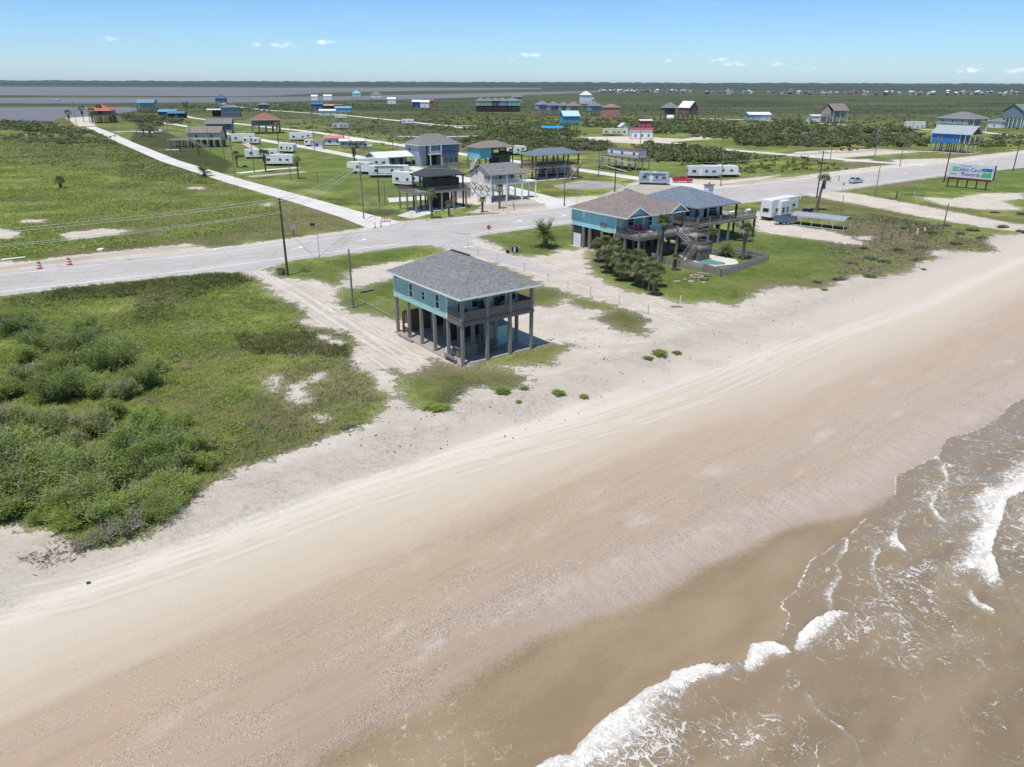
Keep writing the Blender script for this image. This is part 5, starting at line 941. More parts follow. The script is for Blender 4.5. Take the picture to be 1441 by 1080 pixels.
    box(h, 'storage_room', (5, 4, .081, 12.5, 12, 3.5), M_DK)
    # lower landing, stairs
    stairs(h, (9.1, -3.1, Z), (9.1, -6.0, 2.0), 1.3, M_WD2)
    box(h, 'landing', (7.9, -8.6, 1.86, 10.6, -6.0, 2.0), M_WD2); box(h, 'landing_screen', (8.0, -8.5, 0, 10.5, -6.1, 1.85), mat('grey_board', (.17, .155, .14), .85, .2, 2, 'board')); rail(h, [((7.9, -8.6), (10.6, -8.6)), ((10.6, -8.6), (10.6, -6)), ((7.9, -8.6), (7.9, -6.0))], 2.0, M_WD, .95)
    stairs(h, (7.8, -7.4, 1.9), (5.6, -7.4, 0), 1.2, M_WD)
    box(h, 'upper_landing', (10.2, -5.8, Z - .6, 13.0, -3.11, Z - .46), M_WD2); rail(h, [((10.2, -5.8), (13.0, -5.8)), ((13.0, -5.8), (13.0, -3.2))], Z - .46, M_WD, .95); posts(h, [(12.9, -5.7), (10.3, -5.7)], Z - .6, M_POST, .14)
    return h
turq(); M2 = Matrix.Translation((18.0, 118.3, 0)) @ Matrix.Rotation(R(HR), 4, 'Z')
for i_, x in enumerate((1.6, 2.7, 3.8, 5.2)):
    c_ = thing('deck_chair', f'red deck chair on the turquoise house deck, {["leftmost of the four", "second from the left", "third from the left", "rightmost of the four"][i_]}', 'chair', M2 @ Vector((x, .1 if x < 4.5 else -.1, 3.76)), R(HR), 'red chairs on the turquoise house deck'); chair(c_, M_REDP, 1.15)
for (x, l) in ((3.4, 'pale square side table'), (5.6, 'brown square side table')):
    t_ = thing('side_table', f'{l} by the deck rail of the turquoise house', 'table', M2 @ Vector((x, -1.9, 3.76)), R(HR), None); box(t_, 'tabletop', (-.4, -.4, .5, .4, .4, .56), M_WT if x < 4 else M_WD2); [box(t_, 'leg', (a - .03, b - .03, 0, a + .03, b + .03, .499), M_WT) for a in (-.34, .34) for b in (-.34, .34)]
# ---- 3 white house
def white():
    h = house_at('beach_house', 'white stilt house with slate blue roof, white chimney and a large wraparound deck', 32.0, 128.8, HR); Z = 3.85
    box(h, 'wall', (2.4, 3.1, Z - .05, 9.2, 13.5, 6.5), M_WSD); box(h, 'wall', (-.6, 6.2, Z - .05, 2.39, 13.5, 6.5), M_WSD)
    rf = roof(h, -.8, -.3, 9.4, 13.8, 6.5, 2.5, 'hip', M_SHS, M_GREY, .5, rid=((4.3, 6.0), (4.3, 8.6)))
    ch = box(h, 'chimney', (7.4, 4.6, 6.9, 8.7, 5.7, 9.2), M_WT); box(ch, 'chimney_cap', (7.25, 4.45, 9.2, 8.85, 5.85, 9.32), M_RED); mb = MB(); mb.tube([(8.05, 5.15, 9.321), (8.05, 5.15, 9.7)], .14, 8); mb.build('flue', M_RED, ch)
    for x, y, z in ((1.2, 8.6, 7.6), (.6, 10.6, 7.5)): mb = MB(); mb.tube([(x, y, z - .5), (x, y, z + .25)], .06, 8); mb.build('vent_pipe', M_WT, rf)
    mb = MB(); mb.box(-.9, -.6, Z - .14, 15.0, 3.09, Z); mb.box(9.21, 3.1, Z - .14, 15, 10, Z); mb.box(-.9, 3.1, Z - .14, 2.38, 6.19, Z); mb.build('deck_floor', M_WD2, h)
    mb = MB(); mb.box(-1, -.7, Z - .5, 15.1, -.6, Z - .02); mb.box(-1, -.6, Z - .5, -.901, 6, Z - .02); mb.box(15.001, -.6, Z - .5, 15.1, 10, Z - .02); mb.build('deck_fascia', M_WD2, h)
    rail(h, [((-.9, -.55), (7.4, -.55)), ((9.0, -.55), (15, -.55)), ((-.9, -.55), (-.9, 6)), ((15, -.55), (15, 10))], Z, M_WD, .95)
    posts(h, [(x, -.5) for x in (-.8, 2.2, 5, 7.6)], Z + 1, M_POST, .15); posts(h, [(9.4, -.3), (9.4, 3), (-.6, .2)], 6.48, M_DK, .15, Z); posts(h, [(11.5, -.5), (14.8, -.5), (14.8, 4), (14.8, 9)], Z - .1, M_DK, .14)
    posts(h, [(x, y) for x in (-.5, 2.5, 5.6, 9) for y in (3.2, 6.5, 10, 13.3)], Z - .05, M_DK, .2)
    win(h, 'S', 3.1, 3.1, 4.3, .8, 1.6); win(h, 'S', 3.1, 5.2, 3.9, .9, 2.1, M_WT, .08, GLASS, 'door'); win(h, 'S', 3.1, 7.2, 4.1, 1.9, 1.9, M_WT, .06); win(h, 'W', 2.4, 4.6, 4.3, .9, 1.6); win(h, 'W', -.6, 9, 4.4, .9, 1.5); win(h, 'E', 9.2, 8, 4.4, 1.2, 1.3)
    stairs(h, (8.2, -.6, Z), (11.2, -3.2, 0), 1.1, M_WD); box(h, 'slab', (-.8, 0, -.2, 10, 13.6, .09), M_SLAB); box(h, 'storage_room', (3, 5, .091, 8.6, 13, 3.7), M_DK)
white(); M3 = Matrix.Translation((32.0, 128.8, 0)) @ Matrix.Rotation(R(HR), 4, 'Z')
for i_, (x, y, l) in enumerate(((6.6, 1.4, 'left'), (7.9, 1.3, 'right'))): c_ = thing('deck_chair', f'black deck chair under the white house eaves, {l} of the pair', 'chair', M3 @ Vector((x, y, 3.86)), R(HR), 'black chairs on the white house deck'); chair(c_, M_DK)
t_ = thing('patio_table', 'white patio table on the open end of the white house deck', 'table', M3 @ Vector((11.6, 2.0, 3.86)), R(HR)); box(t_, 'tabletop', (-.9, -.5, .7, .9, .5, .75), M_WT); [box(t_, 'leg', (a - .04, b - .04, 0, a + .04, b + .04, .699), M_WT) for a in (-.8, .8) for b in (-.4, .4)]
t_ = thing('grill', 'white covered grill at the right end of the white house deck', 'grill', M3 @ Vector((14.0, .6, 3.86)), R(HR)); box(t_, 'cart', (-.5, -.3, 0, .5, .3, .8), M_WT, .03); mb = MB(); mb.prism([(-.3, .8), (.3, .8), (.3, 1.0), (.12, 1.15), (-.12, 1.15), (-.3, 1.0)], -.5, .5, 'x'); mb.build('lid', M_WT, t_)
t_ = thing('folded_tarp', 'white shade cloth on the left end of the white house deck', 'cloth', M3 @ Vector((.4, 2.6, 3.86)), R(HR)); mb = MB(); mb.add([(-1, -1, .3), (1.3, -1.2, .5), (1.2, .8, .35), (-.9, .9, .9), (0, 0, .7)], [(0, 1, 4), (1, 2, 4), (2, 3, 4), (3, 0, 4)]); mb.add([(-1, -1, .26), (1.3, -1.2, .46), (1.2, .8, .31), (-.9, .9, .86), (0, 0, .66)], [(1, 0, 4), (2, 1, 4), (3, 2, 4), (0, 3, 4)]); mb.build('sheet', M_WT, t_)
# ---- 4 dark open pavilion on stilts
def pav1():
    h = house_at('open_pavilion', 'dark roofed open pavilion on stilts with a wide grey deck beside the side street', -18.6, 165.6, HR); Z = 4.15
    roof(h, 0, 0, 9.4, 6.6, 7.2, 2.1, 'hip', M_SHD, M_DK, .4); box(h, 'deck_floor', (-3.6, -1.0, Z - .3, 9.6, 6.6, Z), M_WD2)
    rail(h, [((-3.6, -1), (9.6, -1)), ((-3.6, -1), (-3.6, 6.6)), ((9.6, -1), (9.6, 6.6)), ((-3.6, 6.6), (9.6, 6.6))], Z, M_WD, .95)
    posts(h, [(x, y) for x in (.1, 3.1, 6.2, 9.3) for y in (.1, 3.2, 6.4)], 7.18, M_DK, .14); posts(h, [(x, -.9) for x in (-3.4, 0, 3.1, 6.2, 9.4)] + [(-3.4, 6.4), (-3.4, 3)], Z - .3, M_POST, .15)
    box(h, 'screen_room', (2.4, 1.2, Z + .01, 9.0, 6.2, 6.6), mat('dark_screen', (.05, .055, .06), .6, .2, 2)); box(h, 'storage_room', (3.4, 2.4, .12, 7.0, 6.0, 3.8), M_DK); box(h, 'slab', (-2.0, -.9, -.2, 10.0, 6.8, .11), M_CONC)
pav1()
# ---- 5 pale pink stilt house
def pink():
    h = house_at('stilt_house', 'pale pink stilt house with white crossed braces and a grey gable roof', -5.2, 178.0, HR); Z = 4.0
    box(h, 'wall', (0, 2.6, Z - .1, 8.4, 8.0, 5.95), M_PINK); rf = roof(h, 0, 0, 8.4, 8.0, 5.9, 2.3, 'gx', M_SHG, M_WT, .4); gable_fill(h, 0, 0.2, 8.4, 7.8, 5.951, 2.3, 'gx', M_PINK, .4)
    box(h, 'deck_floor', (-.05, -.05, Z - .3, 9.6, 2.59, Z), M_WT); rail(h, [((0, 0), (9.6, 0)), ((0, 0), (0, 2.5))], Z, M_WT, .95); posts(h, [(x, .05) for x in (.1, 4.2, 8.3)], 5.88, M_WT, .14)
    posts(h, [(x, y) for x in (.1, 4.2, 8.3) for y in (2.7, 5.4, 7.9)], Z - .3, M_WT, .14); br = MB()
    for y0, y1 in ((.1, 2.7), (2.7, 5.4), (5.4, 7.9)): br.bar((.06, y0, 1.7), (.06, y1, Z - .4), .14); br.bar((-.1, y1, 1.7), (-.1, y0, Z - .4), .14)
    for x0, x1 in ((.1, 4.2), (4.2, 8.3)):
        for y in (2.7, 7.9): br.bar((x0, y + .2, 1.5), (x1, y + .2, Z - .4), .12); br.bar((x1, y - .2, 1.5), (x0, y - .2, Z - .4), .12)
    br.build('cross_brace', M_WT, h); box(h, 'low_wall', (.2, .3, .0, .32, 7.9, 2.2), M_WSD); win(h, 'W', 0, 5.4, 5.9, .8, .9); win(h, 'W', 0, 4.6, 4.5, .8, 1) if 0 else None
    for x in (1.6, 4.2, 6.0, 7.3): win(h, 'S', 2.6, x, 4.3, .8, 1.3)
    box(h, 'slab', (0.35, 0.2, -.2, 8.6, 8, .09), M_DARKSLAB); box(h, 'side_deck', (9.61, 1, Z - .3, 13, 4, Z), M_WT); posts(h, [(12.8, 1.2), (12.8, 3.8)], Z - .3, M_WT, .12)
    h.scale = (1.12, 1.05, 1.04)
    s = house_at('shed', 'low pink shed with brown roof left of the pink stilt house', -13.5, 184.0, HR, cat='shed'); box(s, 'wall', (0, 0, 0, 7, 5, 2.3), M_PINK); roof(s, 0, 0, 7, 5, 2.3, 1.1, 'gx', M_SHB, M_WT, .3); gable_fill(s, 0, 0, 7, 5, 2.3, 1.1, 'gx', M_PINK, .3)
    mb = MB(); mb.bar((-.05, .4, .2), (-.05, 2.2, 2.1), .1); mb.bar((-.05, 2.2, .2), (-.05, .4, 2.1), .1); mb.build('door_brace', M_RED, s)
pink()
# ---- 6 slate blue house
def blue():
    h = house_at('two_storey_house', 'slate blue two storey house with grey hip roof and a pale stair tower', -29.5, 262.0, HR); Z = 3.9
    box(h, 'upper_wall', (1.0, 0, Z, 13.5, 10, 6.7), M_BLU); box(h, 'lower_wall', (6.0, .3, 0, 13.3, 9.8, 3.9), M_LGB); box(h, 'lower_wall', (1.3, 1.2, 0, 5.99, 9.8, 3.9), mat('tan_panel', (.33, .26, .18), .8, .15, 1)); box(h, 'stair_tower', (-2.2, .6, 0, .6, 4.0, 6.7), M_LGB); box(h, 'wall', (-2.2, 4.01, 3.4, .99, 10, 6.7), M_LGB)
    roof(h, -2.2, 0, 13.5, 10, 6.7, 3.4, 'hip', M_SHG, M_WT, .6)
    for x in (4.6, 11.3): win(h, 'S', 0, x, 4.9, .8, 1.1)
    for x in (8.3, 10.3, 12.2): win(h, 'S', .3, x, .7, .8, 1.5)
    win(h, 'S', .3, 6.7, .1, .8, 2.2, M_WT, .08, M_WT, 'door'); win(h, 'W', -2.2, 7, 4.6, 1, 1.2); win(h, 'W', -2.2, 9.0, 4.6, 1, 1.2) if 0 else None
    mb = MB(); mb.box(.8, -1.6, Z - .2, 5.5, -.01, Z); mb.build('balcony', M_WT, h); rail(h, [((.8, -1.6), (5.5, -1.6))], Z, M_WT); posts(h, [(1, -1.5), (5.3, -1.5)], 6.6, M_WT, .12); box(h, 'opening_shade_panel', (1.5, 1.1, .3, 4.9, 1.19, 3.6), M_SHADE_SOIL); stairs(h, (5.3, -1.0, Z), (7.4, -2.2, 0), 1, M_BRN)  # the opening is a flat panel coloured like the shade inside it
    s = house_at('open_garage', 'long open garage with white metal roof left of the slate blue house', -44.5, 254.0, HR, cat='garage'); roof(s, 0, 0, 13, 9, 3.2, 1.6, 'gx', M_MET, M_GREY, .5); box(s, 'back_wall', (0, 4, 0, 13, 8.8, 3.2), M_LGB); gable_fill(s, 0, 0, 13, 9, 3.2, 1.6, 'gx', M_LGB); posts(s, [(x, .2) for x in (.2, 3.3, 6.5, 9.7, 12.8)], 3.2, M_GREY, .1)
    for x in (2, 5, 8, 11): win(s, 'S', 4, x, .2, 1.8, 2.2, M_GREY)
blue()
def ltblue():
    h = house_at('stilt_house', 'small cyan stilt house under a broad tan hip roof with open porch', -10.6, 253.0, HR); Z = 3.9
    roof(h, 0, 0, 13.2, 8, 6.5, 2.0, 'hip', M_SHB, M_WD2, .5); box(h, 'wall', (0, 0.3, Z - .7, 4.6, 8, 6.5), M_CY); box(h, 'deck_floor', (4.61, 0, Z - .3, 13.2, 8, Z), M_WD); rail(h, [((4.7, .1), (13.1, .1)), ((13.1, .1), (13.1, 8))], Z, M_DK, .95, True); posts(h, [(x, y) for x in (4.8, 7.6, 10.4, 13.1) for y in (.1, 4, 7.9)], 6.48, M_DK, .14); posts(h, [(x, y) for x in (.2, 2.4) for y in (.5, 4, 7.9)], 3.2, M_WD, .14); box(h, 'lower_room', (8.5, 1.2, 0, 13, 7.5, 3.5), M_WD); stairs(h, (-.2, 2, 3.2), (-3.0, .8, 0), 1.1, M_WT)
ltblue()
def pav2():
    h = house_at('open_pavilion', 'long open pavilion on brown posts with blue grey roof and a front staircase', 6.6, 220.6, HR); Z = 4.3
    roof(h, 0, 0, 16.2, 7, 7.0, 1.7, 'hip', M_SHS, M_GREY, .4); box(h, 'deck_floor', (0, 0, Z - .45, 16.2, 7, Z), M_BRN); rail(h, [((0, 0), (16.2, 0)), ((0, 0), (0, 7)), ((0, 7), (16.2, 7))], Z, M_BRN); posts(h, [(x, y) for x in (.1, 4.1, 8.1, 12.1, 16.1) for y in (.1, 6.9)], 6.98, M_BRN, .17)
    stairs(h, (16.4, -.6, Z), (9.5, -3.6, 0), 1.3, mat('tan_stair', (.36, .25, .19), .8, .15, 2, 'wood')); box(h, 'slab', (-.5, -.5, -.2, 16.5, 7.3, .1), M_CONC); mb = MB(); mb.prism([(0, 2.9), (0, 3.05), (-5.5, 2.1), (-5.5, 2.0)], 0, 7, 'y'); mb.build('lean_to_roof', M_SHB, h); posts(h, [(-5.3, .2), (-5.3, 6.8)], 2.0, M_BRN, .1)
pav2()
def trailer_house():
    h = house_at('mobile_home', 'white mobile home with rusty red roof edge raised on grey stilts with a ramp', 40.3, 250.6, HR); Z = 3.9
    box(h, 'wall', (.5, 0, Z, 4.2, 14.5, 6.1), M_WSD); box(h, 'roof', (.3, -.2, 6.11, 4.4, 14.7, 6.3), M_RED); box(h, 'deck_floor', (-1.8, -1.5, Z - .3, 4.6, 15, Z - .01), M_WD); rail(h, [((-1.8, -1.5), (-1.8, 15)), ((-1.8, -1.5), (4.6, -1.5))], Z, M_WD2, 1.0); posts(h, [(x, y) for x in (-1.6, 1.4, 4.4) for y in (-1.3, 1.8, 5, 8.2, 11.5, 14.7)], Z - .3, M_WD2, .15)
    for y in (2, 7.5, 12.5): win(h, 'W', .5, y, 4.6, 1.1, .9)
    win(h, 'W', .5, 5, 4.0, .9, 2, M_WT, .07, M_WT, 'door'); mb = MB(); mb.bar((-2.6, 14, 3.5), (-3.4, -2, 2.6), 1.3, .12); mb.bar((-4.4, -2, 2.5), (-5.2, 14, 1.5), 1.3, .12); mb.bar((-5.3, 13, 1.4), (-6.6, -3, .15), 1.3, .12); mb.build('ramp', M_WD2, h); posts(h, [(-4.2, y) for y in (-1.5, 3, 8, 13)], 2.6, M_WD2, .1); rail(h, [((-5.9, 0), (-4.5, 14))], 1.6, M_WD2, .8)
trailer_house()
def blueR():
    h = house_at('stilt_house', 'royal blue stilt house with pale metal gable roof across the highway', 186.0, 317.4, HR); Z = 3.9
    box(h, 'wall', (0, 4.0, Z, 9, 15.5, 7.4), M_RB); roof(h, 0, 0, 9, 15.5, 7.3, 3.4, 'gy', M_GMET, M_WT, .5); gable_fill(h, 0, 0.2, 9, 15.5, 7.401, 3.4, 'gy', M_DK); box(h, 'deck_floor', (0, 0, Z - .3, 9, 3.99, Z), M_BRN); rail(h, [((0, 0), (9, 0)), ((0, 0), (0, 4))], Z, M_BRN, 1.1, True); posts(h, [(.1, .1), (4.5, .1), (8.9, .1), (.1, 2)], 7.3, M_WT, .13, Z); posts(h, [(x, y) for x in (.2, 4.5, 8.8) for y in (.3, 3.9, 6.8, 9.7, 12.6, 15.3)], Z, M_WD2, .17)
    win(h, 'W', 0, 12, 5.2, 1.6, 1.0); win(h, 'W', 0, 6, 4.7, .9, 1.5); tr = MB(); [tr.box(-.06, y - .08, Z, .1, y + .08, 7.35) for y in (4.0, 15.5)]; tr.build('corner_trim', M_WT, h); box(h, 'slab', (-.5, -.5, -.2, 9.5, 16, .1), M_CONC)
blueR()
# ---- generic far house, from photo columns xl..xr, base row yb
def far_house(label, xl, xr, yb, zf, ze, rise, wallm, roofm, rk='hip', name='stilt_house', body=1.0, ratio=1.0, trim=None, nw=2, rot=HR, group=None, cat='house', pm=None, opened=False, low=None, pn=3):
    x0, y0 = P(xl, yb); mpp = math.hypot(P(xr, yb)[0] - x0, P(xr, yb)[1] - y0) / (xr - xl); ext = (xr - xl) * mpp; c, s = math.cos(R(rot)), abs(math.sin(R(rot)))
    w = ext / (c + s * ratio); d = w * ratio; ncx = xl + (xr - xl) * (d * s) / ext; X, Y = P(ncx, yb); h = house_at(name, label, X, Y, rot, group, cat)
    NOBUSH[-1] = (X, Y + d * .4, max(w, d) * .85)
    by = d * (1 - body); 
    if not opened: box(h, 'wall', (0, by, zf, w, d, ze), wallm)
    else: box(h, 'wall', (w * .35, by + d * .15, zf, w * .9, d, ze), wallm)
    roof(h, 0, 0, w, d, ze, rise, rk, roofm, trim or M_WT, .5)
    if rk != 'hip': gable_fill(h, 0, by, w, d, ze + .001, rise, rk, wallm)
    if zf > 1:
        box(h, 'deck_floor', (0, 0, zf - .3, w, max(by, .3) - .01, zf - .002), M_WD2) if by > .5 else None
        if by > .5: rail(h, [((0, 0), (w, 0)), ((0, 0), (0, by))], zf, M_WD2, 1.0, False, 'railing', .6)
        posts(h, [(w * i / (pn - 1) * .98 + .1, d * j / (pn - 1) * .98 + .1) for i in range(pn) for j in range(pn)], zf - .3, pm or M_POST, .18)
        if by > .5: posts(h, [(.1 + w * .98 * i / 2, .1) for i in range(3)], ze, pm or M_POST, .14, zf)
        if low: box(h, 'lower_wall', (.4, by + .3, 0, w - .4, d - .3, zf - .31), low)
    for i in range(nw):
        a = (i + .6) / (nw + .2)
        if not opened: win(h, 'S', by, w * a, zf + .9, 1.1, 1.2); win(h, 'W', 0, by + (d - by) * a, zf + .9, 1.0, 1.2)
    return h
cm = lambda n, c: mat(n, c, .65, .08, 1, 'siding')
far_house('cream house with long tan gable roof on many stilts, with a side staircase', 262, 311, 208, 3.2, 5.9, 2.7, M_CREAM, M_SHB, 'gx', rot=8, ratio=.6, nw=2, low=None, pn=6)
t_ = house_at('raised_deck', 'raised grey deck at the left end of the cream stilt house', *P(236, 208), 6, cat='deck'); box(t_, 'deck_floor', (0, 0, 2.9, 9, 6, 3.2), M_WD2); rail(t_, [((0, 0), (9, 0)), ((0, 0), (0, 6)), ((0, 6), (9, 6))], 3.2, M_WD2, 1, False, 'railing', .5); posts(t_, grid(.2, 8.8, 4, .2, 5.8, 3), 2.9, M_POST, .15); stairs(t_, (9.5, -1.2, 3.0), (17.5, -2.6, 0), 1.3, M_WD2)
far_house('brown red hip roofed house on tall stilts with a porch all along its front', 343, 393, 189, 4.4, 7.2, 3.9, cm('beige_siding', (.42, .38, .31)), M_RED, 'hip', body=.65, ratio=1.0, rot=20, nw=2, pn=5)
far_house('blue stilt house with grey gable roof behind the cream house', 289, 326, 196, 4.2, 7.0, 2.6, cm('deep_blue_siding', (.06, .17, .30)), M_SHG, 'gx', body=.8, ratio=.6, rot=10, pn=4)
far_house('red roofed house on dark stilts at the bay end of the side street', 119, 156, 173.5, 4.8, 8.0, 4.2, cm('salmon_siding', (.42, .20, .16)), M_OR, 'hip', body=.7, rot=15, pn=4, pm=M_DK)
far_house('salmon outbuilding right of the red roofed house', 152, 163, 172.5, 0, 4.5, .6, cm('salmon_wall', (.45, .17, .13)), M_OR, 'hip', 'outbuilding', rot=15, nw=1)
far_house('teal stilt house with dark open deck at the shore', 190, 217, 159, 4, 8.5, 3.2, M_TEAL, mat('teal_metal_roof', (.15, .28, .31), .5, .1, 1, 'seam'), 'gx', body=.7, rot=12, pn=4, pm=M_DK)
far_house('long low shed with bright blue roof', 222, 248, 163.5, 0, 3.2, 2.0, mat('dark_blue_wall', (.03, .07, .13)), mat('bright_blue_roof', (.14, .29, .42), .5, .1, 1, 'seam'), 'gx', 'shed', ratio=.5, rot=5, cat='shed', nw=1); far_house('long low shed with dark blue roof right of the bright blue one', 236, 260, 166, 0, 3.2, 1.8, M_SHADE_SOIL, mat('steel_blue_roof', (.07, .19, .28), .5, .1, 1, 'seam'), 'gx', 'shed', ratio=.5, rot=5, cat='shed', nw=1)
far_house('pale blue lilac raised house beside a white carport', 310, 337, 165, 3.6, 7.6, 1.6, cm('lilac_blue_siding', (.25, .33, .50)), M_SHG, 'hip', body=.85, ratio=.5, rot=10, low=M_LGB); far_house('white open carport left of the lilac blue house', 291, 311, 164.5, 0, 5.2, .9, M_SHADE_SOIL, M_MET, 'gx', 'carport', ratio=.6, rot=5, opened=True, cat='carport')  # the open carport holds a box coloured as the shade under its roof
far_house('navy blue stilt house on the bay horizon', 302, 318, 152, 6, 10, 4, cm('navy_siding', (.07, .12, .22)), mat('navy_roof', (.05, .09, .18), .5, .1, 1), 'hip', rot=10); far_house('small beige shed below the navy house', 309, 318, 154, 0, 5, .6, cm('beige_wall', (.45, .42, .36)), M_MET, 'hip', 'shed', rot=8, cat='shed', nw=1)
far_house('grey blue two level house behind the brown red roof', 362, 378, 158.5, 3, 7, 2, cm('blue_grey_siding', (.18, .24, .30)), M_SHG, 'hip', body=.7, rot=10)
far_house('dark blue stilt house left in the camp cluster', 437, 455, 159, 3, 7.5, 1.6, mat('cobalt_wall', (.03, .12, .27)), mat('cobalt_roof', (.05, .18, .33), .5, .1, 1), 'gx', ratio=.6, rot=10); far_house('red roofed shack in the camp cluster', 453, 470, 157, 0, 5.2, 1.6, M_DK, mat('pale_red_roof', (.45, .28, .25)), 'gx', 'shack', ratio=.5, rot=6, nw=1)
far_house('white roofed cabin in front of the camp cluster', 449, 472, 163, 0, 3.8, 1.5, cm('white_wall', (.6, .6, .58)), M_MET, 'gx', 'cabin', ratio=.4, rot=4); far_house('light blue roofed cabin right in the camp cluster', 471, 494, 160, 1.5, 4.6, 1.7, cm('sky_blue_wall', (.22, .42, .55)), mat('sky_blue_roof', (.14, .36, .52), .5, .1, 1), 'gx', 'cabin', ratio=.4, rot=6); far_house('rust roofed shack behind the camp cluster', 470, 482, 156, 0, 5, 1.2, M_DK, M_RED, 'gx', 'shack', ratio=.5, rot=6, nw=1)
far_house('turquoise hip roofed house at the water', 494, 508, 140.5, 5, 10, 5, M_TURQ, mat('turquoise_roof', (.2, .5, .6)), 'hip', rot=10, nw=1); far_house('white and tan hip roofed house at the water', 520, 537, 141.5, 4, 9, 5, M_WSD, M_SHB, 'hip', rot=10, nw=1)
for a, b, y_, l, m1 in ((438, 447, 141.5, 'white camp trailer far left by the water', M_WSD), (455, 467, 141, 'white camp trailer by the water', M_WSD), (545, 557, 146.5, 'white camp house on the marsh edge', M_WSD), (580, 592, 151.5, 'dark blue cabin on the marsh', mat('ink_blue_wall', (.03, .07, .22))), (591, 604, 152, 'white and blue cabin on the marsh', M_WSD), (603, 610, 150, 'rusty brown cabin on the marsh', M_RED)): far_house(l, a, b, y_, 0, 6, 2.5, m1, M_MET if m1 is not M_RED else M_RED, 'gx', 'cabin', ratio=.5, rot=5, nw=1)
PAST = [(669, 684, 'cream'), (680, 694, 'pale green'), (690, 704, 'navy'), (700, 714, 'lilac'), (710, 732, 'mint green')]
PC = {'cream': (.50, .46, .40), 'pale green': (.42, .48, .36), 'navy': (.05, .09, .22), 'lilac': (.30, .36, .52), 'mint green': (.22, .60, .45), 'lavender': (.34, .38, .62), 'violet': (.36, .27, .55), 'seafoam': (.20, .45, .45), 'peach': (.58, .42, .36), 'sky blue': (.17, .42, .60), 'salmon': (.52, .24, .19)}
for a, b, c_ in PAST: far_house(f'{c_} stilt house in the left row of five pastel houses', a, b, 158, 6, 10.5, 3.2, cm('pastel_' + c_.replace(' ', '_'), PC[c_]), M_SHG, 'hip', rot=20, nw=2, pm=mat('dark_stilt', (.06, .045, .04)), low=mat('dark_stilt', (.06, .045, .04)), group='left row of pastel stilt houses')
far_house('tan hip roofed house behind the mint green pastel house', 720, 735, 152, 5, 12, 3, cm('tan_siding', (.4, .34, .28)), M_SHB, 'hip', rot=20)
for a, b, y_, c_, rf_ in ((753, 773, 161.5, 'lavender', M_SHG), (770, 787, 163, 'violet', M_SHG), (786, 800, 163.5, 'seafoam', M_SHG), (797, 817, 164, 'peach', M_SHB), (827, 847, 164, 'sky blue', M_SHG)): far_house(f'{c_} stilt house in the right row of pastel houses', a, b, y_, 4.6, 8.6, 3.4, cm('pastel_' + c_.replace(' ', '_'), PC[c_]), rf_, 'hip', rot=25, nw=2, body=.8, group='right row of pastel stilt houses')
far_house('tall white tower house rising behind the pastel row', 816, 832, 158, 8, 16, 4, M_WSD, M_MET, 'hip', rot=20); far_house('white side wing of the tower house', 829, 836, 157, 7, 12, 1.6, M_WSD, M_GMET, 'hip', rot=20, nw=1)
far_house('salmon two storey house at the right end of the pastel row', 848, 872, 166.5, .2, 8.4, 2.4, cm('pastel_salmon', PC['salmon']), M_SHB, 'hip', rot=15, nw=3, ratio=.7)
far_house('bright azure stilt house with pale roof alone in the scrub', 788, 815, 186, 4.8, 8.6, 3.0, cm('azure_siding', (.06, .33, .46)), mat('pale_blue_metal', (.45, .60, .68), .5, .08, 1, 'seam'), 'gx', ratio=.8, rot=15, pm=M_POST)
far_house('grey stilt house with dark hip roof left of the red barn house', 932, 956, 169, 4, 9, 4, cm('ash_siding', (.15, .15, .14)), M_SHG, 'hip', body=.5, rot=25, pm=M_DK); far_house('red barn shaped stilt house with white metal roof', 957, 983, 169.5, 4.2, 9, 5, cm('barn_red_siding', (.24, .11, .10)), M_MET, 'gy', rot=40, nw=1, pm=M_DK)
far_house('long low shed with white metal roof and pale green walls', 1051, 1085, 170, .2, 4.2, 2.0, cm('pale_teal_wall', (.35, .48, .46)), M_MET, 'gx', 'shed', ratio=.55, rot=8, cat='shed', nw=3)
far_house('long white shed joined to the left of the pinkish house', 1140, 1166, 172, 0, 4.2, 1.0, M_WSD, M_MET, 'gx', 'shed', ratio=.6, rot=8, cat='shed', nw=1); far_house('pinkish two storey house with steep brown roof and porch', 1162, 1196, 173, 4, 8.2, 5.0, cm('rose_beige_siding', (.42, .35, .33)), M_SHB, 'gx', body=.75, ratio=.8, rot=25, nw=3, pm=M_WT)
far_house('grey hip roofed house on white stilts behind the royal blue house', 1338, 1400, 189, 5.2, 8.2, 3.6, M_LGB, M_SHG, 'hip', body=.85, ratio=1.2, rot=HR, nw=3, pm=M_WT); far_house('small white garage with dark grey hip roof right of the royal blue house', 1400, 1424, 180.5, 0, 4.2, 1.9, M_WSD, M_SHG, 'hip', 'garage', rot=25, nw=1, cat='garage'); far_house('grey blue house on rows of tall stilts at the right picture edge', 1423, 1460, 181.5, 6.5, 10.5, 4.5, cm('steel_blue_siding', (.2, .26, .31)), M_SHG, 'gx', rot=25, nw=2, pn=6, pm=M_WT)
far_house('white and red two level house beside the white shell lot', 887, 918, 196, 0.2, 4.6, .8, M_WSD, mat('crimson_roof', (.32, .08, .09)), 'gx', 'cabin', ratio=.5, rot=6, nw=3); far_house('red lookout room with flat white roof above the red and white house', 899, 916, 195, 5.2, 8.6, .7, mat('crimson_wall', (.33, .04, .07)), M_MET, 'gx', 'lookout', ratio=.6, rot=6, nw=2, cat='house'); far_house('white peaked cottage left of the red and white house', 871, 884, 190, 0, 4, 2.2, M_WSD, M_MET, 'gy', 'cottage', rot=10, nw=1)
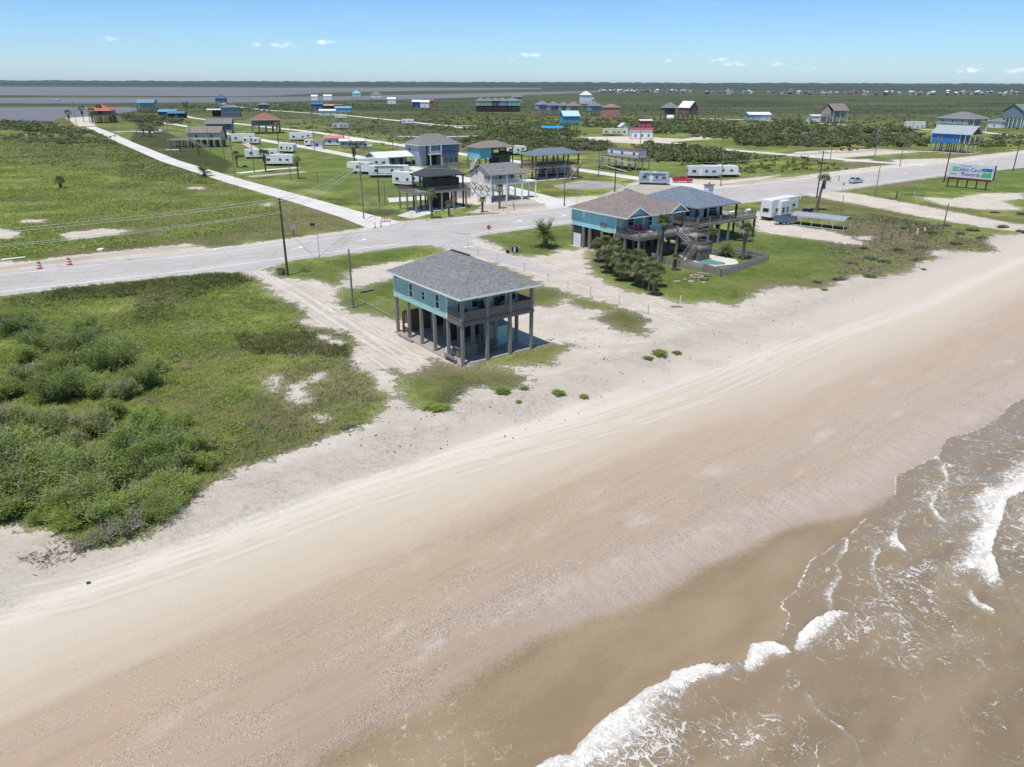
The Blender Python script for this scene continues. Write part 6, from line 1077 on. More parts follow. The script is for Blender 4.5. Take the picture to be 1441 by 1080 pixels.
far_house('white cabin with grey green shed roof left of the long pavilion', 0, 0, 0, 0, 0, 0, 0, 0) if 0 else None
t_ = far_house('pale blue low garage with flat white roof behind the dark pavilion', 633, 664, 272, 0, 2.6, .5, cm('powder_blue_wall', (.32, .44, .52)), M_MET, 'gx', 'garage', ratio=.6, rot=8, nw=1, cat='garage')
far_house('white flat roofed canopy house behind the white trailers', 478, 512, 209, .2, 2.9, 1.0, cm('pale_lead_blue_wall', (.28, .35, .42)), M_MET, 'gx', 'cabin', ratio=.35, rot=4, nw=4); far_house('red roofed cabin left of the white canopy house', 457, 482, 205, .2, 3.0, 1.2, M_WSD, mat('coral_roof', (.55, .18, .18)), 'gx', 'cabin', ratio=.5, rot=4, nw=2)
far_house('white cabin with grey roof next to the fenced camper lot', 438, 454, 210, .1, 2.6, 1.0, M_WSD, M_SHG, 'gx', 'cabin', ratio=.6, rot=4, nw=1)
# faraway town along the horizon
def town():
    rs = random.Random(4); cols = [(.62, .62, .60), (.60, .60, .58), (.35, .38, .42), (.48, .42, .36), (.45, .20, .17), (.22, .36, .45), (.62, .55, .48), (.15, .17, .20)]; names = ['white', 'off-white', 'grey', 'tan', 'red', 'blue', 'cream', 'dark']; rms = [M_MET, M_SHG, M_SHB, M_GMET, M_RED]; protos = {}
    def proto(i, j):
        if (i, j) in protos: return None
        m1 = mat('town_' + names[i].replace('-', '_'), cols[i], .7, .05); o = bpy.data.objects.new('distant_house', None); C.objects.link(o)
        box(o, 'wall', (-5, -4, 3.5, 5, 4, 6.8), m1); mb = MB(); mb.prism([(-4.5, 6.8), (0, 9.3), (4.5, 6.8)], -5.4, 5.4, 'x'); mb.build('roof', rms[j], o); box(o, 'undercroft', (-4.6, -3.6, 0, 4.6, 3.6, 3.49), M_DK if i % 2 else m1); protos[(i, j)] = o; return o
    spots = []
    for k in range(62): spots.append((rs.uniform(842, 975), rs.uniform(129.0, 131.2), 1.1))
    for c_ in (996, 1000, 1015, 1022, 1026, 1031, 1045, 1052, 1056, 1080, 1088, 1102, 1110, 1125, 1132): spots.append((c_ + rs.uniform(-2, 2), rs.uniform(131, 133), 1.3))
    for k in range(95): x = rs.uniform(1135, 1500); spots.append((x, rs.uniform(131.5, 134.6), 1.2))
    for k, (px, py, s) in enumerate(spots):
        i, j = rs.choice([0, 0, 0, 1, 2, 2, 3, 4, 5, 6, 7]), rs.choice([0, 0, 1, 2, 3, 4]); p = proto(i, j); o = p or copy_tree(protos[(i, j)]); x, y = P(px, py); s *= rs.uniform(.5, .85); o.location = (x, y, 0); o.rotation_euler = (0, 0, R(rs.choice([20, 36, 110, 126]))); o.scale = (s * 1.1, s * 1.1, s * rs.uniform(.9, 1.5)); o.name = 'distant_house'
        rn = ['white metal', 'grey', 'brown', 'pale grey', 'red'][j]; tag(o, f'tiny {names[i]} house with {rn} roof in the far-off row on the horizon, {"left third" if px < 985 else "middle third" if px < 1200 else "right third"}', 'house', 'far-off row of houses along the horizon')
town()
# ================================================================ VEHICLES
M_VW = mat('white_coachwork', (.74, .74, .72), .35, .05, .8, spec=.5); M_TYRE = mat('tyre_rubber', (.018, .018, .018), .8, .1, 3); M_RIM = mat('alloy_rim', (.5, .5, .52), .35, .1, 3, metal=.6); M_LAMP = mat('clear_lamp', (.7, .7, .68), .2, .05, 3, spec=.6); M_TAIL = mat('red_lamp', (.45, .02, .02), .3, .05, 3)
M_STRP = mat('grey_graphic_stripe', (.22, .21, .22), .5, .1, 2); M_AWN = mat('black_awning', (.04, .04, .045), .6, .1, 2); M_SILV = mat('silver_paint', (.42, .44, .46), .3, .05, 1, spec=.6); M_REDC = mat('red_car_paint', (.42, .015, .035), .25, .05, 1, spec=.6)
def wheel(t, x, y, r=.36, w=.22):
    s = 1 if y > 0 else -1; a = MB(); n = 20
    a.tube([(x, y - w / 2, r), (x, y - w / 2 + .02, r), (x, y + w / 2 - .02, r), (x, y + w / 2, r)], [r * .86, r, r, r * .86], n); o = a.build('wheel', M_TYRE, t)
    b = MB(); b.tube([(x, y + s * (w / 2 - .02), r), (x, y + s * (w / 2 + .012), r)], [r * .58, r * .52], n); b.build('rim', M_RIM, o)
def rv(name, label, px, py, rot, L=9, W=2.5, Hh=3.1, kind='trailer', col=None, awn=False, slide=0, group='trailers and campers of the camp', cat='trailer', stripe=True, wins=None):
    """px,py = ground point under the middle of the side that faces the sea; length runs along the local x axis"""
    x, y = P(px, py); t = thing(name, label, cat, (x, y, 0), R(rot), group); NOBUSH.append((x, y, L * .6)); z0 = .75; z1 = z0 + Hh - .55; c = col or M_VW; h = L / 2
    if kind == 'fifth': pr = [(-h, z0), (h - 2.4, z0), (h - 2.3, z0 + .95), (h - .1, z0 + 1.0), (h, z0 + 1.6), (h - .25, z1 - .1), (h - .6, z1 + .15), (-h + .1, z1 + .15), (-h, z1)]
    elif kind == 'motor': pr = [(-h, z0 - .25), (h, z0 - .25), (h + .02, z0 + .9), (h - .35, z1), (h - .7, z1 + .1), (-h + .1, z1 + .1), (-h, z1)]
    else: pr = [(-h, z0), (h - .35, z0), (h, z0 + .5), (h - .05, z1 - .5), (h - .4, z1), (-h + .15, z1), (-h, z1 - .15)]
    b = MB(); b.prism(pr, 0, W, 'y'); b.build('body', c, t, bevel=.06)
    us = MB(); us.box(-h + .3, .25, .35, h - (2.6 if kind == 'fifth' else .6), W - .25, z0 - (.26 if kind == 'motor' else .01)); us.build('chassis', M_BLK, t)
    ax = ((-.6, .5) if kind != 'motor' else (-h * .5, h * .68))
    for a in ax:
        for yy in (.16, W - .16): wheel(t, a - (.4 if kind != 'motor' else 0), yy, .38)
    for k, (a, z, w, hh) in enumerate(wins or ((-h * .62, 1.75, 1.1, .7), (h * .15, 1.75, .7, .7), (h * .62, 1.8 + (.5 if kind == 'fifth' else 0), 1.0, .5))): win(t, 'S', 0, a, z, w, hh, M_GREY, .04)
    win(t, 'S', 0, -h * .2, .85, .7, 1.9, M_WT, .04, M_VW, 'door'); win(t, 'W', -h, W / 2, 1.8, 1.3, .7, M_GREY, .04); win(t, 'N', W, 0, 1.8, 1.2, .7, M_GREY, .04)
    ac = MB(); ac.box(-.5, W / 2 - .35, z1 + .02, .5, W / 2 + .35, z1 + .32); ac.build('air_conditioner', M_VW, t, bevel=.05); v = MB(); v.box(h * .5 - .2, W / 2 - .2, z1 + .0, h * .5 + .2, W / 2 + .2, z1 + .22); v.build('roof_vent', M_VW, t)
    if stripe: s = MB(); s.add([(-h * .9, -.012, 1.35), (h * .1, -.012, 1.1), (h * .75, -.012, 1.55), (h * .75, -.012, 1.72), (h * .1, -.012, 1.28), (-h * .9, -.012, 1.5)], [(0, 1, 4, 5), (1, 2, 3, 4)]); s.build('stripe', M_STRP, t)
    if awn: a_ = MB(); a_.tube([(-h * .7, -.08, z1 - .25), (h * .7, -.08, z1 - .25)], .09, 8); a_.build('awning_roll', M_AWN, t)
    if slide: s = MB(); s.box(-h * .55, -.75, 1.1, h * .1, -.001, z1 - .25); so_ = s.build('slide_out', c, t); win(so_, 'S', -.75, -h * .38, 1.6, .8, 1.0, M_GREY, .04); win(so_, 'S', -.75, -h * .08, 1.6, .6, 1.0, M_GREY, .04)
    if kind == 'trailer': tg = MB(); tg.bar((h - .4, .5, .55), (h + 1.1, W / 2, .5), .1); tg.bar((h - .4, W - .5, .55), (h + 1.1, W / 2, .5), .1); tg.tube([(h + .45, W / 2, .5), (h + .45, W / 2, 1.0)], .16, 10); tg.build('hitch', M_GREY, t)
    if kind == 'motor':
        ws = MB(); ws.box(h - .2, .2, 1.55, h + .015, W - .2, 2.45); ws.build('windscreen', GLASS, t); [box(t, 'headlight', (h + .001, yy - .15, .75, h + .05, yy + .15, .95), M_LAMP) for yy in (.4, W - .4)]
    return t
rv('fifth_wheel_trailer', 'big white fifth wheel trailer with slide-out on the pad right of the white house', 1103, 308, 41, 10.5, 2.6, 3.9, 'fifth', slide=1, group=None)
rv('travel_trailer', 'white trailer with long black awning stripe between the two pavilion streets', 548, 250.5, 5, 12, 2.6, 3.3, 'trailer', awn=True); rv('travel_trailer', 'white trailer with grey nose behind the dead-skirted palm', 527, 238, 18, 10, 2.6, 3.2)
rv('fifth_wheel_trailer', 'white fifth wheel trailer at the foot of the dead-skirted palm', 510, 244, 160, 8, 2.5, 3.2, 'fifth'); rv('fifth_wheel_trailer', 'white fifth wheel trailer behind the deck of the dark pavilion', 571, 264, -30, 9, 2.6, 3.6, 'fifth'); 
rv('travel_trailer', 'plain white flat-sided trailer on a concrete strip beside two small palms', 392, 234, 3, 10, 2.6, 3.5, stripe=False); rv('travel_trailer', 'long white trailer half under the pink canopy', 369, 224, 12, 12, 2.6, 3.2, stripe=False)
rv('travel_trailer', 'short white trailer standing on the near edge of the pale street', 403, 216, -22, 7, 2.5, 3.6); rv('motorhome', 'white motorhome left of the bushy palm on the pale street', 343, 201, 5, 11, 2.6, 3.6, 'motor'); rv('travel_trailer', 'cream trailer parked in front of the motorhome', 353, 204, -8, 8, 2.5, 2.9)
rv('fifth_wheel_trailer', 'white fifth wheel trailer in the fenced camper lot', 424, 199, 8, 11, 2.5, 3.6, 'fifth'); rv('travel_trailer', 'small rounded camper left of the grey roofed cabin', 437, 206.5, 5, 5, 2.3, 2.6); rv('travel_trailer', 'silver camper alone in the middle field', 479, 182.5, 3, 10, 2.5, 3.4, col=M_SILV)
rv('travel_trailer', 'white camper beside the far shell road', 480, 168, 0, 9, 2.5, 3.4); rv('travel_trailer', 'small white trailer on the far shell road', 574, 175.5, 0, 8, 2.5, 3.2, stripe=False); rv('fifth_wheel_trailer', 'white trailer standing left of the long brown pavilion', 727, 219, 10, 8, 2.5, 3.2, 'fifth')
rv('travel_trailer', 'silver trailer parked under the long brown pavilion', 782, 248, 28, 12, 2.5, 3.2, col=M_SILV, group=None); rv('bus_camper', 'blue and silver camper bus at the roadside behind the brown roof', 920, 260.5, -12, 8.5, 2.5, 3.0, 'motor', mat('ice_blue_paint', (.34, .40, .48), .35, .05, 1, spec=.5), awn=True, group=None, cat='camper', stripe=True)
rv('travel_trailer', 'pale yellow camper beside the white shell lot', 862, 191.5, 0, 11, 2.5, 3.6, col=mat('pale_yellow_paint', (.55, .56, .38), .5, .05, 1)); rv('fifth_wheel_trailer', 'white fifth wheel trailer in the scrub left of the royal blue house', 1288, 183.5, 8, 13, 2.5, 4.8, 'fifth')
rv('travel_trailer', 'pale trailer with blue end beside the red pickup', 990, 251.5, 0, 9.5, 2.6, 3.3, col=mat('grey_blue_trailer', (.52, .57, .62), .5, .05, 1), stripe=False, group='trailers at the dirt lot across the highway'); rv('travel_trailer', 'long white box trailer right of the blue-ended trailer', 1013, 250, 3, 11, 2.6, 3.2, stripe=False, group='trailers at the dirt lot across the highway')
rv('travel_trailer', 'white trailer behind the lean-to of the dark pavilion', 600, 258, -18, 9, 2.5, 3.0, stripe=False)
def car(name, label, px, py, rot, kind, col, group=None, z=0, cat='car', L=4.7):
    x, y = P(px, py); t = thing(name, label, cat, (x, y, z), R(rot), group); h = L / 2; W = 1.85
    if kind == 'suv': lo = [(-h, .35), (h, .35), (h + .02, .75), (h - .15, .98), (.9, 1.08), (-h + .05, 1.1), (-h - .02, .8)]; up = [(.95, 1.06), (.25, 1.66), (-1.5, 1.70), (-h + .12, 1.1)]
    else: lo = [(-h, .42), (h, .42), (h + .02, .8), (h - .12, 1.08), (1.2, 1.16), (-h, 1.14)]; up = [(1.15, 1.14), (.6, 1.78), (-.55, 1.80), (-.85, 1.14)]
    b = MB(); b.prism(lo, -W / 2, W / 2, 'y'); bo = b.build('body', col, t, bevel=.07)
    c = MB(); n = len(up); vs = [(p[0], -W / 2 + .06 + (.14 if p[1] > 1.3 else 0), p[1]) for p in up] + [(p[0], W / 2 - .06 - (.14 if p[1] > 1.3 else 0), p[1]) for p in up]; c.add(vs, [(0, 1, 2, 3), (7, 6, 5, 4)] + [(i, i + 4, (i + 1) % 4 + 4, (i + 1) % 4) for i in range(4)]); c.build('cabin', col, t, bevel=.03)
    for s in (-1, 1):
        g_ = MB(); ins = lambda p, q: (p[0] + (q[0] - p[0]) * .0, 0); cx = sum(p[0] for p in up) / 4; cz = sum(p[1] for p in up) / 4
        pp = [(cx + (p[0] - cx) * .86, cz + (p[1] - cz) * .7) for p in up]; yy = lambda z_: s * (W / 2 - .035 - .14 * max(0, (z_ - 1.12) / .56)); g_.add([(a, yy(z_), z_) for a, z_ in pp], [(0, 1, 2, 3)]); g_.build('side_window', GLASS, t)
    a, b_ = up[0], up[1]; q = lambda p, r, f: (p[0] + (r[0] - p[0]) * f + .02, p[1] + (r[1] - p[1]) * f + .02); w1, w2 = q(a, b_, .12), q(a, b_, .9); g_ = MB(); g_.add([(w1[0], -.75, w1[1]), (w1[0], .75, w1[1]), (w2[0], .66, w2[1]), (w2[0], -.66, w2[1])], [(0, 1, 2, 3)]); g_.build('windscreen', GLASS, t)
    a, b_ = up[3], up[2]; w1, w2 = (a[0] + (b_[0] - a[0]) * .15 - .02, a[1] + (b_[1] - a[1]) * .15 + .01), (a[0] + (b_[0] - a[0]) * .88 - .02, a[1] + (b_[1] - a[1]) * .88 + .01); g_ = MB(); g_.add([(w1[0], -.72, w1[1]), (w1[0], .72, w1[1]), (w2[0], .64, w2[1]), (w2[0], -.64, w2[1])], [(3, 2, 1, 0)]); g_.build('rear_window', GLASS, t)
    for xx in (-h * .6, h * .62):
        for yy in (-.8, .8): wheel(t, xx, yy, .36, .24)
    for yy in (-.62, .62): box(t, 'headlight', (h - .08, yy - .2, .72, h + .04, yy + .2, .88), M_LAMP); box(t, 'tail_light', (-h - .04, yy * 1.2 - .12, .8, -h + .05, yy * 1.2 + .12, 1.0), M_TAIL)
    if kind == 'pickup': bb = MB(); bb.box(-h + .1, -.74, 1.145, -.95, .74, 1.16); bb.build('cargo_bed', M_BLK, t); [box(t, 'bed_side', (-h, s * .88 - .045, 1.12, -.9, s * .88 + .045, 1.22), col) for s in (-1, 1)]
    box(t, 'bumper', (h - .02, -.85, .36, h + .07, .85, .55), M_GREY); return t
car('parked_suv', 'silver sport utility vehicle driving alone on the highway', 1204, 258, 35.5, 'suv', M_SILV, None, .02)
car('pickup_truck', 'red pickup truck with black bed left of the pale trailers', 960, 257, -8, 'pickup', M_REDC, L=5.6); car('pickup_truck', 'white pickup truck right of the white canopy house', 515, 208, 0, 'pickup', M_VW, L=5.8); car('pickup_truck', 'white truck nose at the right end of the box trailer', 1029, 248.5, 0, 'pickup', M_VW, L=5.2); car('pickup_truck', 'black pickup in front of the slate blue house', 583, 233, 10, 'pickup', M_BLK, L=5.4)
def loader():
    x, y = P(1190, 212); t = thing('backhoe_loader', 'yellow backhoe loader with dark cab on the dirt track', 'loader', (x, y, 0), R(-5)); Y_ = mat('machine_yellow', (.55, .34, .05), .5, .1, 1)
    for a in ((-1.8), (1.7)):
        for b_ in (-.95, .95): wheel(t, a, b_, .8 if a < 0 else .6, .45)
    mb = MB(); mb.prism([(-2.4, .7), (2.4, .7), (2.5, 1.5), (.4, 1.7), (-2.4, 1.6)], -.6, .6, 'y'); mb.build('body', Y_, t, bevel=.05); c = box(t, 'cab', (-1.6, -.7, 1.6, .1, .7, 2.9), GLASS); box(c, 'cab_roof', (-1.75, -.8, 2.901, .25, .8, 3.05), M_BLK)
    mb = MB(); mb.bar((.9, -.5, 1.3), (-4.6 + 8.2, -.5, .6), .2); mb.bar((.9, .5, 1.3), (3.6, .5, .6), .2); mb.build('loader_arm', Y_, t); mb = MB(); mb.prism([(3.5, .1), (4.4, .1), (4.5, .2), (3.7, .3), (3.6, 1.0), (3.5, 1.0)], -1.2, 1.2, 'y'); mb.build('front_bucket', Y_, t)
    mb = MB(); mb.bar((-2.3, 0, 1.1), (-3.6, 0, 2.6), .25); mb.bar((-3.6, 0, 2.6), (-4.6, 0, .9), .2); mb.build('backhoe_arm', Y_, t); mb = MB(); mb.prism([(-4.4, .9), (-5.0, .9), (-5.1, .3), (-4.6, .2)], -.35, .35, 'y'); mb.build('rear_bucket', M_BLK, t); t.scale = (1, 1, 1); t.rotation_euler.z = R(175)
loader()
def boat(label, px, py, L, rot, wake=False):
    x, y = P(px, py); t = thing('motor_boat', label, 'boat', (x, y, .3), R(rot)); mb = MB(); st = [(-.5, .30, .0), (-.2, .34, -.02), (.2, .3, .0), (.42, .14, .05), (.5, .01, .09)]; vs = []
    for a, w, z in st: vs += [(a * L, -w * L * .45, z * L + .9), (a * L, -w * L * .25, z * L), (a * L, w * L * .25, z * L), (a * L, w * L * .45, z * L + .9)]
    fs = [(i * 4 + k, i * 4 + (k + 1) % 4, i * 4 + 4 + (k + 1) % 4, i * 4 + 4 + k) for i in range(4) for k in range(4)] + [(0, 1, 2, 3)]; mb.add(vs, fs); mb.build('hull', M_VW, t); box(t, 'console', (-.1 * L, -.5, .91, .08 * L, .5, 2.0), M_VW, .05); ws = MB(); ws.box(.08 * L, -.5, 1.6, .09 * L + .02, .5, 2.1); ws.build('windscreen', GLASS, t); box(t, 'outboard_motor', (-.55 * L, -.25, .4, -.5 * L - .01, .25, 1.5), M_BLK); return t
boat('small white motor boat speeding across the bay', 81, 141.5, 9, 180); boat('white motor boat on land beside two palms by the cream house', 227, 188, 8, 0)
mb = MB(); ribbon_w([P(82, 141.4), P(95, 141.7), P(150, 141.6), P(260, 142.2)], [4, 10, 7, 2], .12, mb); o_ = mb.build('wake', mat('wake_foam', (.55, .54, .53), .6, .4, .06)); tag(o_, kind='structure')
# ================================================================ POLES, WIRES, SIGNS
def pole(label, px, py, h, arms=(), xf=None, r=.16, lean=0, group='utility poles', m=None, name='utility_pole', cr=90 + HR, al=2.6):
    x, y = P(px, py); t = thing(name, label, 'utility pole', (x, y, float(gz(x, y))), R(cr), group); mb = MB(); mb.tube([(0, 0, -.3), (lean, 0, h)], [r, r * .62], 9); mb.build('pole', m or M_POLE, t)
    for z in arms:
        a = MB(); a.box(-al / 2, -r - .12, z - .06, al / 2, -r, z + .06); ar = a.build('crossarm', M_WD2, t)
        for k in (-.9, -.45, .45, .9): i_ = MB(); i_.tube([(k * al / 2, -r - .06, z + .06), (k * al / 2, -r - .06, z + .22)], [.03, .05], 6); i_.build('insulator', M_GREY, ar)
    if xf: a = MB(); a.tube([(0, .45, xf - .5), (0, .45, xf + .35)], .26, 12); a.tube([(0, .45, xf + .35), (0, .45, xf + .5)], [.26, .08], 12); a.build('transformer', M_GREY, t)
    return t
M_POLE = mat('creosote_pole', (.085, .07, .055), .9, .2, 2, 'wood'); M_POLEG = mat('grey_pole_wood', (.22, .20, .18), .9, .2, 2, 'wood')
pole('dark wooden power pole with crossarms by the mouth of the sandy drive', 405, 388, 11.0, (10.6, 8.9), None, .19); pole('grey service pole in the yard left of the stilt house', 497, 434, 7.4, (), None, .15, 0, m=M_POLEG)
pole('dark power pole with two crossarms behind the leaning roadside palm', 1149, 279, 11.2, (10.9, 7.4), 5.2, .18); pole('black pole left of the billboard', 1328, 257.5, 10.8, (), None, .2); pole('dark power pole at the right picture edge', 1425.5, 240.7, 11.3, (10.6,), None, .18)
pole('grey wooden power pole with a transformer beside the side street end', 512, 308, 11.3, (10.9,), 9.2, .15, m=M_POLEG); pole('slim dark pole in the lot left of the dark pavilion', 534, 287, 8.2, (), None, .13, m=M_POLE); pole('short stub pole with slanting braces near the slim dark pole', 542, 289, 5.2, (), None, .13, m=M_POLEG)
pole('dark pole with crossarm in front of the brown roof ridge', 865, 270, 7.8, (7.5,), None, .17); pole('grey pole in the grass in front of the long pavilion', 794, 275, 9.6, (), None, .14, m=M_POLEG); pole('short dark post by the shell street mouth', 794, 290, 2.8, (), None, .16)
pole('grey roadside pole beyond the silver car', 1231, 277, 7.8, (), None, .12, m=M_POLEG); pole('bare grey pole standing in the dune grass', 1327, 323, 5.0, (), None, .14, m=M_POLEG); pole('leaning grey pole at the left end of the post row', 1241, 342, 4.2, (), None, .14, .3, m=M_POLEG)
for a, b, h, arm, l in ((1014, 262, 11, 0, 'beside the dirt lot trailers'), (842, 250, 8.4, 0, 'left of the mobile home on stilts'), (898, 246, 13, 0, 'right of the mobile home on stilts'), (1168, 226, 6, 0, 'at the bend of the dirt track'), (1231, 219, 11.5, 1, 'topped by a pale lamp on the dirt track'), (1278, 213.5, 13, 1, 'left of the royal blue house'), (1266, 235, 7.5, 0, 'by the shell road mouth'), (1180, 255, 1.6, 0, 'stub by the highway'),
                        (331, 250, 13, 1, 'tallest at the bend of the side street'), (273, 228, 12, 1, 'on the edge of the side street'), (242, 222, 13, 1, 'left of the bushy palm'), (200, 206, 13, 0, 'by the upper side street'), (163, 193, 12, 0, 'near the bay end of the side street'), (194, 197, 14, 1, 'one of two on the lawn edge'), (317, 231, 11, 1, 'right of the cream house'), (358, 243, 11, 1, 'left of the flat white trailer'), (109, 180, 16, 1, 'at the bay end of the side street'), (443, 212, 15, 1, 'by the grey roofed cabin'), (513, 196, 14, 1, 'right of the white canopy roof'), (554, 226, 13, 1, 'left of the open garage'), (521, 232, 5, 0, 'behind the cluster of white trailers'), (410, 191, 9, 0, 'by the camper lot'), (645, 240, 17, 0, 'at the right corner of the slate blue house'), (744, 226, 11, 1, 'above the white trailer'), (903, 192, 14, 0, 'by the red and white house'), (990, 196, 14, 0, 'in the green field'), (296, 213, 9, 0, 'by the cream house stairs'), (285, 232, 3, 0, 'short on the side street'), (447, 257, 3, 0, 'short beside the small palm'), (409, 253, 5, 0, 'thin near the concrete strips')):
    if h: pole(f'far utility pole {l}', a, b, h, (h - .4,) if arm else (), h - 2.2 if arm and int(a) % 2 else None, .15, 0, 'far utility poles', M_POLEG)
def wire(name, label, A, B, sag=1.0, n=14, r=.026):
    A, B = Vector(A), Vector(B); pts = [A.lerp(B, k / n) - Vector((0, 0, 4 * sag * (k / n) * (1 - k / n))) for k in range(n + 1)]; mb = MB(); mb.tube(pts, r, 5, False); o = mb.build(name, M_WIRE); tag(o, label, 'wire', 'overhead wires'); return o
M_WIRE = mat('aluminium_wire', (.5, .5, .49), .5, .1, 3)
def top(px, py, h, off=0): x, y = P(px, py); return (x + math.cos(R(90 + HR)) * off, y + math.sin(R(90 + HR)) * off, h)
PA = (405, 388); X0 = P(405, 388); d_ = Vector((math.cos(R(HR - 2)), math.sin(R(HR - 2))))
for off, h, l in ((-1.1, 10.85, 'near upper'), (1.1, 10.85, 'far upper'), (-.6, 9.1, 'near lower'), (.6, 9.1, 'far lower')):
    wire('power_line', f'{l} power line running left from the dark pole over the highway verge', top(*PA, h, off), (X0[0] - d_.x * 70 + math.cos(R(126)) * off, X0[1] - d_.y * 70 + math.sin(R(126)) * off, h + .3), 1.2)
    wire('power_line', f'{l} power line from the dark pole to the transformer pole', top(*PA, h, off), top(512, 308, h + .1 if h > 10 else 10.9, off), .9)
wire('guy_wire', 'thin guy wire from the dark pole down to the road verge', top(*PA, 7.2), (*P(450, 369), 0), .0); wire('service_drop', 'service wire from the dark pole to the grey yard pole', top(450, 369, 4.0), top(497, 434, 7.3), .2); wire('power_line', 'power line from the roadside palm pole to the black billboard pole', top(1149, 279, 11.0), top(1328, 257.5, 10.6), .9); wire('power_line', 'power line from the black billboard pole to the right edge pole', top(1328, 257.5, 10.6), top(1425.5, 240.7, 10.8), .7); wire('power_line', 'power line from the pole by the brown roof to the roadside palm pole', top(865, 270, 7.7), top(1149, 279, 11.0), 1.4); wire('power_line', 'power line from the transformer pole to the pole by the brown roof', top(512, 308, 11), top(865, 270, 7.7), 1.6)
def sign_post(px, py, h, label, name='road_sign', r=.03): x, y = P(px, py); t = thing(name, label, 'sign', (x, y, float(gz(x, y))), R(20)); mb = MB(); mb.tube([(0, 0, -.1), (0, 0, h)], r, 6); mb.build('post', M_STEEL, t); return t
def octagon(t, z, m, r=.38, y=-.05, name='sign_panel'): mb = MB(); mb.prism([(r * math.cos(R(22.5 + 45 * k)), z + r * math.sin(R(22.5 + 45 * k))) for k in range(8)], y - .01, y + .01, 'y'); return mb.build(name, m, t)
M_SRED = mat('sign_red', (.50, .03, .035), .5, .05, 3); M_SWH = mat('sign_white', (.75, .75, .75), .5, .05, 3); M_ORG = mat('safety_orange', (.75, .13, .03), .5, .05, 3)
def text(par, body, loc, size, m, rx=90, name='lettering', ext=.004, bold=0):
    cu = bpy.data.curves.new(name, 'FONT'); cu.body = body; cu.size = size; cu.extrude = ext; cu.align_x = 'CENTER'; cu.align_y = 'CENTER'; cu.offset = bold; tmp = bpy.data.objects.new(name, cu); C.objects.link(tmp)
    dg = bpy.context.evaluated_depsgraph_get(); me = bpy.data.meshes.new_from_object(tmp.evaluated_get(dg)); C.objects.unlink(tmp); o = bpy.data.objects.new(name, me); C.objects.link(o); me.materials.clear(); me.materials.append(m); o.parent = par; o.location = loc; o.rotation_euler = (R(rx), 0, 0); return o
t_ = sign_post(688, 341, 3.0, 'red stop sign at the mouth of the beach access road'); octagon(t_, 2.65, M_SWH, .42, -.045); octagon(t_, 2.65, M_SRED, .38, -.06); text(t_, 'STOP', (0, -.075, 2.65), .26, M_SWH)
t_ = sign_post(1185, 272, 3.0, 'small red and white sign on a post left of the silver car', r=.04); box(t_, 'sign_panel', (-.4, -.06, 2.0, .4, -.04, 2.9), M_SWH); box(t_, 'red_band', (-.3, -.075, 2.1, .3, -.061, 2.5), M_SRED)
t_ = sign_post(527.5, 310, 2.9, 'back of a grey octagonal sign at the end of the side street'); octagon(t_, 2.55, M_GREY, .4); t_ = sign_post(811.5, 289.5, 3.4, 'back of a grey octagonal sign at the shell street mouth'); octagon(t_, 3.0, M_GREY, .42)
t_ = sign_post(450, 367, 5.2, 'thin bare grey post on the verge right of the dark pole', 'thin_post', .05)
def barrel(px, py, label):
    x, y = P(px, py); t = thing('traffic_barrel', label, 'barrel', (x, y, .0), 0, 'orange and white traffic barrels'); z = .06; mb = MB(); mb.tube([(0, 0, 0), (0, 0, .06)], .42, 14); mb.build('base', M_BLK, t)
    for k, (h, m) in enumerate(((.2, M_ORG), (.17, M_SWH), (.17, M_SRED), (.17, M_SWH), (.26, M_ORG))): mb = MB(); mb.tube([(0, 0, z), (0, 0, z + h - .005)], [.34 - .02 * k, .325 - .02 * k], 14); mb.build('band', m, t); z += h
    mb = MB(); mb.box(-.1, -.02, z - .02, .1, .02, z + .1); mb.build('handle', M_BLK, t)
barrel(56, 378.5, 'left orange and white traffic barrel on the far road shoulder'); barrel(98, 373, 'right orange and white traffic barrel on the far road shoulder')
x, y = P(543.5, 319); t_ = thing('barricade', 'red and white striped barricade at the end of the side street', 'barricade', (x, y, 0), R(15)); 
for z in (.9, 1.4):
    b_ = box(t_, 'board', (-1.0, -.03, z, 1.0, .03, z + .3), M_SWH)
    for k in range(4): mb = MB(); a = -.9 + k * .5; mb.prism([(a, z + .005), (a + .25, z + .005), (a + .37, z + .295), (a + .12, z + .295)], -.045, -.031, 'y'); mb.build('stripe', M_SRED, b_)
for a in (-.8, .8): mb = MB(); mb.bar((a, -.4, 0), (a, 0, 1.7), .06); mb.bar((a, .4, 0), (a, 0, 1.7), .06); mb.build('leg', M_SWH, t_)
for a, l in ((528, 'left'), (536, 'right')): x, y = P(a, 321 if a < 530 else 319.5); t_ = thing('traffic_post', f'{l} of two slim orange delineator posts beside the striped barricade', 'traffic post', (x, y, 0), 0, 'slim orange delineator posts'); mb = MB(); mb.tube([(0, 0, 0), (0, 0, .1)], .22, 10); mb.build('base', M_BLK, t_); mb = MB(); mb.tube([(0, 0, .1), (0, 0, 1.15)], .07, 8); mb.build('tube', M_ORG, t_)
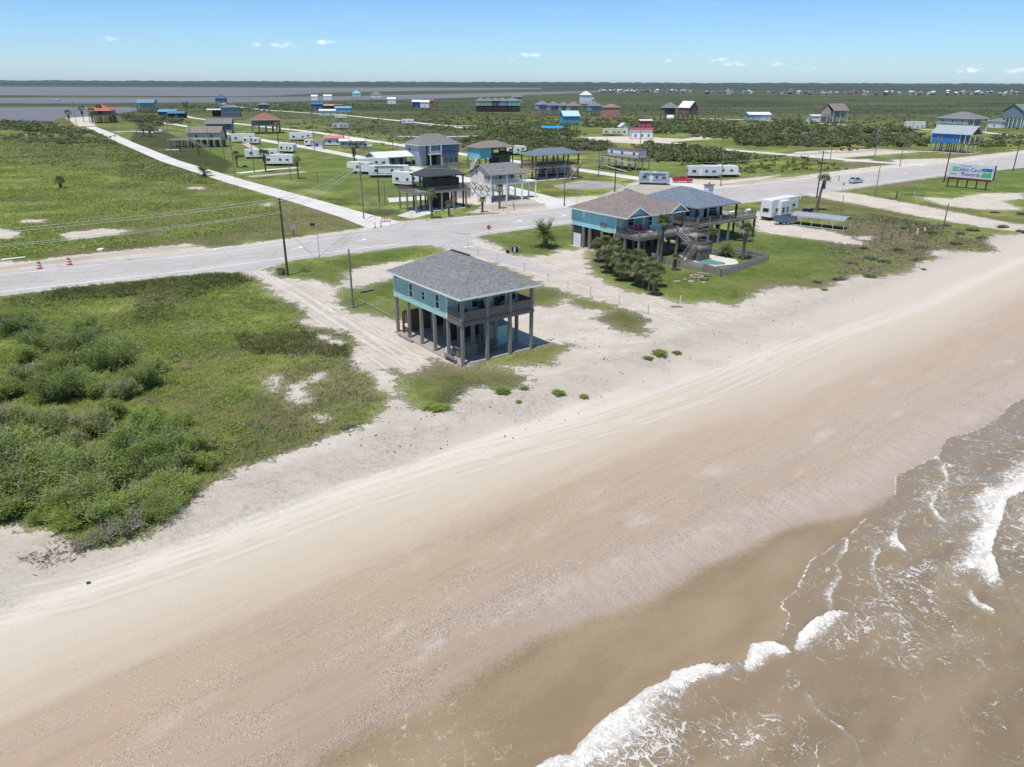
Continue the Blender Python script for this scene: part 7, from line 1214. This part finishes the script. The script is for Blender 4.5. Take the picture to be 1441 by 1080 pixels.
def billboard():
    x, y = P(1330, 263); x2, y2 = P(1386, 268); rot = math.atan2(y2 - y, x2 - x); L = 14.0
    t = thing('billboard', 'white roadside billboard about a debit card with rewards, on dark posts', 'billboard', (x, y, 0), rot); NOBUSH.append((x + 3, y, 9)); L = math.hypot(x2 - x, y2 - y) * 1.12; z0, z1 = 2.75, 6.3
    for k in range(5): mb = MB(); a = .4 + (L - 1.6) * k / 4; mb.box(a - .14, .1, -.2, a + .14, .4, z1 - .3); mb.build('post', M_DK, t)
    box(t, 'skirt', (.2, -.1, z0 - .62, L - .2, .1, z0 - .04), mat('rust_brown_paint', (.16, .05, .045), .7, .1, 1)); box(t, 'panel', (0, -.15, z0, L, .09, z1), mat('billboard_white', (.62, .64, .68), .5, .03, 1)); box(t, 'frame_edge', (L + .01, -.1, z0 - .2, L + .25, .35, z1 + .1), M_DK); box(t, 'back_panel', (.02, .42, z0, L, .6, z1), M_WT)
    NV = mat('navy_print', (.05, .06, .32), .5, .03, 1); GN = mat('green_print', (.10, .42, .22), .5, .03, 1); LB = mat('blue_print', (.03, .12, .42), .5, .03, 1); LG = mat('light_green_print', (.25, .62, .35), .5, .05, .5)
    s = L / 12; text(t, 'Debit Card', (5.5 * s, -.17, z0 + 2.12), 1.42 * s, NV, bold=.006); text(t, 'with', (3.75 * s, -.17, z0 + 1.3), .5 * s, NV); text(t, 'Rewards', (6.2 * s, -.17, z0 + .95), 1.42 * s, NV, bold=.006); text(t, 'Home of the', (4.6 * s, -.17, z0 + 3.05), .55 * s, NV); text(t, 'neches', (1.5 * s, -.17, z0 + .95), .62 * s, NV)
    lg = box(t, 'green_logo', (1.0 * s, -.17, z0 + 1.6, 2.2 * s, -.151, z0 + 2.9), LG)
    for k, (a, b_) in enumerate(((.1, .1), (.75, .1), (.1, .75), (.75, .75), (.42, .42))): box(lg, 'logo_block', ((1.0 + a) * s, -.185, z0 + 1.62 + b_, (1.32 + a) * s, -.171, z0 + 1.62 + b_ + .32), GN)
    cd_ = box(t, 'card_picture', (8.9 * s, -.17, z0 + .35, 11.6 * s, -.151, z0 + 2.75), LG); box(cd_, 'blue_band', (8.9 * s, -.182, z0 + 2.0, 11.6 * s, -.171, z0 + 2.75), LB); text(cd_, 'neches', (9.6 * s, -.19, z0 + 2.4), .3 * s, M_SWH); mb = MB(); mb.add([(8.95 * s, -.184, z0 + .9), (9.7 * s, -.184, z0 + 1.7), (10.4 * s, -.184, z0 + 1.35), (11.2 * s, -.184, z0 + 1.9), (11.55 * s, -.184, z0 + 1.4), (11.55 * s, -.184, z0 + .5), (8.95 * s, -.184, z0 + .45)], [(0, 1, 2, 3, 4, 5, 6)]); mb.build('green_hills', GN, cd_)
billboard()
t_ = sign_post(1251, 234, 4.2, 'slender pale blue feather banner by the shell road mouth', 'banner'); box(t_, 'banner_cloth', (-.1, -.02, 1.2, .45, .02, 4.1), mat('banner_blue', (.25, .45, .6), .6)); box(t_, 'foot', (-.3, -.3, 0, .3, .3, .12), M_SWH)
# ================================================================ POOL YARD
def pool():
    Z = .05; pts = [P(*p) for p in ((953, 356), (962, 366), (975, 375), (997, 377), (1040, 372), (1036, 366), (990, 357), (972, 353))]
    o = sheet('pool_deck', pts, M_CONC, Z, px=False); shp = [(971, 367), (978, 363.5), (990, 363.5), (1000, 366), (1012, 369), (1024, 371), (1025, 374), (1012, 375.5), (995, 374.5), (982, 371.5)]
    W = [P(*p) for p in shp]; cx = sum(p[0] for p in W) / len(W); cy = sum(p[1] for p in W) / len(W); mb = MB()
    t = thing('swimming_pool', 'kidney shaped swimming pool with pale coping and blue green water', 'pool', (0, 0, 0)); mb.prism(W, .06, .13, 'z'); mb.build('coping', M_CONC, t); W2 = [(cx + (a - cx) * .84, cy + (b - cy) * .84) for a, b in W]
    m, g = nm('pool_water'); g.out(g.mix(g.noise(g.geo(), 1.5, 3), (.12, .27, .24), (.19, .36, .32)), .08, g.bump(g.noise(g.geo(), 4, 3), .3, .05), 0, .6); mb = MB(); mb.prism(W2, .07, .139, 'z'); mb.build('pool_water', m, t)
pool()
def picket(label, pts, hgt_=1.0):
    W = [P(*p) for p in pts]; t = thing('picket_fence', label, 'fence', (0, 0, 0)); NP = 0
    for (x0, y0), (x1, y1) in zip(W, W[1:]):
        L = math.hypot(x1 - x0, y1 - y0); dx, dy = (x1 - x0) / L, (y1 - y0) / L; mb = MB(); n = int(L / .16)
        for k in range(n): a = k * L / n; mb.bar((x0 + dx * a - dy * .04, y0 + dy * a + dx * .04, .02), (x0 + dx * a - dy * .04, y0 + dy * a + dx * .04, hgt_ + .04 * ((k * 7) % 3)), .12, .025)
        for z in (.25, .8): mb.bar((x0, y0, z), (x1, y1, z), .05, .08)
        mb.build('pickets', M_WD2, t); m_ = int(L / 2.2)
        for k in range(m_ + 1): a = k * L / m_; box(t, 'post', (x0 + dx * a - .05, y0 + dy * a - .05, 0, x0 + dx * a + .05, y0 + dy * a + .05, hgt_ - .03), M_WD2)
picket('grey wooden picket fence around the swimming pool', [(952, 352), (990, 351), (1000, 358), (1045, 360), (1081, 367), (1050, 378), (1014, 389.5), (990, 382), (955, 376), (935, 372), (917, 366)], 1.15)
def pt_thing(name, label, cat, px, py, rz=0, z=0, group=None): x, y = P(px, py); return thing(name, label, cat, (x, y, float(gz(x, y)) + z), rz, group)
t_ = pt_thing('fire_pit', 'round stone fire pit on the lawn in front of the pool fence', 'fire pit', 980, 392)
for k in range(12): a = k * .5236; mb = MB(); mb.bar((math.cos(a - .24) * .85, math.sin(a - .24) * .85, .18), (math.cos(a + .24) * .85, math.sin(a + .24) * .85, .18), .34, .36); mb.build('stone', mat('fire_pit_stone', (.36, .29, .25), .9, .25, 2), t_)
mb = MB(); mb.tube([(0, 0, .02), (0, 0, .08)], .66, 14); mb.build('ash_bed', M_SHADE_SOIL, t_)
t_ = pt_thing('bench', 'pale plank bench between fire pit and pool fence', 'bench', 990, 389, R(-28)); box(t_, 'seat', (-1.0, -.2, .4, 1.0, .2, .46), M_WD2); [box(t_, 'leg', (a - .05, -.18, 0, a + .05, .18, .399), M_WD2) for a in (-.8, .8)]
t_ = pt_thing('bench', 'low weathered plank bench right of the fire pit', 'bench', 992, 395, R(8)); box(t_, 'seat', (-.6, -.18, .3, .6, .18, .36), M_WD); [box(t_, 'leg', (a - .05, -.16, 0, a + .05, .16, .299), M_WD) for a in (-.45, .45)]
for a, b, w, r_, l in ((952, 396.5, .55, .3, 'yellowish plank lying on the lawn left of the fire pit'), (964, 393.5, .22, 0, 'small white stone left of the fire pit'), (972, 396.5, .4, .1, 'flat pale slab in front of the fire pit'), (990, 398, .3, .4, 'flat pale stone right in front of the fire pit')): t_ = pt_thing('flat_stone' if 'stone' in l or 'slab' in l else 'plank', l, 'plank' if 'plank' in l else 'stone', a, b, r_); mb = MB(); mb.prism([(-w, -w * .4), (w * .9, -w * .5), (w, w * .35), (-w * .8, w * .5)], .02, .09, 'z'); mb.build('slab', M_CONC if 'plank' not in l else mat('yellow_plank', (.42, .38, .26), .8), t_)
# carport, blue trailer by the white fifth wheel
def carport():
    a, b_ = P(1112, 316), P(1153, 321); rot = math.atan2(b_[1] - a[1], b_[0] - a[0]); L = 10.5; t = thing('metal_carport', 'long low grey metal carport beside the white fifth wheel trailer', 'carport', (a[0], a[1], 0), rot); mb = MB(); pr = [(-.2, 1.75), (-.1, 2.0), (.9, 2.35), (2.7, 2.35), (3.7, 2.0), (3.8, 1.75), (3.74, 1.74), (3.62, 1.95), (2.68, 2.29), (.92, 2.29), (-.02, 1.95), (-.14, 1.74)]; mb.prism(pr, 0, L, 'x'); mb.build('roof', mat('grey_sheet', (.30, .32, .36), .45, .05, 1, 'seam'), t)
    for k in range(6):
        for yy in (0, 3.6): box(t, 'post', (k * (L - .1) / 5, yy - .03, 0, k * (L - .1) / 5 + .06, yy + .03, 1.9), M_WT)
    box(t, 'ground_rail', (0, -.06, 0.02, L, 0, .1), M_WT)
carport()
t_ = pt_thing('utility_trailer', 'blue and grey utility trailer in front of the white fifth wheel trailer', 'trailer', 1103, 316, R(5)); Bm = mat('faded_blue_paint', (.05, .16, .30), .6, .2, 1); box(t_, 'bed', (-2, -.7, .5, 2, .7, .62), M_GREY); [box(t_, 'side_panel', (-2, s * .72 - .03, .621, 2, s * .72 + .03, 1.7), mat('grey_blue_panel', (.12, .16, .24), .6, .2, 1)) for s in (-1, 1)]; box(t_, 'end_panel', (1.9, -.68, .621, 2.25, .68, 1.95), Bm); [wheel(t_, a, b_, .32) for a in (-.4, .4) for b_ in (-.85, .85)]
t_ = pt_thing('rubbish_bin', 'dark rubbish bin at the corner of the white fifth wheel trailer', 'bin', 1091, 307); mb = MB(); mb.prism([(-.35, 0), (.35, 0), (.42, 1.0), (-.42, 1.0)], -.35, .35, 'y'); mb.build('bin', mat('dark_green_plastic', (.02, .04, .04), .6), t_); box(t_, 'lid', (-.44, -.4, 1.001, .44, .4, 1.08), M_BLK)
t_ = pt_thing('golf_cart', 'low dark cart behind the metal carport', 'cart', 1137, 299, R(20)); box(t_, 'body', (-1.1, -.55, .3, 1.1, .55, .8), M_BLK, .05); box(t_, 'seat', (-.5, -.5, .801, .1, .5, 1.0), M_GREY, .04); [wheel(t_, a, b_, .24, .16) for a in (-.8, .8) for b_ in (-.5, .5)]
# objects near the stop sign, barrel pit by the pole
t_ = pt_thing('tipped_grill', 'black and white smoker grill lying on the lawn near the stop sign', 'grill', 725, 356, R(20)); box(t_, 'frame', (-.6, -.35, 0, .9, .35, .08), M_GREY); mb = MB(); mb.tube([(-.5, 0, .6), (.4, 0, .6)], .4, 12); mb.build('drum', M_BLK, t_); box(t_, 'side_box', (.45, -.3, .3, .95, .3, .9), M_WD2); box(t_, 'white_panel', (-.4, -.47, .2, -.15, -.41, 1.0), M_WT); [box(t_, 'leg', (a - .03, b_ - .03, .081, a + .03, b_ + .03, .4), M_BLK) for a in (-.4, .3) for b_ in (-.2, .2)]
t_ = pt_thing('bucket', 'dark blue bucket left of the smoker grill', 'bucket', 714.5, 356.5); mb = MB(); mb.tube([(0, 0, 0), (0, 0, .5)], [.25, .32], 12); mb.build('bucket', mat('navy_plastic', (.02, .03, .08), .5), t_); mb = MB(); mb.tube([(-.31, 0, .46), (0, .2, .75), (.31, 0, .46)], .015, 5); mb.build('handle', M_GREY, t_)
t_ = pt_thing('barrel_planter', 'dark round barrel planter with pale rim at the foot of the dark pole', 'planter', 396, 386.5); mb = MB(); mb.tube([(0, 0, 0), (0, 0, .45), (0, 0, .8)], [.5, .6, .55], 14, False); mb.build('tub', M_WD, t_); mb = MB(); mb.tube([(0, 0, .55), (0, 0, .6)], .5, 14); mb.build('soil', M_SHADE_SOIL, t_)
# fence of the beach access, post rows, yard items
def post_thing(label, px, py, h, r=.05, m=None, group=None, name='fence_post', lean=0): t = pt_thing(name, label, 'post', px, py, 0, -.05, group); mb = MB(); mb.tube([(0, 0, 0), (lean, 0, h)], [r, r * .9], 7); mb.build('stake', m or M_POLEG, t); mb = MB(); mb.tube([(lean, 0, h), (lean, 0, h + .05)], [r * 1.15, r * .6], 7); mb.build('cap', m or M_POLEG, t); return t
FP_ = [(659, 351), (673, 358), (700, 367), (738, 381), (771, 397), (799, 407), (831, 417), (871, 428), (912, 443)]
for i_, (a, b_) in enumerate(FP_): post_thing(f'slim grey steel stake {["next to the stop line", "second from the road", "behind the grey hip roof", "right of the roof ridge", "at the roof corner", "one of two past the house", "beside the sandy track", "near the grass tip", "last one towards the beach"][i_]} on the beach access fence', a, b_, 1.25, .035, M_GREY, 'steel stakes along the beach access road')
for i_ in range(len(FP_) - 1): wire('fence_wire', f'thin fence wire span along the beach access road', (*P(*FP_[i_]), 1.1), (*P(*FP_[i_ + 1]), 1.1), .03, 4, .01)
for i_, (a, b_, h, m_) in enumerate(((1254, 337, 1.2, M_POLEG), (1266, 334, 1.2, M_POLEG), (1279, 332, 1.3, M_POLEG), (1290, 331, 1.15, M_WT), (1301, 327, .8, M_WT), (1320, 323, 1.3, M_POLEG))): post_thing(f'{"white" if m_ is M_WT else "grey"} stubby pile {["leftmost in the row", "second in the row", "third in the row", "fourth in the row", "short and next to last in the row", "beside the bare grey pole"][i_]} in the dune grass', a, b_, h, .17, m_, 'row of stubby piles in the dune grass', 'pile')
post_thing('short white marker post at the beach edge of the right lawn', 957, 427, 1.0, .06, M_WT, None, 'marker_post'); post_thing('short white pipe post in the grass by the sandy drive', 352, 396, .8, .05, M_WT, None, 'marker_post'); post_thing('small white post in the billboard lawn', 1404, 263, .9, .06, M_WT, None, 'marker_post'); post_thing('white hydrant-like post across the highway', 1316, 230, 1.2, .12, M_WT, None, 'marker_post'); post_thing('dark utility post at the roadside left of the billboard', 1261, 280, 1.8, .14, M_DK, None, 'utility_post'); post_thing('pale slim pipe near the dark utility post', 1286, 276, 1.3, .06, M_WT, None, 'utility_post'); post_thing('grey post right of the leaning palm in the weeds', 1183, 302, 4.0, .08, M_POLEG, None, 'utility_post'); post_thing('white post behind the fifth wheel trailer', 1126, 281, 1.6, .12, M_WT, None, 'utility_post')
def log(label, a, b_, r, m, z=.1, name='log'): A, B = P(*a), P(*b_); mb = MB(); mb.tube([(*A, z), (*B, z)], [r, r * .8], 8); o = mb.build(name, m); tag(o, label, 'log' if name == 'log' else name.replace('_', ' ')); return o
log('short grey log in the grass behind the yard pole', (507, 413), (526, 409), .16, M_POLEG, .18); log('long pale pipe lying on the grass behind the teal house', (505, 422), (550, 446), .07, M_WD2, .1, 'pipe'); log('long white plank lying on the far road verge', (2, 367.5), (36, 363.5), .16, M_WT, .15, 'beam'); log('dark log on the sand by the near thicket edge', (122, 823), (128, 821.5), .06, M_DK, .06)
t_ = pt_thing('slab', 'small white concrete block on the far road verge', 'block', 142, 353); box(t_, 'block', (-.45, -.5, 0, .45, .5, .35), M_WT, .04)
t_ = pt_thing('driftwood', 'flat pale driftwood piece on the sand by the marker post', 'driftwood', 952, 433); mb = MB(); mb.tube([(-.8, 0, .1), (0, .15, .14), (.8, 0, .08)], [.05, .12, .06], 6); mb.tube([(-.5, .4, .08), (.4, .45, .08)], .06, 6); mb.build('wood', M_WD2, t_)
def meter_rack():
    t = pt_thing('meter_rack', 'grey utility rack with meters across the highway behind the dark pole', 'utility rack', 401, 334, R(HR - 20)); box(t, 'crossbar', (-2.2, -.04, 2.4, 2.4, .04, 2.5), M_WD2); mb = MB(); mb.tube([(-2.0, 0, 0), (-2.0, 0, 2.4)], .06, 6); mb.build('post', M_WD2, t); mb = MB(); mb.tube([(1.6, 0, 0), (1.6, 0, 2.4)], .08, 6); mb.build('post', M_DK, t); box(t, 'meter', (1.2, -.2, 1.3, 1.9, -.08, 2.3), M_GREY); box(t, 'lamp', (2.1, -.1, 2.501, 2.4, .1, 2.62), M_GREY)
meter_rack(); t_ = pt_thing('sign_panel', 'small dark low sign on the marsh verge', 'sign', 440, 321, R(10)); box(t_, 'panel', (-.45, -.02, .4, .45, .02, .9), M_DK); [box(t_, 'leg', (a - .03, -.02, 0, a + .03, .02, .399), M_DK) for a in (-.35, .35)]
# chain link fences of the pavilion lot
def chain(label, pts, h=1.3):
    W = [P(*p) for p in pts]; t = thing('chain_link_fence', label, 'fence', (0, 0, 0))
    for (x0, y0), (x1, y1) in zip(W, W[1:]):
        L = math.hypot(x1 - x0, y1 - y0); n = max(1, int(L / 3)); mb = MB(); [mb.bar((x0, y0, z), (x1, y1, z), .035) for z in (h, .1)]; k_ = int(L / .35); [mb.bar((x0 + (x1 - x0) * k / k_, y0 + (y1 - y0) * k / k_, .1), (x0 + (x1 - x0) * k / k_, y0 + (y1 - y0) * k / k_, h), .012) for k in range(k_)]; mb.build('mesh', M_GREY, t)
        for k in range(n + 1): a, b_ = x0 + (x1 - x0) * k / n, y0 + (y1 - y0) * k / n; mb = MB(); mb.tube([(a, b_, 0), (a, b_, h + .08)], .04, 6); mb.build('post', M_GREY, t)
chain('grey chain link fence around the dark pavilion lot', [(500, 276), (552, 302), (560, 306), (600, 311), (660, 304), (724, 296), (722, 291), (646, 272)]); chain('grey chain link fence behind the dark pavilion lot', [(500, 276), (560, 270), (575, 270)], 1.2)
# pink canopy, blue tarp, motorcycle
t_ = pt_thing('canopy', 'pale pink pitched canopy over the end of the long white trailer', 'canopy', 326, 222, R(5)); mb = MB(); mb.prism([(0, 3.6), (4.5, 4.8), (9, 2.4), (9, 2.3), (4.5, 4.7), (0, 3.5)], 0, 8, 'y'); mb.build('roof', mat('pale_pink_sheet', (.62, .48, .42), .7, .05, 1), t_); posts(t_, [(a, b_) for a in (.2, 4.4, 8.8) for b_ in (.2, 7.8)], 2.4, M_GREY, .06)
t_ = pt_thing('tarp_shelter', 'bright blue tarp shelter in the scrub left of the azure stilt house', 'shelter', 762, 186, R(4)); mb = MB(); mb.prism([(0, 1.6), (4, 2.6), (8, 1.6), (8, 1.5), (4, 2.45), (0, 1.5)], 0, 12, 'x') if 0 else mb.prism([(0, 2.2), (3, 3.2), (6, 2.2), (6, 2.1), (3, 3.1), (0, 2.1)], 0, 14, 'x'); mb.build('tarp', mat('bright_blue_tarp', (.02, .28, .60), .5, .08, 1), t_); posts(t_, [(a, b_) for a in (.3, 13.7) for b_ in (.3, 5.7)], 2.1, M_GREY, .08)
t_ = pt_thing('motorcycle', 'dark motorcycle under the small palm by the pink canopy', 'motorcycle', 345, 237, R(10)); [wheel(t_, a, 0, .33, .14) for a in (-.7, .7)]; mb = MB(); mb.prism([(-.5, .35), (.3, .35), (.6, .75), (.3, .95), (-.1, .85), (-.7, .8)], -.14, .14, 'y'); mb.build('body', M_BLK, t_, bevel=.04); mb = MB(); mb.bar((.45, -.35, 1.05), (.45, .35, 1.05), .04); mb.build('handlebar', M_STEEL, t_)
t_ = pt_thing('propane_tank', 'white rounded tank on the slab beside the grey stilt house', 'tank', 943, 170, R(10)); mb = MB(); mb.tube([(-3, 0, 2), (-2.4, 0, 2), (2.4, 0, 2), (3, 0, 2)], [.6, 2, 2, .6], 12); mb.build('tank', M_WT, t_); [box(t_, 'leg', (a - .3, -1, 0, a + .3, 1, .4), M_CONC) for a in (-1.6, 1.6)]
t_ = pt_thing('satellite_dish', 'small white satellite dish left of the open garage', 'dish', 546, 222); mb = MB(); mb.tube([(0, 0, 0), (0, 0, 1.6)], .06, 6); mb.build('mast', M_GREY, t_); mb = MB(); mb.tube([(0, -.35, 1.75), (0, -.2, 1.75), (0, -.05, 1.75)], [.8, .55, .1], 12, False); mb.build('dish', M_WT, t_)
# wrack and dead branches under the near shrubs
def wrack():
    rs = np.random.RandomState(8); mb = MB(); n = 0
    for k in range(420):
        t = rs.rand(); px = 40 + 200 * t + rs.normal(0, 12); py = 800 - 95 * t ** 1.3 + rs.normal(0, 6) ; x, y = P(px, py); a = rs.uniform(0, 3.14); L = rs.uniform(.08, .4); mb.bar((x, y, gz(x, y) + .1 * rs.rand() + .02), (x + math.cos(a) * L, y + math.sin(a) * L, gz(x, y) + .1 * rs.rand() + .04), .02)
    o = mb.build('wrack_line', mat('dark_wrack', (.09, .07, .055), .95, .3, 3)); tag(o, 'dark twiggy debris on the sand under the shrub edge', 'debris', kind='stuff')
wrack()
# far shore woods
def woods(name, label, dist, az0, az1, h, thick, mt, seed, skip=None, py=None):
    rs = np.random.RandomState(seed); n = int((az1 - az0) * 14); a = np.radians(np.linspace(az0, az1, n)); Q = []
    prof = h * (.55 + .25 * np.convolve(rs.rand(n + 30), np.ones(30) / 30, 'same')[:n] * 2 + .35 * np.convolve(rs.rand(n + 4), np.ones(4) / 4, 'same')[:n])
    V = []
    for j, f in enumerate((0, .5, 1)):
        for i in range(n): d = dist / max(.2, math.cos(a[i])) + thick * f; z = prof[i] * (1 if j == 1 else .15); V.append((math.sin(a[i]) * d, math.cos(a[i]) * d, z if j else 0))
    idx = lambda j, i: j * n + i; F = [(idx(j, i), idx(j, i + 1), idx(j + 1, i + 1), idx(j + 1, i)) for j in range(2) for i in range(n - 1)]
    o = npmesh(name, V, F, mt); tag(o, label, 'woods', kind='stuff')
M_WOOD = leafmat('far_woods', (.022, .04, .02), (.038, .058, .026), (.03, .045, .02), .05)
woods('far_woods', 'dark wooded far shore along the horizon', 7200, -50, 50, 22, 500, M_WOOD, 1); woods('far_woods', 'blueish wooded skyline beyond the far shore', 10500, -50, 50, 52, 800, M_WOOD, 2); woods('far_woods', 'scrub line on the far marsh', 4300, 2, 50, 7, 300, M_WOOD, 3)
def haze():
    m, g = nm('haze_air'); v = g.n('ShaderNodeVolumePrincipled'); v.inputs['Color'].default_value = (.78, .90, 1, 1); v.inputs['Density'].default_value = 2.2e-5; v.inputs['Anisotropy'].default_value = 0; g.t.links.new(v.outputs[0], g.n('ShaderNodeOutputMaterial').inputs['Volume'])
    mb = MB(); mb.box(-15600, -15600, -30, 15600, 15600, 75); tag(mb.build('haze', m), kind='stuff')
haze()
# litter specks on the sand near the houses
def litter():
    rs = np.random.RandomState(12); mb = MB()
    for k in range(500):
        px = rs.uniform(300, 1300); py = rs.uniform(385, 640); x, y = P(px, py); s_, w_ = sw(x, y)
        if w_ < -22 or w_ > 3 or w_ < -14 and rs.rand() < .6: continue
        a = rs.uniform(0, 3.14); L = rs.uniform(.04, .16); z = float(gz(x, y)) + .03; mb.bar((x, y, z), (x + math.cos(a) * L, y + math.sin(a) * L, z + .04), rs.uniform(.03, .08))
    o = mb.build('beach_debris', mat('dark_wrack', (.09, .07, .055))); tag(o, 'dark scraps of driftwood and weed scattered on the upper sand', 'debris', kind='stuff')
litter()
scatter_scrub()
